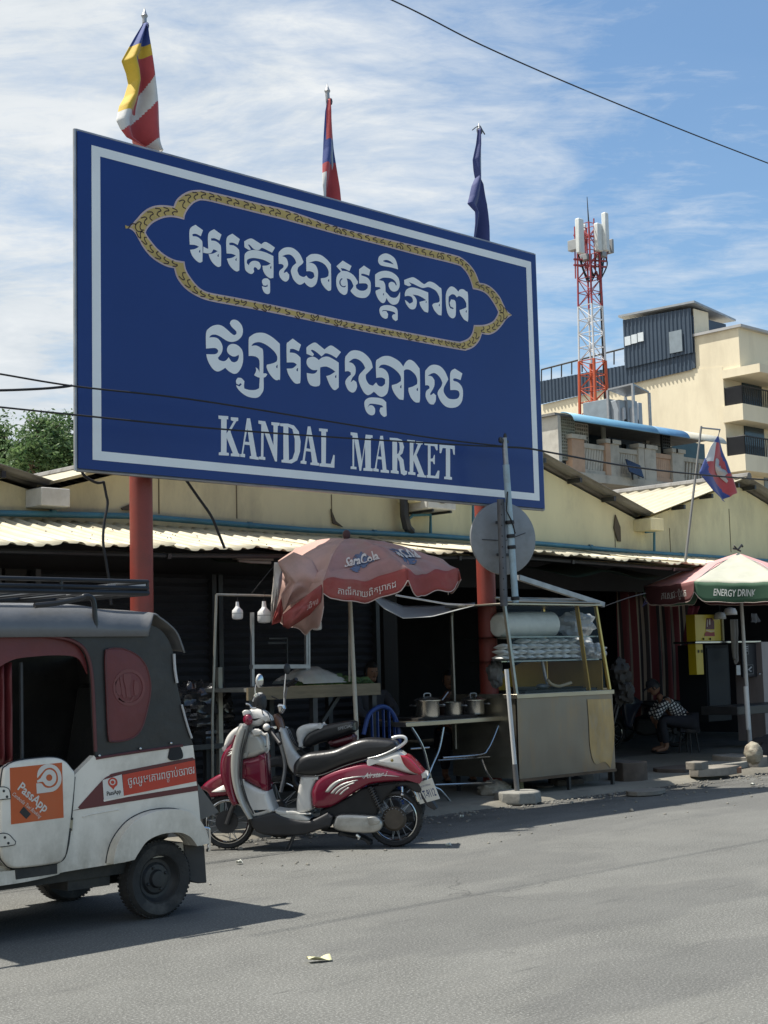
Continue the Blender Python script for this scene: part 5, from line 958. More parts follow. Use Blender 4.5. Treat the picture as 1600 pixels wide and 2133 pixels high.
def kwheel(c, r_, wd, nm='wheel'):
    b = MB(); h = wd / 2; b.lathe([(r_ * .6, -h * .7), (r_ * .72, -h * .95), (r_ * .9, -h), (r_ * .97, -h * .7), (r_, -h * .35), (r_, h * .35), (r_ * .97, h * .7), (r_ * .9, h), (r_ * .72, h * .95), (r_ * .6, h * .7)], c, (0, 1, 0), 40)
    for k in range(56):
        a_ = 2 * math.pi * k / 56; d = V((math.cos(a_), 0, math.sin(a_))); t_ = V((-math.sin(a_), 0, math.cos(a_)))
        b.box(V(c) + d * (r_ - .001) + V((0, -h * .5, 0)), (.013, h * .4, .005), Matrix((t_, (0, 1, 0), d)).transposed()); b.box(V(c) + d * (r_ - .001) + V((0, h * .5, 0)), (.013, h * .4, .005), Matrix((t_, (0, 1, 0), d)).transposed())
    w_ = b.obj(nm, tyre, tuk, sm=30)
    b = MB(); b.lathe([(r_ * .62, -h * .8), (r_ * .58, -h * .4), (r_ * .5, -h * .12), (r_ * .42, -h * .1), (r_ * .36, -h * .3), (r_ * .24, -h * .34), (r_ * .2, -h * .6), (r_ * .08, -h * .64), (0, -h * .62)], c, (0, 1, 0), 32)
    for k in range(4): a_ = k * math.pi / 2 + .4; b.ell(V(c) + V((math.cos(a_) * r_ * .3, -h * .36, math.sin(a_) * r_ * .3)), (.01, .01, .01), seg=8, rings=5)
    b.obj('rim', mat('dark_rim', (.035, .036, .038), .5, .3, .2, 8, dirt=(.1, .095, .08), dirt_amt=.6), w_)
wc = gd(318, 1912); wc_ = kp(805, 1640, YK + .07); rw = (kp(805, 1440, YK + .07).z - kp(805, 1832, YK + .07).z) / 2 
WX = kp(812, 1640, YK + .07).x; RW = .232
kwheel((WX, YK + .085, RW), RW, .15); kwheel((WX, YK2 - .085, RW), RW, .15); kwheel((XF + .42, (YK + YK2) / 2, RW), RW, .13)
# roof rack
rk = MB(); zr1, zr0 = kp(400, 70, YK + .12).z, kp(400, 132, YK + .12).z
xe = kp(768, 100, YK + .12).x
for z in (zr1, zr0, (zr1 + zr0) / 2 - .005):
    rk.tube([(XF + .6, YK + .12, z), (xe, YK + .12, z), (xe, YK2 - .12, z), (XF + .6, YK2 - .12, z), (XF + .6, YK + .12, z)], .013 if z != zr0 else .017, 8)
for x in (kp(320, 100, YK + .12).x, kp(-200, 100).x, xe, XF + .6): 
    for y in (YK + .12, YK2 - .12): rk.tube([(x, y, zr0), (x, y, zr1)], .011, 6)
for i in range(7): x = XF + .7 + (xe - XF - .8) * i / 6; rk.tube([(x, YK + .12, zr0), (x, YK2 - .12, zr0)], .01, 6)
rk.obj('roof_rack', mat('rack_black', (.03, .032, .035), .35, .4), tuk)
b = MB(); b.tube(k3(K([(500, 345), (494, 250), (488, 185), (470, 158), (440, 155), (420, 165), (300, 190), (160, 206)], 5, 90)[:-5], YK + .0), .016, 8); b.tube([V((p.x, YK2, p.z)) for p in k3(K([(500, 345), (494, 250), (488, 185), (470, 158), (440, 155), (420, 165), (300, 190), (160, 206)], 5, 90)[:-5], YK)], .016, 8); b.obj('rack_leg', mat('rack_black', (.03, .032, .035)), tuk)
b = MB(); b.box(kp(500, 126, YK + .3), (.4, .05, .02), Matrix.Rotation(-.1, 3, 'Y')); b.box(kp(650, 100, YK + .5), (.3, .06, .02), Matrix.Rotation(-.06, 3, 'Y')); b.obj('rack_slat', mat('pale_slat', (.4, .4, .4), .5), tuk)
# ================================================================== scooters
Z4 = (380, 1360, .3625)
SR_, SF_ = gd(822, 1764), gd(474, 1768)
su = (SR_ - SF_); su.z = 0; su.normalize()                      # front -> rear
sw = V((su.y, -su.x, 0)); sw = sw if sw.y < 0 else -sw             # towards the street
class Side:
    """the vertical centre plane of a two-wheeler"""
    def __init__(s, o): s.o = V(o)
    def p(s, x, y, w=0):
        px, py = rg(*Z4, [(x, y)])[0]; q = onp(px, py, s.o + sw * w, sw); return q
    def c(s, x, y, w=0): q = s.p(x, y, w) - s.o; return V((q.dot(su), q.z))
    def P(s, pts, w=0, n=4, c=50, closed=True):
        q = [s.c(x, y, w) for x, y in pts]; return smooth(q, n, c, closed) if n else q
    def w3(s, q, w): return s.o + su * q.x + V((0, 0, q.y)) + sw * w
    def pillow(s, b, pts, w, width, r, n=4, c=50): return b.pillow(s.P(pts, w, n, c), s.o + sw * w, su, (0, 0, 1), sw, width, r)
    def tube(s, b, pts, r, w=0, n=4, seg=8): return b.tube([s.w3(q, w) for q in s.P(pts, w, n, 100, False)], r, seg)
    def decal(s, b, pts, w, n=4, c=50, wref=None): return b.flat([[s.w3(q, w) for q in s.P(pts, w if wref is None else wref, n, c)]])
S1 = Side(SR_)
scred = mat('scooter_crimson', (.19, .007, .03), .22, .15, .06, 2, coat=.8); scwht = mat('scooter_pearl', (.64, .62, .58), .28, 0, .05, 3, coat=.5, dirt=(.3, .28, .24), dirt_amt=.4, dirt_scale=6)
scblk = mat('scooter_black_plastic', (.02, .02, .022), .55, 0, .2, 6, .1, 50); seatm = mat('seat_vinyl', (.009, .009, .01), .36, 0, .15, 4, .12, 40, spec=.5, coat=.25); silv = mat('cast_alloy', (.42, .42, .4), .38, .85, .12, 6, .1, 30, dirt=(.1, .09, .08), dirt_amt=.5, dirt_scale=8)
mirr = mat('mirror', (.5, .52, .54), .05, 1, .02); redl = mat('red_lens', (.34, .012, .03), .25, 0, .1, 8, coat=.6); brown = mat('brown_panel', (.13, .06, .035), .3, 0, .1, 4, coat=.3)
def spoked(root, c, r_, wd, ax, rimm=None, nm='wheel'):
    ax = V(ax).normalized(); b = MB(); h = wd / 2; k_ = r_ * .8
    b.lathe([(k_, -h * .6), (k_ + .01, -h * .9), (r_ * .93, -h), (r_ * .985, -h * .55), (r_, 0), (r_ * .985, h * .55), (r_ * .93, h), (k_ + .01, h * .9), (k_, h * .6)], c, ax, 44)
    x = ax.orthogonal().normalized(); y = ax.cross(x)
    for k in range(52):
        a_ = 2 * math.pi * k / 52; d = x * math.cos(a_) + y * math.sin(a_); t_ = ax.cross(d)
        b.box(V(c) + d * (r_ * .985) + ax * (h * .5 * (1 if k % 2 else -1)), (.012, h * .7, .01), Matrix((t_, ax, d)).transposed())
    w_ = b.obj(nm, mat('scooter_tyre', (.02, .02, .02), .85, 0, .2, 8, .2, 60, dirt=(.08, .075, .065), dirt_amt=.5, dirt_scale=8), root, sm=30)
    b = MB(); b.lathe([(k_ + .004, -h * .62), (k_ - .006, -h * .7), (k_ - .018, -h * .3), (k_ - .018, h * .3), (k_ - .006, h * .7), (k_ + .004, h * .62)], c, ax, 44); b.obj('rim', rimm or chrome, w_)
    b = MB()
    for k in range(18):
        a_ = 2 * math.pi * k / 18; s_ = 1 if k % 2 else -1; a2 = a_ + .35 * (1 if (k // 2) % 2 else -1)
        p0 = V(c) + (x * math.cos(a_) + y * math.sin(a_)) * .04 + ax * .03 * s_; p1 = V(c) + (x * math.cos(a2) + y * math.sin(a2)) * (k_ - .015); b.tube([p0, p1], .0028, 5)
    b.obj('spokes', steel, w_)
    b = MB(); b.lathe([(0, -.05), (.05, -.05), (.062, -.03), (.062, .03), (.05, .05), (0, .05)], c, ax, 20); b.obj('hub', scblk, w_); return w_
sco = thing('scooter', 'crimson and pearl white scooter with black seat parked side on to the road', 'scooter', S1.w3(V((-.7, 0)), 0))
cr_ = S1.c(1220, 975); rr_ = S1.c(1220, 800).y * .5 ; rr_ = .232
rc = S1.w3(V((S1.c(1222, 980).x, rr_)), 0); spoked(sco, rc, rr_, .085, sw)
fdir = (sw + su * .1).normalized(); fc = S1.w3(V((S1.c(262, 980).x, .225)), 0); spoked(sco, fc, .225, .08, fdir)
b = MB(); b.lathe([(0, .0), (.085, 0), (.095, .012), (.095, .03), (0, .03)], fc + sw * .02, sw, 24); b.obj('brake_disc', scblk, sco)
b = MB(); S1.tube(b, [(255, 985), (285, 900), (330, 800), (380, 650)], .02, .07); S1.tube(b, [(255, 985), (285, 900), (330, 800), (380, 650)], .02, -.07); S1.tube(b, [(380, 650), (420, 430)], .022); b.obj('front_fork', scblk, sco)
b = MB(); S1.pillow(b, [(108, 775), (140, 742), (185, 712), (240, 688), (300, 690), (300, 800), (262, 818), (215, 822), (165, 830), (150, 800)], 0, .13, .035); ff = b.obj('front_fender', scred, sco)
b = MB(); S1.decal(b, [(165, 800), (205, 775), (255, 752), (282, 790), (225, 800)], .0655, 4, 50); b.obj('pearl_flash', scwht, ff, solid=.003)
# leg shield: red outer face, pearl rim, inner panels
b = MB(); S1.pillow(b, [(345, 470), (330, 485), (300, 520), (262, 560), (243, 610), (240, 680), (255, 740), (285, 820), (310, 870), (345, 860), (318, 760), (310, 660), (318, 560)], 0, .35, .03); fs_ = b.obj('front_shield', scred, sco)
b = MB(); S1.pillow(b, [(372, 402), (340, 418), (300, 445), (268, 490), (250, 560), (262, 555), (300, 520), (338, 478)], 0, .3, .03); b.obj('nose_panel', scwht, sco)
b = MB()
for q in ([(270, 560), (290, 545), (315, 538), (312, 548), (290, 556)], [(262, 575), (300, 555), (318, 552), (314, 562), (280, 578)], [(255, 592), (285, 572), (296, 575), (270, 592)]): S1.decal(b, q, .178, 2, 60)
b.obj('shield_script', scwht, fs_, solid=.002)
b = MB(); S1.pillow(b, [(375, 400), (392, 412), (388, 450), (362, 540), (350, 640), (352, 740), (375, 830), (405, 900), (425, 940), (405, 945), (365, 880), (330, 800), (308, 700), (305, 600), (318, 520), (345, 440)], 0, .40, .022); rim_ = b.obj('shield_rim', mat('champagne_silver', (.46, .45, .41), .28, .2, .06, 3, coat=.4), sco)
b = MB(); S1.tube(b, [(384, 415), (374, 480), (348, 580), (340, 680), (345, 750), (375, 850), (410, 925)], .006, .205); S1.tube(b, [(362, 440), (338, 540), (328, 640), (332, 730), (360, 830), (395, 900)], .004, .205); b.obj('black_seam', scblk, rim_)
b = MB(); S1.pillow(b, [(372, 470), (400, 452), (445, 452), (485, 490), (494, 540), (485, 570), (430, 595), (355, 608)], 0, .26, .05); b.obj('glove_panel', mat('champagne_silver', (.42, .41, .37)), sco)
b = MB(); S1.pillow(b, [(352, 605), (430, 592), (488, 566), (496, 640), (505, 790), (440, 765), (385, 735), (348, 720)], 0, .27, .05); b.obj('knee_panel', scred, sco)
b = MB(); S1.pillow(b, [(348, 716), (385, 735), (440, 765), (505, 788), (525, 850), (548, 905), (480, 930), (425, 940), (380, 860)], 0, .29, .04); b.obj('lower_leg_panel', scwht, sco)
b = MB(); S1.tube(b, [(478, 500), (492, 520), (490, 560), (478, 572)], .011, .06); b.obj('bag_hook', scwht, sco)
# floor, pillar, seat, tail
b = MB(); S1.pillow(b, [(405, 938), (470, 925), (548, 908), (600, 930), (700, 952), (760, 950), (850, 905), (880, 930), (865, 985), (780, 1012), (700, 1035), (560, 1037), (480, 1030), (430, 1000)], 0, .33, .02); b.obj('floor_tray', scblk, sco)
b = MB(); fa, fb_ = S1.c(540, 905), S1.c(760, 945)
b.box(S1.w3(V(((fa.x + fb_.x) / 2, S1.c(640, 925).y + .012)), 0), ((fb_.x - fa.x) * .95, .30, .012), Matrix((su, sw, V((0, 0, 1)))).transposed()); b.obj('floor_mat', mat('pale_floor_mat', (.5, .49, .45), .5, 0, .1, 6, dirt=(.3, .27, .22), dirt_amt=.5), sco, bevel=.004)
b = MB(); S1.pillow(b, [(546, 892), (600, 900), (668, 902), (748, 946), (735, 960), (650, 954), (565, 930)], .02, .26, .015); b.obj('floor_side', mat('pale_floor_mat', (.5, .49, .45)), sco)
b = MB(); S1.pillow(b, [(692, 705), (760, 700), (800, 700), (775, 740), (755, 800), (758, 880), (745, 900), (672, 925), (668, 860), (676, 790)], 0, .26, .03); b.obj('seat_pillar', scwht, sco)
b = MB(); S1.pillow(b, [(648, 690), (650, 640), (680, 600), (730, 574), (800, 565), (880, 552), (940, 528), (1000, 502), (1070, 488), (1180, 494), (1230, 505), (1246, 528), (1225, 555), (1150, 590), (1060, 612), (1000, 628), (930, 652), (860, 682), (800, 706), (720, 712), (665, 704)], 0, .27, .055); b.obj('seat', seatm, sco)
b = MB(); S1.tube(b, [(655, 700), (720, 710), (800, 703), (930, 652), (1060, 612), (1150, 590), (1235, 550)], .005, .137); b.obj('seat_seam', scblk, sco)
cowl = [(752, 800), (765, 750), (800, 708), (870, 672), (960, 644), (1060, 624), (1130, 638), (1220, 660), (1310, 688), (1398, 714), (1345, 728), (1230, 732), (1150, 738), (1080, 752), (1010, 788), (930, 840), (860, 878), (790, 885), (758, 870)]
b = MB(); S1.pillow(b, cowl, 0, .31, .05); cw = b.obj('rear_cowl', scred, sco)
sil2 = mat('decal_silver', (.4, .4, .38), .35, .3)
b = MB()
for q in ([(820, 800), (850, 760), (900, 730), (980, 712), (1050, 706), (1050, 712), (980, 720), (910, 742), (868, 775), (842, 800)], [(850, 808), (878, 778), (925, 750), (1000, 730), (1010, 733), (935, 758), (890, 785), (868, 808)], [(876, 812), (900, 785), (950, 758), (985, 745), (990, 748), (945, 768), (908, 792), (886, 812)], [(900, 815), (925, 790), (955, 772), (960, 775), (932, 795), (912, 815)]): S1.decal(b, q, .1565, 3, 60)
b.obj('swoosh_decal', sil2, cw, solid=.002)
b = MB()
O = S1.w3(S1.c(1040, 722, .157), .1575); E_ = S1.w3(S1.c(1180, 708, .157), .1575); ud5 = (E_ - O); L5 = ud5.length; ud5.normalize(); vd5 = V((0, 0, 1))
m = txt('Airstar i', 1, shear=.5, bold=.01); s5 = L5 / max(v.co.x for v in m.vertices); b.mesh(m, lambda c: O + ud5 * c.x * s5 + vd5 * c.y * s5 * 1.1)
b.flat([[S1.w3(q, .157) for q in S1.P([(1030, 720), (1060, 700), (1130, 699), (1210, 705), (1250, 712), (1205, 709), (1130, 704), (1065, 706)], .157, 3, 60)]]); b.obj('side_script', scwht, cw)
b = MB(); S1.pillow(b, [(1062, 622), (1100, 608), (1160, 588), (1240, 562), (1275, 575), (1320, 618), (1365, 660), (1398, 692), (1405, 714), (1310, 688), (1220, 662), (1130, 640)], 0, .29, .04); b.obj('tail_panel', scwht, sco)
b = MB(); S1.pillow(b, [(1262, 582), (1300, 588), (1345, 628), (1390, 682), (1372, 692), (1322, 672), (1282, 632)], 0, .325, .015); b.obj('tail_light', redl, sco)
b = MB(); b.lathe([(0, .004), (.012, .004), (.014, 0)], S1.w3(S1.c(1205, 618, .145), .143), sw, 14); b.obj('seat_lock', mat('brass', (.3, .24, .1), .35, .8), sco)
for s_ in (1, -1):
    b = MB(); S1.tube(b, [(1066, 610), (1120, 598), (1180, 575), (1245, 540), (1278, 515), (1284, 495), (1268, 482), (1235, 482), (1205, 490)], .014, .125 * s_, 5, 10); b.obj('grab_rail', mat('rail_white', (.6, .6, .58), .25, .2, coat=.5), sco)
# mechanicals
b = MB(); S1.pillow(b, [(800, 900), (860, 875), (950, 830), (1040, 775), (1110, 760), (1180, 745), (1260, 740), (1200, 800), (1150, 860), (1120, 930), (900, 940), (850, 1000), (800, 1010)], 0, .2, .02); b.obj('engine_block', mat('engine_dark', (.018, .018, .018), .7, .2, .3, 8), sco)
b = MB(); S1.pillow(b, [(868, 985), (885, 935), (930, 925), (1060, 930), (1120, 936), (1150, 965), (1150, 1000), (1120, 1028), (1040, 1036), (920, 1025), (875, 1010)], .11, .09, .025); tr_ = b.obj('transmission_case', silv, sco)
b = MB(); S1.pillow(b, [(1062, 945), (1110, 942), (1140, 965), (1120, 985), (1075, 990)], .158, .02, .006); b.beam(S1.w3(S1.c(960, 955, .16), .158), S1.w3(S1.c(1060, 958, .16), .158), .012, .02); b.obj('case_rib', silv, tr_)
b = MB(); S1.pillow(b, [(900, 1030), (1000, 1038), (1060, 1060), (1090, 1100), (1040, 1070), (960, 1055)], .03, .16, .02); b.obj('sump', mat('engine_dark', (.018, .018, .018)), sco)
b = MB(); S1.tube(b, [(1000, 1045), (1015, 1058), (1010, 1072)], .012, .16); b.obj('kick_pedal', chrome, sco)
b = MB(); A_, C_ = S1.w3(S1.c(1080, 770, .12), .12), S1.w3(S1.c(1136, 892, .12), .12); n_ = 90; ax_ = (C_ - A_).normalized(); x_ = ax_.orthogonal().normalized(); y_ = ax_.cross(x_)
b.tube([A_.lerp(C_, i / n_) + (x_ * math.cos(i / n_ * 18 * math.pi) + y_ * math.sin(i / n_ * 18 * math.pi)) * .024 for i in range(n_ + 1)], .0055, 6); b.tube([A_, C_ + ax_ * .05], .01, 8); b.obj('shock_absorber', mat('spring_dark', (.06, .06, .062), .4, .5), sco)
b = MB(); b.lathe([(0, .04), (.08, .04), (.1, .02), (.1, 0), (0, 0)], rc + sw * .035, sw, 28); b.obj('drum_cover', mat('drum_brown', (.08, .065, .05), .6, .3, .3, 10), sco)
b = MB()
for k in range(10): a_ = k * .32 + .4; b.ell(rc + (su * math.cos(a_) + V((0, 0, 1)) * math.sin(a_)) * .085 + sw * .078, (.007, .007, .004), seg=6, rings=4)
o = b.obj('drum_bolts', steel, sco)
b = MB(); S1.pillow(b, [(1130, 742), (1240, 732), (1350, 728), (1398, 716), (1405, 760), (1372, 800), (1330, 790), (1290, 760), (1200, 775), (1150, 800)], 0, .18, .02); S1.pillow(b, [(1140, 850), (1150, 815), (1220, 790), (1280, 800), (1330, 850), (1320, 855), (1270, 820), (1210, 812), (1160, 830)], 0, .12, .01); b.obj('rear_fender', scblk, sco)
b = MB(); b.ell(S1.w3(S1.c(1264, 812, .1), .11), (.018, .03, .018), Matrix((su, sw, V((0, 0, 1)))).transposed()); b.tube([S1.w3(S1.c(1262, 770, .1), .09), S1.w3(S1.c(1264, 808, .1), .1)], .008, 6); b.obj('rear_indicator', chrome, sco)
# number plate: a tilted sheet across the tail
A0, A1 = S1.c(1392, 728), S1.c(1432, 800); A1 = S1.c(1420, 850); up_ = (S1.w3(A0, 0) - S1.w3(A1, 0)); hgt = up_.length; upn = up_.normalized(); pn = (su * 1 + V((0, 0, .35))).normalized()
wdir = (sw * .45 - su * .9).normalized() * -1; wdir = wdir if wdir.dot(sw) > 0 else -wdir
cpl = S1.w3((A0 + A1) / 2, .1); wdir = (sw * .35 + su * .75).normalized(); upn = (V((0, 0, 1)) - su * .35 + sw * .1).normalized(); wdir = (wdir - upn * wdir.dot(upn)).normalized(); pn = upn.cross(wdir).normalized(); pn = pn if pn.dot(sw) > 0 else -pn; wdir = pn.cross(upn).normalized() * -1
b = MB(); Mp = Matrix((wdir, pn, upn)).transposed(); b.box(cpl, (.2, .004, hgt), Mp); plt = b.obj('number_plate', mat('plate_white', (.62, .63, .6), .4, 0, .04), sco)
plb = mat('plate_blue', (.03, .05, .16), .5)
b = MB(); m = txt('1AT-9112', 1, bold=.02); mw = max(v.co.x for v in m.vertices); s_ = .17 / mw; b.mesh(m, lambda c: cpl + wdir * -.085 + wdir * c.x * s_ + upn * (c.y * s_ * 2.2 - hgt * .3) + pn * .003); m = txt('PHNOM PENH', 1); mw2 = max(v.co.x for v in m.vertices); s2 = .13 / mw2; b.mesh(m, lambda c: cpl - wdir * .065 + wdir * c.x * s2 + upn * (c.y * s2 + hgt * .22) + pn * .003)
for v_ in b.v: pass
b.obj('plate_lettering', plb, plt)
b = MB(); S1.pillow(b, [(1395, 735), (1412, 845), (1440, 850), (1468, 890), (1450, 897), (1405, 868), (1370, 790)], -.0, .16, .006); b.obj('plate_bracket', scblk, sco)
b = MB(); S1.tube(b, [(650, 1030), (630, 1085), (605, 1148)], .01, .12); S1.tube(b, [(645, 1034), (600, 1120), (590, 1128)], .008, .05); b.obj('side_stand', dsteel, sco)
b = MB(); S1.tube(b, [(800, 1010), (950, 1020), (1100, 1000), (1300, 960)], .02, -.12); S1.tube(b, [(1080, 985), (1330, 940)], .042, -.15); b.obj('exhaust', dsteel, sco)
# handlebar, lamps, mirrors
b = MB(); S1.pillow(b, [(378, 345), (400, 322), (440, 318), (480, 335), (515, 372), (520, 388), (480, 402), (440, 420), (405, 418), (385, 395)], 0, .2, .05); hb = b.obj('handlebar_cowl', scwht, sco)
b = MB(); S1.pillow(b, [(405, 275), (420, 240), (450, 228), (475, 250), (480, 300), (470, 325), (420, 322)], -.02, .16, .04); b.obj('instrument_pod', scblk, sco)
b = MB(); S1.pillow(b, [(408, 268), (420, 236), (448, 226), (462, 236), (440, 262), (425, 290)], -.02, .15, .03); b.obj('pod_visor', scwht, sco)
b = MB(); b.ell(S1.w3(S1.c(378, 384, .1), .11), (.04, .045, .05)); b.obj('front_lamp', scred, sco)
b = MB(); S1.pillow(b, [(345, 340), (360, 328), (392, 330), (398, 348), (372, 362), (352, 360)], .1, .05, .012); b.obj('near_lever_housing', scwht, sco)
b = MB(); S1.tube(b, [(365, 292), (385, 298), (400, 315), (425, 318)], .008, .12); b.obj('brake_lever', chrome, sco)
bar0, bar1 = S1.w3(S1.c(470, 425, .0), .05), S1.w3(S1.c(500, 430, .3), .30) + su * .05
b = MB(); b.tube([bar0 - sw * .1, bar0, bar1], .012, 8); b.obj('handlebar', chrome, sco)
b = MB(); g0, g1 = S1.p(500, 440, .2), S1.p(562, 522, .3); b.tube([g0, g0.lerp(g1, .3), g0.lerp(g1, .9), g1], [.019, .017, .017, .02], 12); b.obj('grip', scblk, sco)
b = MB(); b.ell(g0 + V((-.03, 0, .02)), (.03, .03, .03)); S1.tube(b, [(430, 440), (470, 470), (488, 470), (492, 545)], .012, .13); S1.pillow(b, [(398, 450), (420, 435), (455, 445), (450, 470), (412, 478)], .12, .06, .012); b.obj('switch_block', scwht, sco)
b = MB(); S1.tube(b, [(420, 255), (418, 210), (424, 180)], .006, .1); b.obj('mirror_stem', chrome, sco)
mc = S1.p(450, 160, .12); mnr = (su * .92 + sw * .38 + V((0, 0, .05))).normalized(); mxx = V((0, 0, 1)).cross(mnr).normalized(); mM = Matrix((mxx, mnr, V((0, 0, 1)))).transposed()
b = MB(); b.ell(mc - mnr * .012, (.05, .022, .058), mM); mo = b.obj('mirror_shell', scwht, sco)
b = MB(); b.ell(mc, (.044, .013, .052), mM); b.obj('mirror_glass', mirr, mo)
b = MB(); S1.tube(b, [(455, 320), (470, 400), (450, 470)], .004, .09); S1.tube(b, [(490, 340), (520, 430), (515, 520), (470, 540)], .004, .1); b.obj('brake_hose', scblk, sco)
# ------------------------------------------------------------------ the motorbike behind
S2 = Side(SR_ - sw * .75 - su * .1)
mb = thing('motorbike', 'white and black motorbike half hidden behind the crimson scooter', 'motorbike', S2.w3(V((-.7, 0)), 0))
c_ = S2.c(560, 800); fc2 = S2.w3(V((c_.x, .27)), 0); spoked(mb, fc2, .27, .07, sw); rc2 = S2.w3(V((c_.x + 1.02, .27)), 0); spoked(mb, rc2, .27, .08, sw)
b = MB(); S2.pillow(b, [(572, 425), (600, 440), (625, 490), (662, 560), (702, 605), (690, 640), (655, 690), (625, 650), (608, 590), (585, 500)], 0, .3, .03); b.obj('leg_shield', scwht, mb)
b = MB(); S2.pillow(b, [(665, 445), (690, 418), (735, 406), (800, 406), (825, 415), (790, 440), (735, 465), (712, 505), (705, 545), (685, 540), (668, 500)], 0, .24, .04); b.obj('tank_cover', scwht, mb)
b = MB(); S2.pillow(b, [(700, 530), (708, 490), (740, 455), (800, 425), (850, 408), (920, 395), (970, 388), (1000, 396), (1005, 440), (980, 460), (900, 490), (800, 515), (740, 540)], 0, .26, .04); st_ = b.obj('seat', seatm, mb)
b = MB(); O = S2.w3(S2.c(893, 445, .132), .134); E_ = S2.w3(S2.c(978, 425, .132), .134); u6 = E_ - O; L6 = u6.length; u6.normalize(); m = txt('SPECIAL', 1, bold=.02); s6 = L6 / max(v.co.x for v in m.vertices); b.mesh(m, lambda c: O + u6 * c.x * s6 + V((0, 0, 1)) * c.y * s6); b.obj('seat_lettering', mat('faded_grey', (.3, .3, .3), .6), st_)
b = MB(); S2.pillow(b, [(840, 505), (920, 480), (985, 464), (1000, 480), (990, 510), (930, 535), (860, 540)], 0, .22, .04); b.obj('side_cover', mat('dark_crimson', (.07, .006, .012), .35, coat=.3), mb)
b = MB(); S2.pillow(b, [(640, 560), (720, 560), (800, 600), (900, 560), (1050, 540), (1000, 700), (900, 800), (700, 830), (640, 760)], 0, .16, .03); b.obj('engine', mat('engine_dark', (.018, .018, .018)), mb)
b = MB(); S2.tube(b, [(640, 700), (660, 760), (760, 800), (900, 800)], .02, .1); b.obj('exhaust', dsteel, mb)
b = MB(); S2.pillow(b, [(524, 355), (548, 348), (575, 380), (590, 440), (585, 480), (560, 450), (535, 400)], 0, .12, .03); b.obj('front_cowl', brown, mb)
b = MB(); S2.tube(b, [(545, 460), (590, 640), (565, 800)], .018, .08); S2.tube(b, [(545, 460), (590, 640), (565, 800)], .018, -.08); b.obj('front_fork', steel, mb)
b = MB(); S2.pillow(b, [(545, 305), (560, 292), (590, 296), (598, 320), (580, 350), (555, 345)], 0, .1, .02); b.obj('headlamp_ring', chrome, mb)
h0, h1 = S2.p(588, 200, .15), S2.p(655, 150, .3)
b = MB(); b.tube([S2.p(585, 330), S2.p(588, 260, .05), S2.p(600, 195, .15), h0.lerp(h1, .3)], .011, 8); b.obj('handlebar', steel, mb)
b = MB(); b.tube([h0.lerp(h1, .25), h1], .016, 10)
for k in range(5): q = h0.lerp(h1, .35 + k * .14); b.lathe([(.02, -.006), (.022, 0), (.02, .006)], q, h1 - h0, 10)
b.obj('grip', scblk, mb)
b = MB(); S2.tube(b, [(583, 300), (586, 210), (594, 118)], .006, .06); b.obj('mirror_stem', chrome, mb)
b = MB(); mc2 = S2.p(602, 92, .06); b.ell(mc2, (.05, .018, .05), mM); b.obj('mirror_shell', scblk, mb)
b = MB()
for k in range(5): S2.tube(b, [(600 + k * 8, 430), (640 + k * 8, 520), (690 + k * 4, 560 + k * 6), (720, 590)], .004, .1)
S2.tube(b, [(512, 250), (540, 262), (558, 270)], .005, .05); b.obj('cable_bundle', wire, mb)
b = MB(); S2.pillow(b, [(470, 640), (520, 600), (580, 600), (640, 660), (655, 730), (610, 680), (560, 650), (500, 660)], 0, .12, .02); b.obj('front_fender', scblk, mb)
# ================================================================== food cart
YCF = 10.5
Z5 = (900, 1080, .3)
def C(x, y, d=YCF): px, py = rg(*Z5, [(x, y)])[0]; return at(px, py, d)
cart = thing('food_cart', 'glass and steel street food cart with a dented gold-tinted front panel and packets inside', 'food cart', (C(930, 1700).x, YCF, PAVE))
pst = mat('brushed_steel', (.38, .35, .28), .32, .9, .12, 2, .08, 6, stretch=(1, 1, 6)); brass = mat('brass_steel', (.6, .42, .12), .35, .75, .1, 3)
panelm = mat('cart_steel_panel', (.2, .185, .165), .3, .8, .1, 1.2, .3, 2.5, dirt=(.3, .2, .1), dirt_amt=.6, dirt_scale=1.5, stretch=(1.6, 1, .5))  # warm blotches paint golden reflections into the steel colour
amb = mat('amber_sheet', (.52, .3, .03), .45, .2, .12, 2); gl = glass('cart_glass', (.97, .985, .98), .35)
x0, x1 = C(600, 1500).x, C(1262, 1500).x; zB, zM, zT = C(930, 1775).z, C(930, 1235).z, C(900, 600).z
yb_ = YCF + 1.0; ti = YCF + .16
def dent(u, v):
    x = x0 + (x1 - x0) * u; z = zB + (zM - zB) * v; y = YCF + .006 * math.sin(u * 3 + 1) + .003 * noise.noise(V((x * 4, z * 3, 0)))
    return V((x, y, z))
b = MB(); b.grid(dent, 60, 30); b.obj('front_panel', panelm, cart, norm=False, sm=80)
b = MB(); b.bx((x0, YCF + .03, zB), (x0 + .015, yb_, zM)); b.bx((x1 - .015, YCF + .03, zB), (x1, yb_, zM)); b.bx((x0, yb_ - .02, zB), (x1, yb_, zM)); b.bx((x0, YCF + .02, zB), (x1, yb_, zB + .02)); b.obj('lower_case', pst, cart)
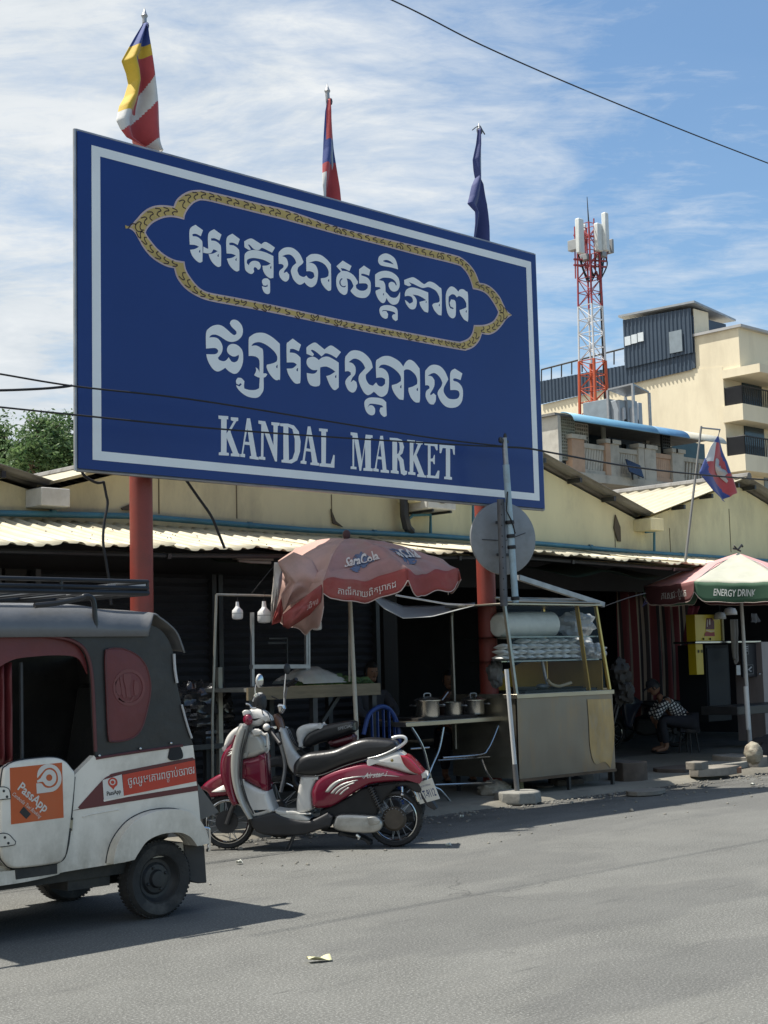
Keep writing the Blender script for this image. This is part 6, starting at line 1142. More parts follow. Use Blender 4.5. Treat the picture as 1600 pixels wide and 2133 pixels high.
for pts in ([(1075, 1256), (1240, 1252), (1262, 1500), (1236, 1735), (1195, 1690), (1130, 1702), (1098, 1600), (1085, 1400)],):
    P_ = smooth([(p.x, p.z) for p in (C(x, y) for x, y in pts)], 6, 80); b = MB(); b.flat([[V((p.x, dent((p.x - x0) / (x1 - x0), (p.y - zB) / (zM - zB)).y - .006, p.y)) for p in P_]]); b.obj('painted_reflection', mat('golden_reflection', (.36, .26, .13), .34, .6, .25, 3, .3, 3, dirt=(.3, .26, .2), dirt_amt=1, dirt_scale=4, stretch=(1.5, 1, .6)), cart)  # golden reflection on the steel, painted as a coloured sheet
b = MB(); b.bx((x0 - .02, YCF - .02, zM), (x1 + .02, yb_, zM + .05)); b.obj('counter_ledge', pst, cart, bevel=.004)
b = MB(); b.bx((x0 - .01, YCF - .015, zB - .03), (x1 + .01, YCF + .02, zB)); b.obj('bottom_rail', mat('rusty_rail', (.12, .08, .05), .7, .3, .3, 4), cart)
for x, y in ((C(960, 1700).x, YCF + .03), (x0 + .04, yb_ - .04), (x1 - .03, yb_ - .04), (x1 - .02, YCF + .03)): b = MB(); b.bx((x - .018, y - .018, PAVE), (x + .018, y + .018, zB + (.16 if x < x1 - .1 and y < YCF + .1 else 0))); b.obj('leg', dsteel, cart)
def post(xa, ya, xb, yb2, m_): b = MB(); b.beam((xa, ya, zM + .05), (xb, yb2, zT), .034); return b.obj('corner_post', m_, cart)
post(x0 + .01, YCF + .02, x0 + .02, ti, pst); post(x1 - .02, YCF + .02, x1 - .04, ti, brass); post(x0 + .01, yb_ - .03, x0 + .02, yb_ - .03, pst); post(x1 - .02, yb_ - .03, x1 - .04, yb_ - .03, brass)
xm = C(1105, 900).x
b = MB(); b.beam((xm, YCF + .06, zM + .05), (xm, ti + .03, zT), .05, .02); b.obj('amber_mullion', amb, cart)
b = MB(); b.bx((x0 - .03, ti - .05, zT), (x1 + .02, yb_ + .03, zT + .02)); b.obj('roof_plate', pst, cart, bevel=.003)
for k in range(3): b = MB(); b.tube([(x0 - .02, ti - .03 + k * .06, zT + .04 + .02 * k), (x1, ti - .03 + k * .06, zT + .04 + .02 * k)], .012, 8); b.obj('roof_tube', pst, cart)
shz = [C(900, 815).z, C(900, 980).z]
for z in shz:
    b = MB(); b.bx((x0 + .03, ti + .0, z - .012), (x1 - .03, yb_ - .05, z)); b.obj('glass_shelf', glass('green_glass', (.86, .95, .92), .5), cart)
    b = MB(); b.bx((x0 + .03, ti - .012, z - .014), (x1 - .03, ti, z + .002)); b.obj('shelf_edge', mat('shelf_edge', (.3, .36, .36), .3, .5), cart)
b = MB(); b.flat([[(x0 + .03, YCF + .03, zM + .05), (x1 - .03, YCF + .03, zM + .05), (x1 - .05, ti - .015, zT), (x0 + .04, ti - .015, zT)]]); b.obj('front_glass', gl, cart)
b = MB(); b.flat([[(x0 + .0, YCF + .06, zM + .05), (x0, yb_ - .06, zM + .05), (x0 + .01, yb_ - .06, zT), (x0 + .01, ti + .02, zT)]]); b.obj('side_glass', gl, cart)
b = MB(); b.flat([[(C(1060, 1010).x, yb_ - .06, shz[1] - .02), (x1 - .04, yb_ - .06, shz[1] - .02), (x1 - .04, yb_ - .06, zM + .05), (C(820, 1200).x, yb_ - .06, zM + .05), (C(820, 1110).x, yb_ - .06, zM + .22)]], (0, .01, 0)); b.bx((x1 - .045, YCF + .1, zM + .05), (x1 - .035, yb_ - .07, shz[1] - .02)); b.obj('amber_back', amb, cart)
b = MB(); b.bx((x0 + .3, YCF + .14, zM + .05), (x1 - .1, YCF + .75, zM + .08)); b.obj('griddle', mat('griddle_black', (.02, .02, .02), .5, .4), cart)
# goods on the shelves
def cl(nm, label, cat, mesh_fn, m_, grp=None, **k): b = MB(); mesh_fn(b); return tag(b.obj(nm, m_, **k), label, cat, grp)
rollm = mat('white_roll', (.7, .7, .62), .6, 0, .1, 8, .1, 30)
pr0, pr1 = C(455, 745, ti + .25), C(835, 735, ti + .25)
cl('packaging_roll', 'long white plastic roll lying on the top glass shelf of the food cart', 'roll', lambda b: (b.tube([pr0, pr0.lerp(pr1, .04), pr0.lerp(pr1, .5), pr0.lerp(pr1, .96), pr1], [.12, .15, .155, .15, .1], 20)), rollm)
bagm = mat('clear_plastic_bag', (.6, .62, .62), .25, 0, .15, 6, .5, 14, alpha=.55)
def blob(c, r_, seed, k=.35):
    def f(b):
        def fn(u, v):
            t_ = math.pi * u; a_ = 2 * math.pi * v; d = V((math.sin(t_) * math.cos(a_), math.sin(t_) * math.sin(a_), math.cos(t_))); s_ = 1 + k * noise.noise(d * 2.3 + V((seed, 0, 0))) + k * .5 * noise.noise(d * 6 + V((seed, 3, 0)))
            return V(c) + V((d.x * r_[0], d.y * r_[1], d.z * r_[2])) * s_
        b.grid(fn, 20, 28)
    return f
cl('plastic_bag', 'puffed clear plastic bag on the top glass shelf of the food cart', 'bag', blob(C(985, 735, ti + .3), (.28, .2, .15), 1), bagm)
cl('plastic_bag', 'crumpled clear bag at the right end of the packet shelf in the cart', 'bag', blob(C(1125, 925, ti + .2), (.14, .15, .09), 5), bagm)
cl('plastic_bag', 'bulging clear bag behind the stacked packets in the cart', 'bag', blob(C(1030, 890, ti + .5), (.16, .15, .16), 8), bagm)
cl('plastic_bag', 'dark wrapped bag beside the left edge of the cart', 'bag', blob(C(435, 1070, ti + .35), (.09, .1, .16), 11), mat('smoky_bag', (.16, .16, .16), .3, 0, .3, 8, .4, 14))
pk = mat('white_packet', (.82, .82, .78), .5, 0, .06, 10, .2, 25)
first = None; n_ = 0
zrow = [C(700, 963).z, C(700, 935).z, C(700, 900).z, C(700, 865).z]
for row, (y_, xa, xb, num) in enumerate(((955, 445, 1000, 9), (922, 450, 1000, 9), (885, 460, 1000, 9), (850, 595, 985, 6))):
    for k in range(num):
        p = C(xa + (xb - xa) * (k + .5) / num, y_, ti + .12 + .02 * (k % 2)); p.z = shz[1] + .032 + row * .062 + rnd.uniform(-.004, .004)
        if first is None:
            b = MB(); N = 16
            def pf(u, v):
                x, y = (u - .5) * 2, (v - .5) * 2; return x, y
            top_, bot = [], []
            b.grid(lambda u, v: V(((u - .5) * .128, (v - .5) * .2, .036 * (max(0, (1 - abs(2 * u - 1) ** 2) * (1 - abs(2 * v - 1) ** 2))) ** .7 + .001)), 12, 10); b.grid(lambda u, v: V(((u - .5) * .128, (v - .5) * .2, -.03 * (max(0, (1 - abs(2 * u - 1) ** 2) * (1 - abs(2 * v - 1) ** 2))) ** .7)), 12, 10)
            first = b.obj('food_packet', pk, norm=True, sm=60); o = first
        else: o = first.copy(); col.objects.link(o)
        o.location = p; o.rotation_euler = (rnd.uniform(-.08, .08), rnd.uniform(-.12, .12), rnd.uniform(-.15, .15))
        tag(o, 'white pillow shaped packet in the stack on the middle glass shelf of the cart', 'packet', 'packets stacked on the cart shelf')
cl('ladle', 'steel ladle with a pinkish handle standing in the tray under the cart shelf', 'ladle', lambda b: (b.tube([C(765, 985, ti + .1), C(785, 1090, ti + .1), C(800, 1150, ti + .1)], [.016, .02, .012], 8), b.ell(C(770, 1165, ti + .1), (.09, .07, .03))), steel)
cl('bread_stick', 'pale twisted piece of food on the cart counter below the shelf', 'food', lambda b: b.tube(smooth([C(800, 1120, ti), C(830, 1150, ti), (C(880, 1165, ti)), C(935, 1150, ti), C(965, 1140, ti)], 4, 90, closed=False), .018, 8), mat('doughy', (.42, .33, .2), .7))
for k, (xx, yy2, w_) in enumerate(((640, 1185, .3), (1150, 1192, .25), (930, 1180, .4))): cl('steel_tray', ('shallow steel tray at the left end of the cart counter', 'shallow steel tray at the right end of the cart counter', 'wide flat tray in the middle of the cart counter')[k], 'tray', lambda b: b.lathe([(0, 0), (w_ * .45, 0), (w_ * .5, .025), (w_ * .52, .025), (w_ * .47, -.005), (0, -.005)], C(xx, yy2, YCF + .35 + .1 * k), (0, 0, 1), 28), pst)
tag(MB().beam(C(600, 410, 10.65), C(1190, 600, ti), .05, .06).obj('metal_batten', steel, bevel=.003), 'grey metal batten slanting from the blue pole down to the cart roof', 'batten')
# ================================================================== stands and stones
cm = mat('cast_concrete', (.25, .245, .22), .9, 0, .2, 6, .5, 30, dirt=(.12, .11, .1), dirt_amt=.6, dirt_scale=5)
ub = thing('umbrella_stand', 'white pipe standing in an eight sided concrete foot before the cart', 'umbrella stand', gd(1079, 1675))
q = gd(1079, 1672); rb = .25
b = MB(); b.lathe([(0, 0), (rb, 0), (rb + .005, .02), (rb - .005, .11), (rb - .02, .125), (0, .125)], (q.x, q.y, 0), (0, 0, 1), 8); b.obj('concrete_foot', cm, ub, sm=20, bevel=.008)
t0 = at(1078, 1655, q.y); t1 = at(1055, 1394, q.y + .06); b = MB(); b.tube([t0, t0.lerp(t1, .24)], .028, 12); b.obj('steel_sleeve', mat('worn_sleeve', (.16, .16, .16), .5, .4), ub)
b = MB(); b.tube([t0.lerp(t1, .24), t1], .023, 12); b.obj('white_pipe', mat('white_pipe', (.62, .63, .62), .4, 0, .05, 4), ub)
def rock(nm, label, c, r_, seed, m_, k=.25): return cl(nm, label, 'stone', blob(c, r_, seed, k), m_)
rock('rough_stone', 'rough rounded lump of concrete left of the umbrella foot', gd(1032, 1662) + V((0, 0, .07)), (.2, .17, .12), 3, mat('rough_aggregate', (.26, .24, .19), .95, 0, .4, 14, .8, 30))
cl('tape_reel', 'small pale yellow reel lying behind the umbrella stand', 'reel', lambda b: b.lathe([(.035, -.02), (.07, -.025), (.075, 0), (.07, .025), (.035, .02)], gd(1093, 1652) + V((0, .05, .08)), (.7, -.7, .1), 24), mat('pale_yellow', (.5, .47, .28), .5))
brk = mat('sooty_brick', (.09, .07, .055), .9, 0, .3, 6, .5, 25); slabm = mat('broken_slab', (.22, .2, .17), .9, 0, .25, 4, .5, 25, dirt=(.08, .07, .06), dirt_amt=.6)
def slab(nm, label, px, py, dims, rz, seed, m_, z=PAVE, cat='slab'):
    q = gd(px, py, z); r = random.Random(seed); n_ = 9; pts = []
    for i in range(n_):
        a_ = 2 * math.pi * i / n_; s_ = 1 / max(abs(math.cos(a_)), abs(math.sin(a_))) ** .8; pts.append(V((math.cos(a_) * dims[0] / 2 * s_ * r.uniform(.8, 1.08), math.sin(a_) * dims[1] / 2 * s_ * r.uniform(.8, 1.08), 0)))
    R_ = Matrix.Rotation(rz, 3, 'Z') @ Matrix.Rotation(r.uniform(-.05, .05), 3, 'X'); b = MB(); b.flat([[q + R_ @ p for p in pts]], (0, 0, dims[2])); o = b.obj(nm, m_, bevel=.008); return tag(o, label, cat)
slab('brick_block', 'dark sooty block propping up the right foot of the food cart', 1308, 1628, (.42, .42, .24), .1, 1, brk, .02, 'block')
slab('paving_slab', 'flat slab lying on the road edge beside the cart', 1342, 1655, (.5, .34, .05), .1, 2, slabm, 0)
slab('broken_slab', 'small thick concrete piece on top of the broken slabs', 1452, 1603, (.28, .22, .09), .2, 3, slabm, .2)
slab('broken_slab', 'long broken slab at the front of the loose paving pile', 1484, 1614, (.8, .35, .1), .0, 4, slabm, PAVE)
slab('broken_slab', 'pale cracked slab at the back of the loose paving pile', 1510, 1600, (.75, .6, .08), .3, 5, cm, PAVE)
slab('broken_slab', 'wide slab on the right beneath the round stone', 1545, 1596, (.6, .7, .14), .15, 6, slabm, PAVE)
slab('broken_slab', 'low dark slab left of the loose paving pile', 1410, 1606, (.9, .5, .05), .1, 7, brk, PAVE)
slab('brick_piece', 'small brown brick piece tucked beside the loose paving', 1536, 1610, (.2, .12, .07), .4, 8, mat('brown_brick', (.2, .11, .07), .9), PAVE, 'brick')
for k, (px, py, d_) in enumerate(((1180, 1640, (.5, .3, .1)), (1225, 1632, (.4, .3, .14)), (1130, 1645, (.35, .25, .06)))): slab('rubble_piece', ('flat rubble piece under the middle of the food cart', 'pale upturned rubble piece under the right half of the cart', 'thin rubble piece near the left foot of the cart')[k], px, py, d_, .3 * k, 20 + k, brk if k != 1 else slabm, PAVE - .03, 'rubble')
# litter on the road
paper = mat('pale_litter', (.6, .6, .52), .8)
def scrap(nm, label, px, py, L_, W_, rz, m_, cat):
    q = gd(px, py, .012); Rz = Matrix.Rotation(rz, 3, 'Z'); b = MB(); b.grid(lambda u, v: q + Rz @ V(((u - .5) * L_, (v - .5) * W_ * (1 - .5 * abs(u - .5)), .012 * math.sin(u * 5 + v * 3) + .008)), 8, 5); return tag(b.obj(nm, m_, solid=.002, norm=False), label, cat)
scrap('paper_scrap', 'pale yellowish scrap of paper alone on the near road', 665, 1999, .125, .055, math.radians(-24), mat('yellowish_paper', (.62, .6, .36), .7), 'litter')
scrap('paper_scrap', 'thin white scrap on the road right of the scooter wheel', 934, 1761, .07, .025, .2, paper, 'litter')
scrap('paper_scrap', 'white scrap lying in the gutter left of the umbrella stand', 962, 1702, .05, .04, .8, paper, 'litter')
scrap('paper_scrap', 'white scrap on the road beside the taxi mud flap', 499, 1797, .05, .04, .1, paper, 'litter')
scrap('paper_scrap', 'bright white scrap on the sunlit pavement at right', 1568, 1635, .09, .05, .3, paper, 'litter')
# ================================================================== pots and folding table
YT0 = 10.75
def Tt(x, y, d=YT0): return C(x, y, d)
ft = thing('folding_table', 'steel folding table with bent tube legs carrying cooking pots', 'table', Tt(300, 1850))
ta, tb = C(-180, 1412, YT0), C(625, 1405, YT0); zt = C(300, 1385, YT0).z
b = MB(); b.bx((ta.x, YT0, zt - .05), (tb.x, YT0 + .62, zt)); b.obj('table_top', pst, ft, bevel=.006)
legm = mat('polished_tube', (.5, .5, .5), .22, .95, .1, 4)
for yl in (YT0 + .04, YT0 + .56):
    b = MB(); b.tube(smooth([C(-150, 1440, yl), C(-60, 1600, yl), C(0, 1840, yl), C(60, 1890, yl), C(145, 1990, yl)], 5, 90, closed=False), .015, 8); b.tube(smooth([C(460, 1440, yl), C(420, 1540, yl), C(385, 1605, yl), C(335, 1640, yl), C(75, 1662, yl)], 5, 90, closed=False), .012, 8); b.obj('leg', legm, ft)
    b = MB(); b.tube(smooth([C(80, 1450, yl), C(50, 1600, yl), C(0, 1720, yl), C(-70, 1900, yl)], 5, 90, closed=False), .014, 8); b.tube(smooth([C(345, 1672, yl), C(380, 1760, yl), C(430, 1835, yl)], 5, 90, closed=False), .013, 8); b.obj('leg', legm, ft)
b = MB(); b.tube([C(20, 1850, YT0 + .1), C(420, 1835, YT0 + .1)], .013, 8); b.tube([C(40, 1680, YT0 + .1), C(400, 1655, YT0 + .1)], .01, 8); b.tube([C(-150, 1600, YT0 + .05), C(-20, 1590, YT0 + .05)], .01, 8); b.obj('cross_bar', legm, ft)
potm = mat('aluminium_pot', (.55, .53, .48), .25, .95, .08, 3, .04, 12)
def pot(label, x, ybot, ytop, w_, lid, dy):
    c_ = C(x, ybot, YT0 + dy); c_.z = zt + .03; h = C(x, ytop, YT0 + dy).z - c_.z; r_ = w_ * .3 * c_.dot(_f) / FPX / 2
    t_ = thing('cooking_pot', label, 'pot', c_, 'pots on the folding table'); b = MB(); b.lathe([(0, 0), (r_ * .96, 0), (r_, .02), (r_, h - .01), (r_ * 1.05, h), (r_ * .97, h), (r_ * .97, .02), (0, .015)], c_, (0, 0, 1), 32); b.obj('vessel', potm, t_)
    b = MB()
    for s_ in (-1, 1): hx_ = V((.72, -.69, 0)) * s_; b.tube(smooth([c_ + hx_ * r_ + V((.0, -.05, h * .75)), c_ + hx_ * (r_ + .03) + V((0, -.04, h * .72)), c_ + hx_ * (r_ + .03) + V((0, .04, h * .72)), c_ + hx_ * r_ + V((0, .05, h * .75))], 4, 90, closed=False), .008, 6)
    b.obj('handle', steel, t_)
    if lid:
        b = MB(); b.lathe([(0, .045), (r_ * .5, .035), (r_ * 1.05, .008), (r_ * 1.22, 0), (r_ * 1.22, -.006), (0, .03)], c_ + V((0, 0, h + .006)), (0, 0, 1), 32); ld = b.obj('lid', potm, t_); b = MB(); b.tube(smooth([c_ + V((-.05, 0, h + .045)), c_ + V((-.04, 0, h + .075)), c_ + V((.04, 0, h + .075)), c_ + V((.05, 0, h + .045))], 4, 90, closed=False), .007, 6); b.obj('lid_knob', steel, ld)
    return t_
pot('tall lidded pot at the left end of the pot row', -30, 1370, 1265, 165, True, .2); pot('low open pot in the middle of the pot row', 145, 1360, 1275, 120, False, .22); pot('bright lidded pot at the right end of the pot row', 290, 1355, 1262, 150, True, .25)
cl('spoon_handle', 'thin steel handle sticking up between the first two pots', 'spoon', lambda b: b.tube([C(70, 1262, YT0 + .2), C(112, 1205, YT0 + .2)], .008, 6), steel)
cl('charcoal_tray', 'blackened tray with scraps under the cooking pots', 'tray', lambda b: b.bx((C(60, 1385).x, YT0 + .08, zt + .002), (C(470, 1380).x, YT0 + .5, zt + .03)), mat('char', (.02, .017, .015), .9))
cl('brown_basin', 'brown plastic basin at the right end of the folding table', 'basin', lambda b: b.lathe([(0, 0), (.19, 0), (.23, .17), (.24, .17), (.2, -.005), (0, -.005)], C(450, 1375, YT0 + .4) + V((0, 0, .02)), (0, 0, 1), 28), mat('brown_plastic', (.1, .055, .035), .5))
# ================================================================== lamp frame and produce table
YL = 11.1
Z6 = (420, 1080, .3625)
D = lambda x, y, d=YL: at(*rg(*Z6, [(x, y)])[0], d)
lf = thing('lamp_frame', 'thin steel gallows frame holding two hanging bulbs left of the umbrella', 'frame', D(65, 1130))
gm = mat('frame_tube', (.3, .29, .25), .4, .6, .2, 5)
b = MB(); a0 = D(85, 438); a1 = D(62, 1130); b.tube([a0, a1, V((a1.x - .01, a1.y, PAVE))], .013, 8); b.obj('upright', gm, lf)
b = MB(); b.tube([a0, D(300, 442), D(400, 446)], .012, 8); b.obj('cross_arm', gm, lf)
bw = mat('bulb_white', (.66, .66, .66), .3, 0, .04, 5, coat=.2)
for x, y, s_, lab in ((205, 450, 1, 'smaller white bulb hanging from the outer part of the gallows frame'), (358, 440, 1.25, 'larger white bulb hanging close to the faded umbrella'), (662, 530, .9, 'dim bulb hanging under the faded umbrella behind its pole')):
    c_ = D(x, y); t_ = thing('hanging_bulb', lab, 'light bulb', c_, 'hanging bulbs'); k = .0162 * s_
    b = MB(); b.lathe([(.0, -1.5 * k * 2), (.9 * k, -3.0 * k), (1.0 * k, -4.2 * k), (1.2 * k, -6.0 * k), (0, -6.0 * k)], c_, (0, 0, 1), 16); b.obj('socket', bw, t_)
    b = MB(); b.lathe([(1.1 * k, -5.6 * k), (1.5 * k, -6.4 * k), (3.2 * k, -8.2 * k), (3.3 * k, -9.6 * k), (3.3 * k, -12.4 * k), (2.8 * k, -13.4 * k), (0, -13.9 * k)], c_, (0, 0, 1), 24); b.obj('bulb', bw, t_)
    b = MB(); b.lathe([(3.34 * k, -9.75 * k), (3.4 * k, -9.9 * k), (3.34 * k, -10.1 * k)], c_, (0, 0, 1), 24); b.obj('joint_ring', steel, t_)
    b = MB(); b.tube([c_ + V((0, 0, .04)), c_ + V((.006, 0, 0)), c_ + V((0, 0, -3 * k))], .004, 5); b.obj('flex', wire, t_)
YP = 11.25
rack = thing('stall_rack', 'tall steel rack of uprights and a shelf standing on the produce table', 'rack', D(440, 960, YP))
for x, y0, y1 in ((290, 540, 965), (602, 600, 910), (612, 600, 900)): b = MB(); b.beam(D(x, y0, YP), D(x + 2, y1, YP), .03); b.obj('upright', steel, rack)
b = MB(); b.beam(D(285, 852, YP), D(610, 850, YP), .06, .04); b.obj('shelf_rail', steel, rack)
for y, x0_, x1_ in ((716, 380, 490), (690, 385, 488)): b = MB(); b.beam(D(x0_, y, YP + .2), D(x1_, y, YP + .2), .015); b.obj('thin_bar', dsteel, rack)
b = MB(); b.beam(D(490, 685, YP + .2), D(492, 850, YP + .2), .015); b.obj('thin_bar', dsteel, rack)
pt = thing('produce_table', 'long wooden edged stall table behind the scooter covered with wrapped produce', 'table', D(650, 1200, YP))
wood = mat('stall_wood', (.2, .16, .1), .75, 0, .25, 3, .2, 15, stretch=(1, 8, 8)); zpt = D(650, 960, YP - .25).z
xa, xb = D(268, 985, YP - .25).x, D(1028, 985, YP - .25).x
b = MB(); b.bx((xa, YP - .25, zpt - .12), (xb, YP - .22, zpt)); b.obj('front_board', wood, pt)
b = MB(); b.bx((xa, YP - .22, zpt - .04), (xb, YP + .55, zpt - .003)); b.obj('table_top', mat('stall_sheet', (.2, .2, .18), .6), pt)
for x in (xa + .06, (xa + xb) / 2, xb - .06):
    for y in (YP - .19, YP + .5): b = MB(); b.bx((x - .03, y - .03, PAVE), (x + .03, y + .03, zpt - .04)); b.obj('leg', dsteel, pt)
b = MB(); b.beam(D(690, 1170, YP), D(790, 1015, YP), .04); b.obj('brace', dsteel, pt)
leafy = mat('leafy_veg', (.06, .11, .03), .7, 0, .5, 9)
for k, (x, y, r_, lab) in enumerate(((640, 945, (.16, .15, .08), 'left heap of green vegetables under clear film on the stall table'), (730, 945, (.2, .15, .09), 'middle heap of green vegetables under clear film on the stall table'), (820, 948, (.16, .15, .07), 'right heap of green vegetables beside the umbrella pole'), (915, 950, (.14, .12, .06), 'small heap of dark greens at the right end of the stall table'))): cl('vegetable_heap', lab, 'vegetables', blob(D(x, y, YP), r_, 30 + k, .5), leafy, 'vegetable heaps on the stall table')
fp = D(560, 960, YP - .1); fq = D(860, 960, YP - .1)
b = MB(); b.grid(lambda u, v: V((fp.x + (fq.x - fp.x) * u, YP - .17 + .5 * v, zpt + .02 + .17 * (math.sin(math.pi * min(1, u * 1.15 + .02)) ** .5) * (math.sin(math.pi * v) ** .45 if 0 < v < 1 else 0) + .014 * noise.noise(V((u * 9, v * 6, 0))) * (0 < v < 1))), 40, 20)
tag(b.obj('plastic_film', mat('clear_film', (.62, .62, .58), .25, 0, .12, 5, .6, 14, alpha=.6), solid=.0, norm=False, sm=80), 'crumpled clear plastic film spread over the heaps on the stall table', 'plastic film')
# bundles left, between the taxi and the frame
fo = mat('shiny_black_film', (.035, .035, .037), .12, .1, .3, 7, .9, 9, spec=.9)
Zb = (0, 1180, .4); BB = lambda x, y, d: at(*rg(*Zb, [(x, y)])[0], d)
for k, (x, y, r_, lab) in enumerate(((1010, 720, (.3, .25, .22), 'upper left shiny film wrapped bundle beside the taxi hood'), (1110, 700, (.16, .2, .18), 'upper right shiny wrapped bundle against the frame upright'), (1060, 800, (.34, .25, .14), 'middle shiny wrapped bundle with pale bands'), (1090, 880, (.3, .25, .17), 'lowest crumpled shiny bundle next to the taxi hood edge'))):
    o = cl('wrapped_bundle', lab, 'bundle', blob(BB(x, y, 11.9), r_, 50 + k, .4), fo, 'wrapped bundles behind the taxi')
t_ = thing('display_stand', 'dark steel stand under the shiny wrapped bundles', 'stand', BB(1060, 960, 11.9)); p = BB(950, 935, 11.6); q = BB(1180, 935, 11.6)
b = MB(); b.bx((p.x, 11.6, p.z - .05), (q.x, 12.25, p.z)); b.obj('shelf', dsteel, t_)
for x in (p.x + .05, q.x - .05): b = MB(); b.bx((x - .025, 11.62, PAVE), (x + .025, 11.67, p.z + (.75 if x > p.x + .2 else -.05))); b.obj('upright', gm, t_)
# blue chair
ch = thing('plastic_chair', 'dark blue plastic chair half hidden under the stall between the motorbike and the pots', 'chair', at(800, 1600, 10.9)); cb = mat('blue_plastic', (.015, .045, .19), .4, 0, .08, 4)
A_ = [at(px, py, 10.95) for px, py in ((757, 1530), (768, 1490), (785, 1475), (800, 1472), (815, 1482), (828, 1510), (832, 1545))]
b = MB(); b.tube(smooth(A_, 5, 90, closed=False), .024, 8)
o_ = b.obj('back_frame', cb, ch)
for px in (774, 786, 798, 810, 821): b = MB(); b.beam(at(px, 1478 + abs(px - 798) * .35, 10.95), at(px + 2, 1548, 10.95), .03, .012); b.obj('back_slat', cb, ch)
s0, s1 = at(757, 1550, 10.95), at(834, 1550, 10.95); zz = s0.z
b = MB(); b.bx((s0.x, 10.92, zz - .03), (s1.x, 11.36, zz)); b.obj('seat', cb, ch, bevel=.012)
for x in (s0.x + .03, s1.x - .03):
    for y in (10.96, 11.32): b = MB(); b.beam((x, y, zz - .03), (x + (x - (s0.x + s1.x) / 2) * .15, y, PAVE), .04); b.obj('leg', cb, ch)
# ================================================================== umbrellas
def umbrella(root, ctr, apexz, rim, drops, mats_p, mats_v, sag=.05, wr=.012, seed=0, vparts=None, thin=.004, dome=.08):
    """rim: list of 3-D rib tips; drops: valance depth per side; one panel and one valance part per side"""
    n = len(rim); A_ = V((ctr.x, ctr.y, apexz)); 
    for k in range(n):
        p, q = rim[k], rim[(k + 1) % n]
        def f(u, v, p=p, q=q, k=k):
            e = p.lerp(q, v); x = A_.lerp(e, u); bow = math.sin(math.pi * v) * u * sag; x.z -= bow * .9 * (1 - .3 * u); x.z += dome * math.sin(math.pi * u) * (1 - bow); ns = noise.noise(V((x.x * 5 + seed, x.y * 5, u * 6))); x.z += wr * ns * u * (1 if v * (1 - v) > 0 else 0)
            x += (e - V((ctr.x, ctr.y, e.z))).normalized() * (-bow * .6); return x
        b = MB(); b.grid(f, 16, 16); pn_ = b.obj('canopy_panel', mats_p[k], root, solid=thin, norm=False, sm=70)
        if drops[k]:
            dpt = drops[k]
            def g(u, v, f=f, dpt=dpt):
                t_ = f(1, v); ed = min(1, min(v, 1 - v) / .12); ed = 1 - (1 - ed) ** 2; return t_ + V((0, 0, -dpt * u * (.55 + .45 * ed))) + (t_ - V((ctr.x, ctr.y, t_.z))).normalized() * (.02 * math.sin(v * 9 + k) * u)
            b = MB(); b.grid(g, 5, 24); vo = b.obj('valance', mats_v[k], root, solid=thin, norm=False, sm=70)
            b = MB(); b.tube([g(1, i / 24) for i in range(25)], .005, 5); b.obj('valance_hem', mat('hem_pale', (.5, .4, .36), .7), vo)
            if vparts is not None: vparts[k] = (vo, pn_, f, g)
    b = MB()
    for p in rim: b.tube([A_ + V((0, 0, -.03)), A_.lerp(p, .5) + V((0, 0, .04)), p + V((0, 0, -.008))], .006, 6)
    b.obj('ribs', steel, root)
def dirc(c): d = V((c.x, c.y, 0)).normalized(); return d, V((d.y, -d.x, 0))   # away from and to the right of the viewer
pinkc = mat('faded_pink_cloth', (.47, .25, .225), .8, 0, .2, 2.5, .5, 9, dirt=(.42, .31, .25), dirt_amt=.85, dirt_scale=2, sheen=.2)
creamc = mat('sunlit_cream_cloth', (.62, .4, .34), .8, 0, .14, 2.5, .25, 12, dirt=(.34, .25, .21), dirt_amt=.6, dirt_scale=2); redc = mat('red_valance_cloth', (.4, .085, .075), .75, 0, .18, 3, .4, 10, dirt=(.4, .19, .16), dirt_amt=.7)  # faded cream of the left panels brightened: sunlight put into the cloth colour
for m_ in (pinkc, creamc, redc):
    t, B, l = tree_of(m_); d = t.nodes.new('ShaderNodeBsdfTranslucent'); l(B.inputs['Base Color'].links[0].from_socket, d.inputs[0]); x = t.nodes.new('ShaderNodeMixShader'); x.inputs[0].default_value = .28; l(B.outputs[0], x.inputs[1]); l(d.outputs[0], x.inputs[2]); l(x.outputs[0], t.nodes['Material Output'].inputs[0])
cu = at(738, 1500, 10.55); cu.z = 0; dd, rr2 = dirc(cu)
um = thing('market_umbrella', 'faded pink parasol with a collapsed left side and white Khmer slogan on its red valance', 'umbrella', (cu.x, cu.y, PAVE))
def rimp(px, py, ang): # rib tip at given angle round the pole, height read off the sight line
    R0 = 1.08; h = cu + rr2 * (R0 * math.sin(ang)) - dd * (R0 * math.cos(ang)); n = dd; q = onp(px, py, h, n); return q
rim = [rimp(673, 1211, -.39), rimp(848, 1184, .39), rimp(956, 1187, 1.17), rimp(925, 1180, 1.96), rimp(800, 1170, 2.75), rimp(660, 1170, -2.75), rimp(580, 1168, -1.96), rimp(572, 1205, -1.17)]
vp = {}
apz = onp(722, 1122, cu, dd).z
umbrella(um, onp(722, 1122, cu, dd), apz, rim, [.2, .2, .17, .17, .17, .17, .3, .42], [pinkc, pinkc, pinkc, pinkc, pinkc, creamc, creamc, creamc], [redc, redc, redc, redc, redc, redc, creamc, creamc], .07, .075, 2, vp)
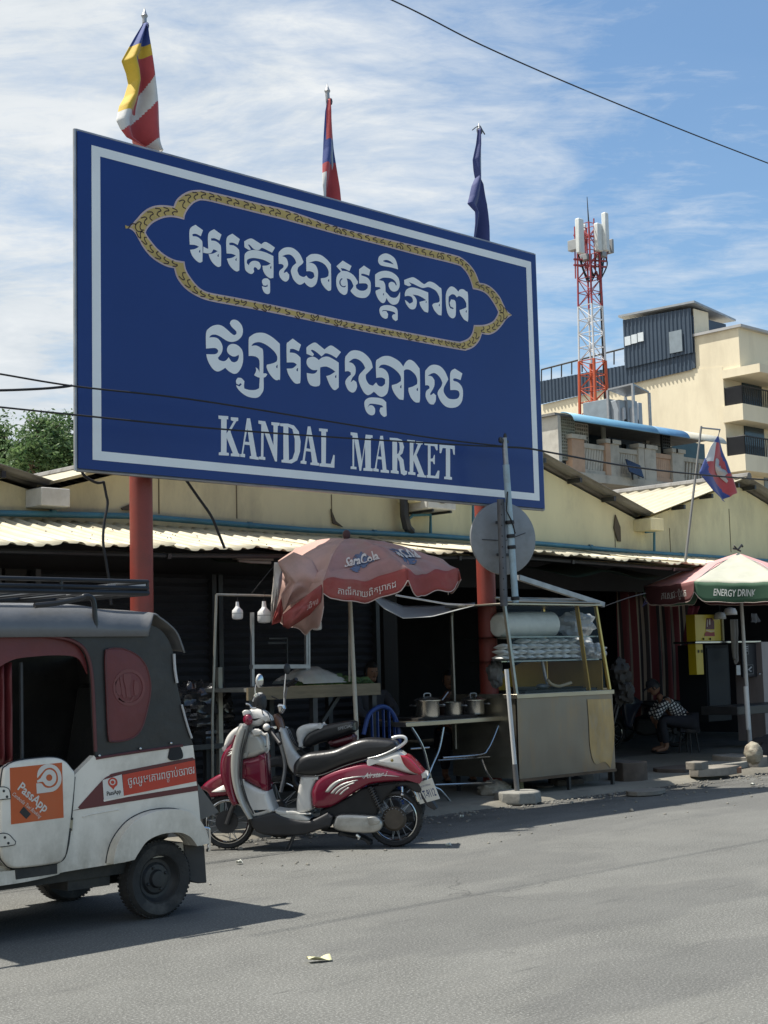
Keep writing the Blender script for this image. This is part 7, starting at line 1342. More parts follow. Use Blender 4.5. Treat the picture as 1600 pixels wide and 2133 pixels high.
# collapsed flap hanging from the left tips
fl = [(575, 1165), (610, 1150), (672, 1210), (670, 1262), (640, 1290), (600, 1311), (588, 1306), (585, 1275), (592, 1240), (578, 1200)]
def flap(pts, m_, d0, nm, k):
    P_ = [onp(px, py, cu - dd * d0, dd) for px, py in pts]; c_ = sum(P_, V((0, 0, 0))) / len(P_); b = MB(); n = len(P_); P2 = []
    for i in range(n):
        for s_ in range(4): P2.append(P_[i].lerp(P_[(i + 1) % n], s_ / 4))
    N = len(P2); b.grid(lambda u, v: (lambda e: c_.lerp(e, u) + dd * (.05 * math.sin(e.z * 14 + u * 5 + k) * u - .09 * (1 - u * u)))(P2[int(round(v * N)) % N]), 10, N); return b.obj(nm, m_, um, solid=.004, norm=False, sm=70)
flap([(578, 1170), (612, 1150), (650, 1165), (674, 1212), (655, 1235), (628, 1246), (600, 1262), (590, 1275), (586, 1240), (600, 1215)], creamc, .75, 'sagging_panel', 0)
vf = flap([(674, 1214), (668, 1255), (645, 1280), (600, 1310), (589, 1304), (588, 1280), (630, 1248)], redc, .95, 'sagging_valance', 1)
flap([(572, 1172), (590, 1172), (586, 1215), (578, 1262), (566, 1300), (565, 1260)], mat('bleached_white_cloth', (.55, .5, .45), .8, 0, .1, 4, .2, 12), .6, 'folded_flap', 2); flap([(588, 1240), (592, 1270), (584, 1296), (566, 1302), (574, 1275)], redc, .62, 'folded_tail', 3)
def onval(k, fn_uv, b, m):  pass
vo, pn0, f0, g0 = vp[0]
outd = lambda p: (p - V((cu.x, cu.y, p.z))).normalized() * .008
b = MB(); runs = [('ភ', 0, 0, 1), ('ា', .62, 0, 1), ('ព', .9, 0, 1), ('រី', 1.5, 0, 1), ('ក', 1.82, 0, 1), ('រ', 2.44, 0, 1), ('ា', 2.84, 0, 1), ('យ', 3.0, 0, 1), ('ពិ', 3.95, 0, 1), ('ត', 4.58, 0, 1), ('ប', 5.22, 0, 1), ('រ', 5.3, -.3, .6), ('ា', 5.92, 0, 1), ('ក', 6.12, 0, 1), ('ដ', 6.75, 0, 1)]
def slog(x, y): v = .17 + .70 * x / 7.4; u = .72 - y * .42; p = g0(u, v); return p + outd(p) * 1.6
khmer(b, runs, slog, .0); b.obj('slogan_lettering', mat('print_white', (.62, .55, .5), .7), vo)
vo7 = vp[7][0] if 7 in vp else None
b = MB()
def slog2(x, y):
    t_ = x / 7.4; px, py = 602 + 60 * t_, 1295 - 38 * t_; q = onp(px, py, cu - dd * 1.02, dd); return q + V((0, 0, y * .07))
khmer(b, runs[:11], lambda x, y: slog2(x * 1.3, y), .0); b.obj('slogan_lettering', mat('print_pale', (.5, .36, .32), .7), um)
# script logo on the front panel, repeated worn on the next
pb = mat('print_blue', (.1, .13, .21), .7, 0, .3, 8); pw = mat('print_white', (.62, .55, .5))
def logo(k, v0, v1, u0, u1, worn):
    vo_, pn_, f_, g_ = vp[k]; up = lambda x, y: (lambda p: p + outd(p) * .5 + V((0, 0, .007)))(f_(u1 - (u1 - u0) * y, v0 + (v1 - v0) * x))
    PG = [V(q) for q in ((.05, .1), (.12, .3), (.2, .35), (.22, .7), (.35, .9), (.5, .85), (.62, .95), (.7, .8), (.9, .6), (.95, .35), (.7, .3), (.6, .15), (.4, .12), (.3, -.02), (.2, .02))]
    def inside(x, y):
        c = False
        for i_ in range(len(PG)):
            a_, d_ = PG[i_], PG[i_ - 1]
            if (a_.y > y) != (d_.y > y) and x < (d_.x - a_.x) * (y - a_.y) / (d_.y - a_.y) + a_.x: c = not c
        return c
    b = MB(); n_ = 46
    for i_ in range(n_):
        for j_ in range(n_):
            x, y = (i_ + .5) / n_, (j_ + .5) / n_
            if inside(x, y) and noise.noise(V((x * 13, y * 13, k * 5))) > -.28: h_ = .5 / n_; b.add([up(x - h_, y - h_), up(x + h_, y - h_), up(x + h_, y + h_), up(x - h_, y + h_)], [(0, 1, 2, 3)])
    b.obj('logo_ground', pb, pn_)
    b = MB(); m = txt('SaraCola', 1, shear=.35, bold=.025); mw = max(v.co.x for v in m.vertices); b.mesh(m, lambda c: (lambda p: p + V((0, 0, .012)) + outd(p) * .6)(up(-.12 + 1.22 * c.x / mw, .34 + .55 * c.y))); b.obj('logo_script', pw, pn_)
logo(0, .3, .78, .56, .86, 0); logo(1, .25, .75, .5, .88, 1)
b = MB(); q0 = at(742, 1500, 10.55); q1 = onp(722, 1118, cu, dd); b.tube([V((q0.x + .0, q0.y, .12)), q0, q0.lerp(q1, .5), q1], .022, 10); b.obj('pole', mat('pole_cream', (.48, .45, .38), .5, .1, .1, 5), um)
b = MB(); q2 = at(728, 1258, 10.62); q3 = at(728, 1420, 10.62); b.tube([q2, q3], .011, 8); b.obj('pole_stay', gm, um)
b = MB(); b.lathe([(0, .0), (.22, 0), (.2, .12), (.05, .14), (0, .14)], (q0.x, q0.y, .1), (0, 0, 1), 20); b.obj('base', cm, um)
b = MB(); b.ell(q1 + V((0, 0, .02)), (.04, .04, .05)); b.tube([q1, q1 + V((-.06, -.04, -.1)), q1 + V((-.05, -.05, -.16))], .018, 6); b.obj('torn_cap', mat('dark_cloth', (.08, .04, .04), .9), um)
# right umbrella
cv = at(1552, 1500, 11.2); cv.z = 0; dd3, rr3 = dirc(cv)
u2 = thing('market_umbrella', 'pink and pale green parasol with ENERGY DRINK on its green valance', 'umbrella', (cv.x, cv.y, PAVE))
def rim2(px, py, ang): h = cv + rr3 * (1.34 * math.sin(ang)) - dd3 * (1.34 * math.cos(ang)); return onp(px, py, h, dd3)
rm = [rim2(1446, 1211, -.52), rim2(1640, 1211, .52), rim2(1740, 1225, 1.57), rim2(1650, 1222, 2.6), rim2(1452, 1222, -2.6), rim2(1341, 1222, -1.57)]
pk2 = mat('dusty_pink_cloth', (.56, .3, .29), .8, 0, .12, 3, .2, 12, dirt=(.5, .33, .3), dirt_amt=.5); gc = mat('pale_green_cloth', (.42, .42, .35), .8, 0, .1, 3, .2, 12, dirt=(.33, .35, .25), dirt_amt=.5); gv = mat('green_valance_cloth', (.03, .085, .045), .7, 0, .12, 3); mv = mat('maroon_valance_cloth', (.13, .045, .045), .75)
vq = {}; a2 = onp(1538, 1152, cv, dd3)
umbrella(u2, a2, a2.z, rm, [.26] * 6, [gc, pk2, gc, pk2, gc, pk2], [gv, mv, gv, mv, gv, mv], .03, .02, 9, vq, .004, .012)
vo, pn_, f_, g_ = vq[0]; out2 = lambda p: (p - V((cv.x, cv.y, p.z))).normalized() * .008
b = MB(); m = txt('ENERGY DRINK', 1, shear=.2, bold=.012); mw = max(v.co.x for v in m.vertices); b.mesh(m, lambda c: (lambda p: p + out2(p))(g_(.68 - c.y * .5, .2 + .46 * c.x / mw))); b.obj('valance_lettering', mat('print_grey', (.6, .6, .56), .7), vo)
vo5, pn5, f5, g5 = vq[5]
b = MB(); khmer(b, [('ភ', 0, 0, 1), ('េ', .6, 0, 1), ('ស', .9, 0, 1), ('ជ', 1.65, 0, 1), ('ៈ', 2.3, 0, 1), ('ប', 2.7, 0, 1), ('៉', 3.3, -.1, 1), ('ូ', 3.3, 0, 1), ('វ', 3.35, 0, 1), ('ក', 3.75, 0, 1)], lambda x, y: (lambda p: p + out2(p))(g5(.7 - y * .55, .35 + .5 * x / 4.4)), .0); b.obj('valance_lettering', mat('print_grey', (.6, .6, .56)), vo5)
b = MB(); q0 = at(1562, 1540, 11.2); q1 = a2; b.tube([V((q0.x, q0.y, .16)), q0, at(1553, 1390, 11.2), at(1544, 1250, 11.2), q1], [.03, .03, .026, .024, .02], 10); b.obj('pole', mat('pole_white', (.5, .5, .48), .45), u2)
b = MB(); b.tube([at(1553, 1430, 11.17), at(1559, 1520, 11.17)], .031, 10); b.obj('pole_sleeve', mat('white_pipe', (.62, .63, .62)), u2)
b = MB(); b.tube([a2 + V((-.12, 0, .06)), a2 + V((0, 0, .05)), a2 + V((.1, 0, .12)), a2 + V((.12, 0, .09))], .014, 6); b.tube([a2 + V((-.1, 0, .1)), a2 + V((0, 0, .04)), a2 + V((.06, 0, .03))], .012, 6); b.obj('pole_tie', wire, u2)
b = MB()
for k, (pa, pb_) in enumerate((((1352, 1235), (1338, 1265)), ((1375, 1232), (1340, 1262)), ((1368, 1240), (1346, 1258)))): b.tube([onp(*pa, cv, dd3), onp(*pb_, cv, dd3)], .006, 5)
b.obj('loose_cords', mat('blue_cord', (.1, .1, .25), .7), u2)
rock('round_stone', 'roundish painted stone weighing down the right umbrella pole', gd(1556, 1578, .2) + V((0, -.1, .06)), (.115, .115, .14), 77, mat('mottled_stone', (.3, .28, .22), .9, 0, .5, 9, .6, 18, dirt=(.14, .07, .05), dirt_amt=.6, dirt_scale=6), .15)
# ================================================================== people
skinm = mat('skin_brown', (.24, .125, .075), .55, 0, .08, 6); hairm = mat('black_hair', (.012, .011, .011), .5, 0, .3, 20, .3, 60)
def skinmesh(chains, name, m_, root, sub=2):
    """one continuous surface grown round joints: chains = lists of (point, radius); shared points join"""
    vs = []; es = []; rad = []; idx = {}
    for ch_ in chains:
        prev = None
        for p, r_ in ch_:
            k = tuple(round(c, 4) for c in p)
            if k not in idx: idx[k] = len(vs); vs.append(V(p)); rad.append(r_)
            if prev is not None and prev != idx[k]: es.append((prev, idx[k]))
            prev = idx[k]
    me = bpy.data.meshes.new('sk'); me.from_pydata(vs, es, []); o = bpy.data.objects.new('sk', me); col.objects.link(o)
    md = o.modifiers.new('skin', 'SKIN'); md.use_smooth_shade = True; md.branch_smoothing = .3
    for i, sv in enumerate(me.skin_vertices[0].data): sv.radius = (rad[i], rad[i]); sv.use_root = i == 0
    sb = o.modifiers.new('sub', 'SUBSURF'); sb.levels = sb.render_levels = sub
    bpy.context.view_layer.update(); ev = o.evaluated_get(bpy.context.evaluated_depsgraph_get()); m2 = bpy.data.meshes.new_from_object(ev)
    b = MB(); b.mesh(m2, lambda c: c.copy()); bpy.data.objects.remove(o); bpy.data.meshes.remove(m2); bpy.data.meshes.remove(me)
    return b.obj(name, m_, root, sm=80)
def person(label, base, face, lean, shirt, pants, cap=None, hipz=.45, head_drop=0, reach=.45, hand_z=.55, sleeve=True):
    """seated figure; face = horizontal direction faced, lean = torso lean in radians"""
    F_ = V(face).normalized(); S_ = V((F_.y, -F_.x, 0)); U_ = V((0, 0, 1)); B0 = V(base)
    rt = thing('person', label, 'person', base)
    T_ = (U_ * math.cos(lean) + F_ * math.sin(lean)).normalized()
    hip = B0 + U_ * hipz; waist = hip + T_ * .2; chest = hip + T_ * .40; neck = hip + T_ * .54; hd = (U_ * math.cos(lean * .55 + head_drop) + F_ * math.sin(lean * .55 + head_drop)).normalized()
    throat = neck + hd * .07; head = throat + hd * .13
    ch_ = [[(hip, .13), (waist, .125), (chest, .14), (neck, .075), (throat, .055)]]
    hands = []; fing = []; slv = []; trs = []
    for s_ in (-1, 1):
        sh_ = chest + T_ * .07 + S_ * .19 * s_; el = sh_ - U_ * .2 + F_ * .17 + S_ * .05 * s_; wr_ = B0 + F_ * reach + S_ * .13 * s_ + U_ * hand_z
        if (wr_ - el).length > .3: wr_ = el + (wr_ - el).normalized() * .27
        dr__ = (wr_ - el).normalized(); palm = wr_ + dr__ * .07
        ch_.append([(chest, .14), (sh_, .062), (el, .045), (wr_, .028), (palm, .036)])
        hands.append((palm, dr__, s_)); slv.append([(chest, .152), (sh_, .078), (el, .062), (el.lerp(wr_, .75 if sleeve else .1), .05)])
        hp = hip + S_ * .1 * s_; kn = hip + F_ * .42 + S_ * .16 * s_ + U_ * .04; an = V((kn.x, kn.y, B0.z + .09)) - F_ * .06; toe = an + F_ * .17 - U_ * .05
        ch_.append([(hip, .13), (hp, .1), (kn, .066), (an, .04), (toe, .036)]); trs.append([(hip, .142), (hp, .112), (kn, .08), (an.lerp(kn, .12), .06)])
        for k in range(4):
            L_ = (.075, .085, .08, .062)[k]; q0 = palm + dr__ * .025 + S_ * (k - 1.5) * .02; q1 = q0 + dr__ * L_ * .5 - U_ * .008; q2 = q1 + (dr__ * .75 - U_ * .5).normalized() * L_ * .5; fing.append([q0, q1, q2])
        q0 = palm - dr__ * .02 - S_ * s_ * .03; fing.append([q0, q0 - S_ * s_ * .022 + dr__ * .025, q0 - S_ * s_ * .024 + dr__ * .055])
    body = skinmesh(ch_, 'body', skinm, rt)
    Mh = Matrix((S_, (F_ - hd * F_.dot(hd)).normalized(), hd)).transposed(); fr_ = (F_ - hd * F_.dot(hd)).normalized()
    b = MB(); b.v = [v + B0 for v in [q.co for q in body.data.vertices]]; b.f = [tuple(p.vertices) for p in body.data.polygons]; b.mi = [0] * len(b.f)
    b.ell(head, (.074, .092, .112), Mh, 20, 14); b.ell(head - hd * .075 + fr_ * .03, (.05, .055, .045), Mh)
    b.ell(head + fr_ * .092 - hd * .012, (.014, .02, .026), Mh, 8, 6)
    for s_ in (-1, 1): b.ell(head + S_ * .074 * s_ - hd * .01, (.01, .02, .032), Mh, 8, 6)
    for ln in fing: b.tube(ln, [.011, .0095, .007], 7)
    bpy.data.objects.remove(body); body = b.obj('body', skinm, rt, sm=80)
    b = MB()
    for s_ in (-1, 1): b.ell(head + fr_ * .083 + S_ * .03 * s_ + hd * .015, (.012, .006, .006), Mh, 8, 6)
    b.ell(head + fr_ * .083 - hd * .05, (.022, .006, .005), Mh, 8, 6); b.obj('facial_features', mat('dark_features', (.03, .015, .012), .5), rt)
    b = MB()
    def hf(u, v):
        t_ = math.pi * .62 * u; a_ = 2 * math.pi * v; d = V((math.sin(t_) * math.cos(a_), math.sin(t_) * math.sin(a_), math.cos(t_))); k = 1.07 + .03 * noise.noise(d * 9)
        if d.y > .35 and d.z < .45: k = .9
        return head + Mh @ V((d.x * .078 * k, d.y * .097 * k - .004, d.z * .117 * k))
    b.grid(hf, 14, 24); b.obj('hair', hairm, rt, norm=True)
    if cap:
        b = MB(); b.lathe([(.0, .125), (.05, .118), (.084, .08), (.094, .03), (.096, .02)], head, hd, 20); b.flat([[head + hd * .03 + Mh @ V((x, y, 0)) for x, y in ((-.08, .06), (-.07, .15), (0, .18), (.07, .15), (.08, .06))]], hd * .008); b.obj('cap', cap, rt, solid=.004)
    sl_ = [[(hip - T_ * .02, .14), (waist, .14), (chest, .152), (neck - T_ * .02, .082)]] + slv
    skinmesh(sl_, 'shirt', shirt, rt); skinmesh(trs, 'trousers', pants, rt)
    for s_ in (-1, 1):
        b = MB(); kn = hip + F_ * .42 + S_ * .16 * s_; an = V((kn.x, kn.y, B0.z + .015)) - F_ * .06; b.ell(an + F_ * .07 + U_ * .012, (.048, .13, .022), Matrix((S_, F_, U_)).transposed())
        b.obj('sandal', blk, rt)
    return rt
chk = bpy.data.materials.new('checked_cotton'); chk.use_nodes = True; t, B, l = tree_of(chk); MATS['checked_cotton'] = chk; B.inputs['Roughness'].default_value = .85
co = t.nodes.new('ShaderNodeTexCoord'); sp3 = t.nodes.new('ShaderNodeSeparateXYZ'); mp = t.nodes.new('ShaderNodeMapping'); mp.inputs['Rotation'].default_value = (0, .5, .76); l(co.outputs['Object'], mp.inputs[0]); l(mp.outputs[0], sp3.inputs[0])
def band(s_, f_):
    a_ = t.nodes.new('ShaderNodeMath'); a_.operation = 'MULTIPLY'; a_.inputs[1].default_value = f_; l(s_, a_.inputs[0]); c = t.nodes.new('ShaderNodeMath'); c.operation = 'FRACT'; l(a_.outputs[0], c.inputs[0]); g = t.nodes.new('ShaderNodeMath'); g.operation = 'GREATER_THAN'; g.inputs[1].default_value = .62; l(c.outputs[0], g.inputs[0]); return g.outputs[0]
ma = t.nodes.new('ShaderNodeMath'); ma.operation = 'MAXIMUM'; l(band(sp3.outputs['X'], 22), ma.inputs[0]); l(band(sp3.outputs['Z'], 22), ma.inputs[1])
mi_ = t.nodes.new('ShaderNodeMath'); mi_.operation = 'SUBTRACT'; mi_.inputs[0].default_value = 1; l(ma.outputs[0], mi_.inputs[1])
x_ = t.nodes.new('ShaderNodeMix'); x_.data_type = 'RGBA'; l(ma.outputs[0], x_.inputs[0]); x_.inputs[6].default_value = (.62, .62, .58, 1); x_.inputs[7].default_value = (.02, .02, .025, 1); l(x_.outputs[2], B.inputs['Base Color'])
dpan = mat('dark_trousers', (.02, .022, .03), .85, 0, .2, 8)
FL = PAVE + .02
LEFT = V((-.72, .69, 0))
pw_ = gd(1436, 1568, FL)
person('person in a black and white checked shirt and dark cap bending over a parked motorbike', pw_, LEFT, .82, chk, dpan, mat('navy_cap', (.02, .022, .03), .8), .46, .1, .5, .5)
st2 = thing('low_stool', 'small dark stool under the person in the checked shirt', 'stool', pw_)
b = MB(); b.lathe([(0, .3), (.15, .3), (.16, .33), (.15, .36), (0, .36)], pw_ - LEFT * .02, (0, 0, 1), 18); b.obj('seat', scblk, st2)
for a_ in range(4): d = V((math.cos(a_ * 1.57 + .8), math.sin(a_ * 1.57 + .8), 0)); b = MB(); b.tube([pw_ + d * .11 + V((0, 0, .31)), pw_ + d * .15], .014, 6); b.obj('leg', scblk, st2)
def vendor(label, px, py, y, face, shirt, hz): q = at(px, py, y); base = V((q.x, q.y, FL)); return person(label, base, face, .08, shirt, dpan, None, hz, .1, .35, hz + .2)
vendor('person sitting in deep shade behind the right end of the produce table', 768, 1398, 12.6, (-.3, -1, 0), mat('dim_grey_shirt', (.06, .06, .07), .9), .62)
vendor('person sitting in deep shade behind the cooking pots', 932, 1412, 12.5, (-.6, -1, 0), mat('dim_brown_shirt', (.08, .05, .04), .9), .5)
# parked motorbike by the seated person
def dark_bike(label, o, d_, sc_=1):
    d_ = V(d_).normalized(); w_ = V((d_.y, -d_.x, 0)); rt = thing('motorbike', label, 'motorbike', o); U_ = V((0, 0, 1)); pt_ = lambda a_, z, s_=0: V(o) + d_ * a_ * sc_ + U_ * z * sc_ + w_ * s_
    for a_ in (0, 1.2): spoked(rt, pt_(a_, .28), .28 * sc_, .08, w_)
    Q = lambda pts: smooth([(a_ * sc_, z * sc_) for a_, z in pts], 4, 60)
    def pl(pts, wd, r_, nm, m_): b = MB(); b.pillow(Q(pts), V(o), d_, U_, w_, wd, r_); return b.obj(nm, m_, rt)
    pl([(-.15, .62), (.1, .72), (.45, .7), (.62, .76), (.66, .82), (.4, .82), (.1, .84), (-.2, .78)], .26, .04, 'seat', seatm)
    pl([(-.25, .68), (-.1, .5), (.3, .48), (.5, .6), (.45, .7), (.1, .72)], .22, .04, 'side_cover', mat('bike_dark_blue', (.015, .02, .04), .3, coat=.5))
    pl([(.62, .8), (.75, .6), (.85, .35), (.95, .4), (1.0, .7), (.98, .92), (.85, .95)], .34, .04, 'leg_shield', mat('bike_dark_blue', (.015, .02, .04)))
    pl([(.2, .5), (.3, .25), (.6, .22), (.75, .3), (.7, .5)], .2, .04, 'engine', mat('engine_dark', (.018, .018, .018)))
    b = MB(); b.tube([pt_(1.2, .28, .07), pt_(.98, .9, .07)], .018, 8); b.tube([pt_(1.2, .28, -.07), pt_(.98, .9, -.07)], .018, 8); b.obj('front_fork', steel, rt)
    b = MB(); b.tube([pt_(.88, 1.02, -.33), pt_(.95, 1.0, -.12), pt_(.95, 1.0, .12), pt_(.88, 1.02, .33)], .012, 8); b.obj('handlebar', scblk, rt)
    for s_ in (-1, 1): b = MB(); b.tube([pt_(.93, 1.0, .2 * s_), pt_(.9, 1.2, .24 * s_)], .006, 6); b.ell(pt_(.89, 1.23, .25 * s_), (.05, .03, .045)); b.obj('mirror', scblk, rt)
    b = MB(); b.ell(pt_(1.02, .86), (.07, .07, .08)); b.obj('headlamp', chrome, rt)
    b = MB(); b.tube([pt_(.4, .25, .13), pt_(.1, .26, .14), pt_(-.25, .34, .15)], .035, 10); b.obj('exhaust', dsteel, rt)
    b = MB(); b.ell(pt_(-.26, .72), (.05, .09, .04), Matrix((d_, w_, U_)).transposed()); b.obj('tail_light', redl, rt); return rt
dark_bike('dark motorbike parked inside the market beside the seated person', gd(1408, 1556, FL), (-.75, .5, 0), .92)
dark_bike('dark motorbike parked in the shade just right of the food cart', gd(1345, 1552, FL) + V((.6, .9, 0)), (-.2, .98, 0), .9)
# ================================================================== stall at right
def fq_(px, py, y): return at(px, py, y)
YY = 12.4
def panel_(nm, px0, py0, px1, py1, y, dp, m_, root=None, bev=.006): a_, c_ = at(px0, py0, y), at(px1, py1, y); b = MB(); b.bx((a_.x, y, c_.z), (c_.x, y + dp, a_.z)); return b.obj(nm, m_, root, bevel=bev)
ylw = mat('yellow_panel', (.5, .38, .015), .4, 0, .06, 1.5, coat=.2)
yb2 = thing('yellow_box', 'square yellow advertising box with a dark red bottle emblem under the right umbrella', 'sign box', at(1474, 1308, YY))
panel_('box', 1447, 1280, 1503, 1336, YY, .16, ylw, yb2); panel_('side_rail', 1504, 1287, 1510, 1336, YY - .02, .2, mat('rail_yellowish', (.3, .26, .12), .5), yb2)
ZE = (1430, 1260, .10625); ee = lambda pts, lf=.004: [at(*p, YY - lf) for p in rg(*ZE, pts)]
b = MB(); b.flat([ee([(395, 260), (500, 258), (545, 320), (550, 460), (545, 480), (380, 480), (385, 380)])], (0, .002, 0)); em_ = b.obj('emblem_ground', mat('emblem_maroon', (.09, .015, .02), .5), yb2)
b = MB(); b.flat([ee([(360, 560), (395, 520), (480, 545), (550, 530), (558, 615), (360, 612)], .0055)], (0, .001, 0)); b.obj('emblem_ribbon', mat('emblem_red', (.25, .02, .02), .5), em_)
b = MB(); b.flat([ee([(448, 275), (468, 275), (470, 380), (455, 400), (440, 360)], .006)], (0, .001, 0)); b.flat([ee([(405, 290), (418, 290), (415, 430), (403, 430)], .006)], (0, .001, 0)); b.flat([ee([(390, 488), (470, 510), (548, 505), (548, 516), (465, 524), (390, 502)], .006)], (0, .001, 0)); b.obj('emblem_lines', mat('emblem_pale', (.5, .45, .4), .5), em_)
for k in range(2): p = at(1466 + 14 * k, 1331, YY - .012); b = MB(); b.ell(p, (.012, .012, .018)); b.obj('latch', blk, yb2)
nb = thing('narrow_yellow_box', 'tall narrow yellow box with two black characters below the square yellow box', 'sign box', at(1458, 1372, YY))
panel_('box', 1449, 1341, 1467, 1405, YY, .14, ylw, nb); b = MB()
for (x0_, x1_) in ((215, 262), (282, 330)):
    for k in range(3): b.flat([ee([(x0_, 885 + k * 19), (x1_, 885 + k * 19), (x1_, 895 + k * 19), (x0_, 895 + k * 19)])], (0, .002, 0))
    b.flat([ee([((x0_ + x1_) / 2 - 7, 878), ((x0_ + x1_) / 2 + 7, 878), ((x0_ + x1_) / 2 + 7, 940), ((x0_ + x1_) / 2 - 7, 940)], .0045)], (0, .001, 0))
b.obj('characters', blk, nb)
fz = thing('drinks_cabinet', 'dark glass fronted cabinet beneath the yellow boxes under the right umbrella', 'cabinet', at(1500, 1420, YY))
panel_('body', 1469, 1343, 1525, 1500, YY + .05, .5, mat('cabinet_dark', (.012, .015, .018), .6, spec=.2), fz); panel_('glass_door', 1473, 1350, 1521, 1470, YY + .035, .01, mat('tinted_glass', (.008, .012, .018), .5, spec=.2), fz); panel_('steel_shelf', 1449, 1336, 1586, 1338.5, YY - .05, .4, legm, fz)
gb = thing('grey_cabinet', 'pinkish grey metal cabinet at the right picture edge under the umbrella', 'cabinet', at(1595, 1380, YY)); panel_('body', 1586, 1337, 1640, 1540, YY - .1, .5, mat('pinkish_grey', (.3, .26, .25), .5, 0, .15, 2, dirt=(.2, .15, .13), dirt_amt=.5, stretch=(1, 1, .2)), gb); b = MB(); p = at(1582, 1404, YY - .12); b.ell(p, (.03, .02, .012)); b.obj('handle', chrome, gb)
ob2 = thing('black_board', 'dark board with two framed stickers beside the hanging cloth', 'board', at(1570, 1375, YY)); panel_('panel', 1545, 1340, 1586, 1409, YY, .04, mat('board_black', (.018, .018, .022), .6), ob2)
frm = mat('frame_grey', (.22, .22, .22), .6)
for (x0_, y0_, x1_, y1_) in ((1548, 1343, 1560, 1363), (1555, 1385, 1570, 1404)):
    o = panel_('sticker_frame', x0_, y0_, x1_, y1_, YY - .006, .004, frm, ob2, 0); panel_('sticker_face', x0_ + .8, y0_ + .8, x1_ - .8, y1_ - .8, YY - .008, .003, blk, o, 0)
b = MB(); sp4 = lambda pts: [at(*p, YY - .011) for p in pts]
b.flat([sp4([(1558, 1395), (1565, 1388), (1567, 1390), (1561, 1396)])], (0, .002, 0)); b.flat([sp4([(1560, 1396.5), (1566, 1397), (1565, 1400)])], (0, .002, 0)); b.obj('leaf_mark', mat('mark_grey', (.4, .4, .4), .5), ob2)
b = MB()
for k in range(3): b.flat([sp4([(1551, 1346 + k * 4.5), (1558, 1346 + k * 4.5), (1558, 1348 + k * 4.5), (1551, 1348 + k * 4.5)])], (0, .002, 0))
b.obj('number_marks', mat('mark_grey', (.4, .4, .4)), ob2)
clothm = mat('grey_rag', (.24, .23, .21), .9, 0, .2, 5, .3, 20)
def rag(label, px0, px1, py0, py1, y, m_, seed, nm='hanging_cloth', cat='cloth'):
    a_, c_ = at(px0, py0, y), at(px1, py1, y); b = MB(); b.grid(lambda u, v: V((a_.x + (c_.x - a_.x) * (u + .12 * math.sin(v * 5 + seed) * v), y + .03 * math.sin(u * 11 + seed + v * 2), a_.z + (c_.z - a_.z) * v * (1 - .15 * abs(math.sin(u * 4 + seed))))), 16, 18); return tag(b.obj(nm, m_, solid=.004, norm=False, sm=80), label, cat)
rag('grey rag hanging from the shelf beside the right umbrella pole', 1524, 1539, 1290, 1386, YY - .15, clothm, 1); rag('dull grey bag hanging in the shade right of the umbrella pole', 1562, 1580, 1278, 1299, YY + .2, mat('dull_grey_bag', (.14, .14, .145), .7), 4, 'hanging_bag', 'bag')
tag(panel_('paper_tag', 1534, 1386, 1543, 1406, YY - .16, .006, mat('tag_white', (.5, .5, .47), .6), None, 0), 'small white tag hanging below the grey rag', 'tag')
for k, (px, py, r_, lab) in enumerate(((1521, 1274, .1, 'white enamel lamp shade hanging under the right umbrella'), (1500, 1283, .085, 'translucent cup shaped lamp left of the white lamp shade'))):
    c_ = at(px, py, YY - .1); t_ = thing('hanging_lamp', lab, 'lamp', c_); b = MB(); b.lathe([(r_ * 1.05, -.05), (r_, 0), (r_ * .8, .045), (r_ * .3, .06), (0, .062)], c_, (0, 0, 1), 24); b.obj('lamp_shade', bw if k == 0 else bagm, t_, solid=.004); b = MB(); b.tube([c_ + V((0, 0, .06)), c_ + V((0, 0, .5))], .006, 6); b.obj('flex', wire, t_)
rt2 = thing('side_table', 'dark folding table at the right picture edge below the umbrella', 'table', at(1580, 1480, 11.3))
panel_('table_top', 1536, 1472, 1680, 1479, 11.3, .6, dsteel, rt2)
for x in (1552, 1660):
    for y in (11.34, 11.8): p = at(x, 1480, y); b = MB(); b.tube([(p.x, p.y, p.z), (p.x + .1, p.y, PAVE)], .014, 6); b.obj('leg', dsteel, rt2)
for k, (px, lab) in enumerate(((1592, 'dark bundle standing on the ground at the right picture edge'),)): cl('dark_bundle', lab, 'bundle', blob(gd(1600, 1590, PAVE) + V((.2, 0, .16)), (.35, .3, .22), 91, .3), mat('dark_sack', (.025, .026, .03), .8))
# striped hanging cloth inside
cst = bpy.data.materials.new('striped_cloth'); cst.use_nodes = True; t, B, l = tree_of(cst); B.inputs['Roughness'].default_value = .85
co = t.nodes.new('ShaderNodeTexCoord'); sp3 = t.nodes.new('ShaderNodeSeparateXYZ'); l(co.outputs['Object'], sp3.inputs[0]); a_ = t.nodes.new('ShaderNodeMath'); a_.operation = 'MULTIPLY'; a_.inputs[1].default_value = 2.6; l(sp3.outputs['X'], a_.inputs[0]); f_ = t.nodes.new('ShaderNodeMath'); f_.operation = 'FRACT'; l(a_.outputs[0], f_.inputs[0])
r_ = t.nodes.new('ShaderNodeValToRGB'); r_.color_ramp.interpolation = 'CONSTANT'; l(f_.outputs[0], r_.inputs[0]); e = r_.color_ramp.elements; e[0].position = 0; e[0].color = (.16, .035, .038, 1); e[1].position = .3; e[1].color = (.03, .025, .03, 1)
for p_, c_ in ((.42, (.36, .3, .24)), (.5, (.05, .04, .04)), (.62, (.28, .23, .19)), (.68, (.18, .035, .04)), (.86, (.36, .31, .24)), (.92, (.04, .03, .03))): q = e.new(p_); q.color = c_ + (1,)
l(r_.outputs[0], B.inputs['Base Color'])
a_, c_ = at(1285, 1232, 14.2), at(1452, 1478, 14.2)
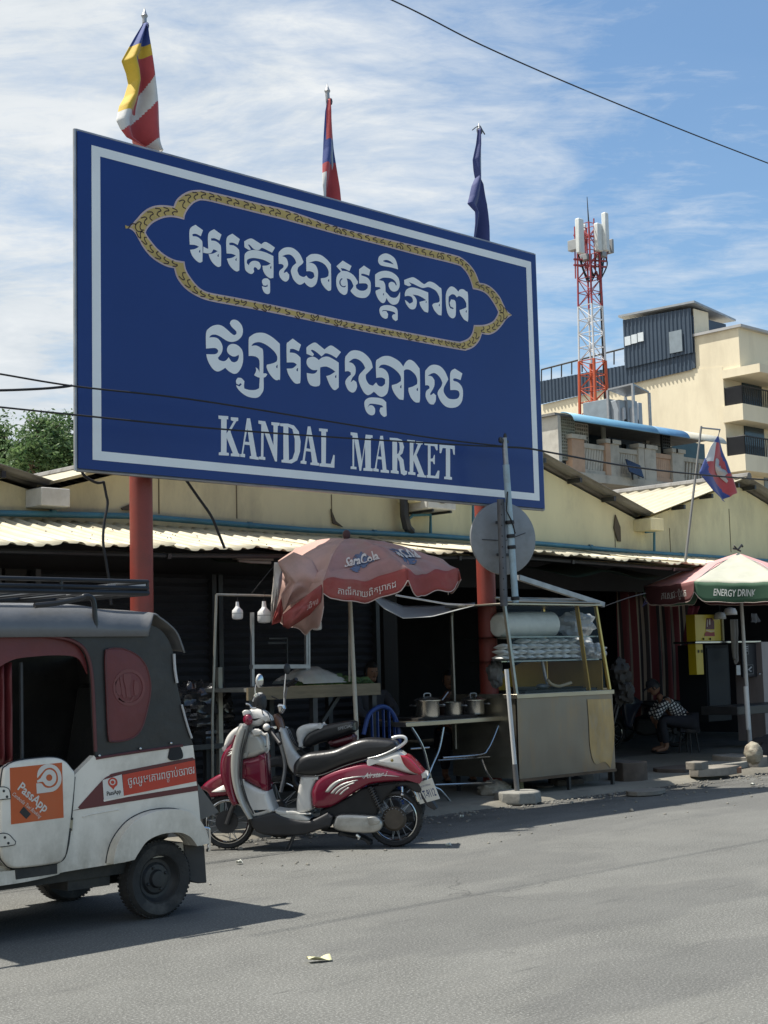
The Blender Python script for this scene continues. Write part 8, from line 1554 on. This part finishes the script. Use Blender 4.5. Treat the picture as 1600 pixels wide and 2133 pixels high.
b = MB(); b.grid(lambda u, v: V((a_.x + (c_.x - a_.x) * u, 14.2 + .06 * math.sin(u * 46 + .6 * math.sin(v * 3)) , a_.z + (c_.z - a_.z) * v * (1 + .05 * math.sin(u * 13)))), 140, 8); tag(b.obj('striped_curtain', cst, solid=.004, norm=False, sm=80), 'maroon and tan striped curtain hanging in the dark behind the seated person', 'curtain')
b = MB(); P = [at(1446, 1262, 13.7), at(1436, 1300, 13.7), at(1428, 1330, 13.7), at(1436, 1360, 13.7), at(1446, 1400, 13.7), at(1450, 1412, 13.7)]; b.grid(lambda u, v: (lambda k: P[min(4, int(k))].lerp(P[min(4, int(k)) + 1], k - min(4, int(k))))(u * 4.999) + V(((v - .5) * (.3 - .22 * math.sin(u * 3.1)), .03 * math.sin(v * 12), 0)), 24, 10); tag(b.obj('red_drape', mat('deep_red_cloth', (.14, .015, .03), .8, 0, .2, 5), solid=.004, norm=False, sm=80), 'gathered deep red drape beside the yellow boxes', 'curtain')
# tarpaulin, strip light, netting, posts
tarp = mat('grey_tarpaulin', (.36, .37, .36), .55, 0, .12, 2, .2, 8, dirt=(.2, .2, .19), dirt_amt=.5)
TA = [(742, 1210), (790, 1243), (840, 1262), (905, 1262), (990, 1255)]; TB = [(752, 1222), (800, 1268), (840, 1288), (900, 1285), (988, 1262)]
def tz(L_, u): k = u * (len(L_) - 1.0001); i = int(k); return V(L_[i]).lerp(V(L_[i + 1]), k - i)
b = MB(); 
def tf(u, v): p = tz(TA, u).lerp(tz(TB, u), v); q = at(p.x, p.y, 11.9 - .9 * v); q.z -= .05 * math.sin(math.pi * v) * math.sin(math.pi * u); return q
b.grid(tf, 30, 10); tag(b.obj('tarpaulin', tarp, solid=.004, norm=False, sm=80), 'sagging grey tarpaulin strung between the pink umbrella and the food cart', 'tarpaulin')
tag(MB().tube([at(825, 1240, 11.2), at(930, 1258, 11.2), at(1010, 1262, 11.2)], .01, 6).obj('tarpaulin_rod', steel, sm=80), 'thin pale rod along the upper edge of the tarpaulin', 'rod')
tag(MB().tube([at(941, 1282, 11.3), at(947, 1440, 11.3), at(950, 1560, 11.3)], .014, 8).obj('stall_post', gm, sm=80), 'thin upright post behind the cooking pots', 'post')
sl2 = thing('strip_light', 'unlit pale strip light fixed under the awning left of the pink umbrella', 'light', at(530, 1166, 12.2)); a_, c_ = at(494, 1160, 12.2), at(570, 1172, 12.2)
b = MB(); b.bx((a_.x, 12.2, c_.z + .02), (c_.x, 12.28, a_.z)); b.obj('housing', mat('pinkish_white', (.42, .38, .36), .6), sl2); b = MB(); b.tube([(a_.x + .03, 12.22, c_.z), (c_.x - .03, 12.22, c_.z)], .018, 10); b.obj('tube', bw, sl2)
a_ = at(395, 1150, 12.6); c_ = at(560, 1200, 12.6)
b = MB(); b.grid(lambda u, v: V((a_.x + (c_.x - a_.x) * u, 12.6 - .5 * v, a_.z + (c_.z - a_.z) * (v * .6 + .5 * u * u))), 16, 6); tag(b.obj('shade_net', mat('dark_green_net', (.012, .03, .022), .9), solid=.003, norm=False, sm=80), 'dark green shade net slung under the awning behind the red post', 'net')
a_ = at(1110, 1168, 12.3); c_ = at(1330, 1205, 12.3)
b = MB(); b.grid(lambda u, v: V((a_.x + (c_.x - a_.x) * u, 12.7 - .8 * v, a_.z + (c_.z - a_.z) * v - .05 * math.sin(u * 6.3 * 1.5))), 24, 6); tag(b.obj('shade_net', mat('dark_green_net', (.012, .03, .022)), solid=.003, norm=False, sm=80), 'dark green shade net slung under the awning above the food cart', 'net')
# lattice of dark goods hanging right of the cart
for k, (px, py) in enumerate(((1292, 1400), (1300, 1440))): cl('hanging_bundle', ('upper dark netted bundle hanging right of the food cart', 'lower dark netted bundle hanging right of the food cart')[k], 'bundle', blob(at(px, py, 11.7), (.14, .12, .17), 70 + k, .4), mat('netted_goods', (.02, .018, .016), .7, 0, .5, 16, .4, 20))
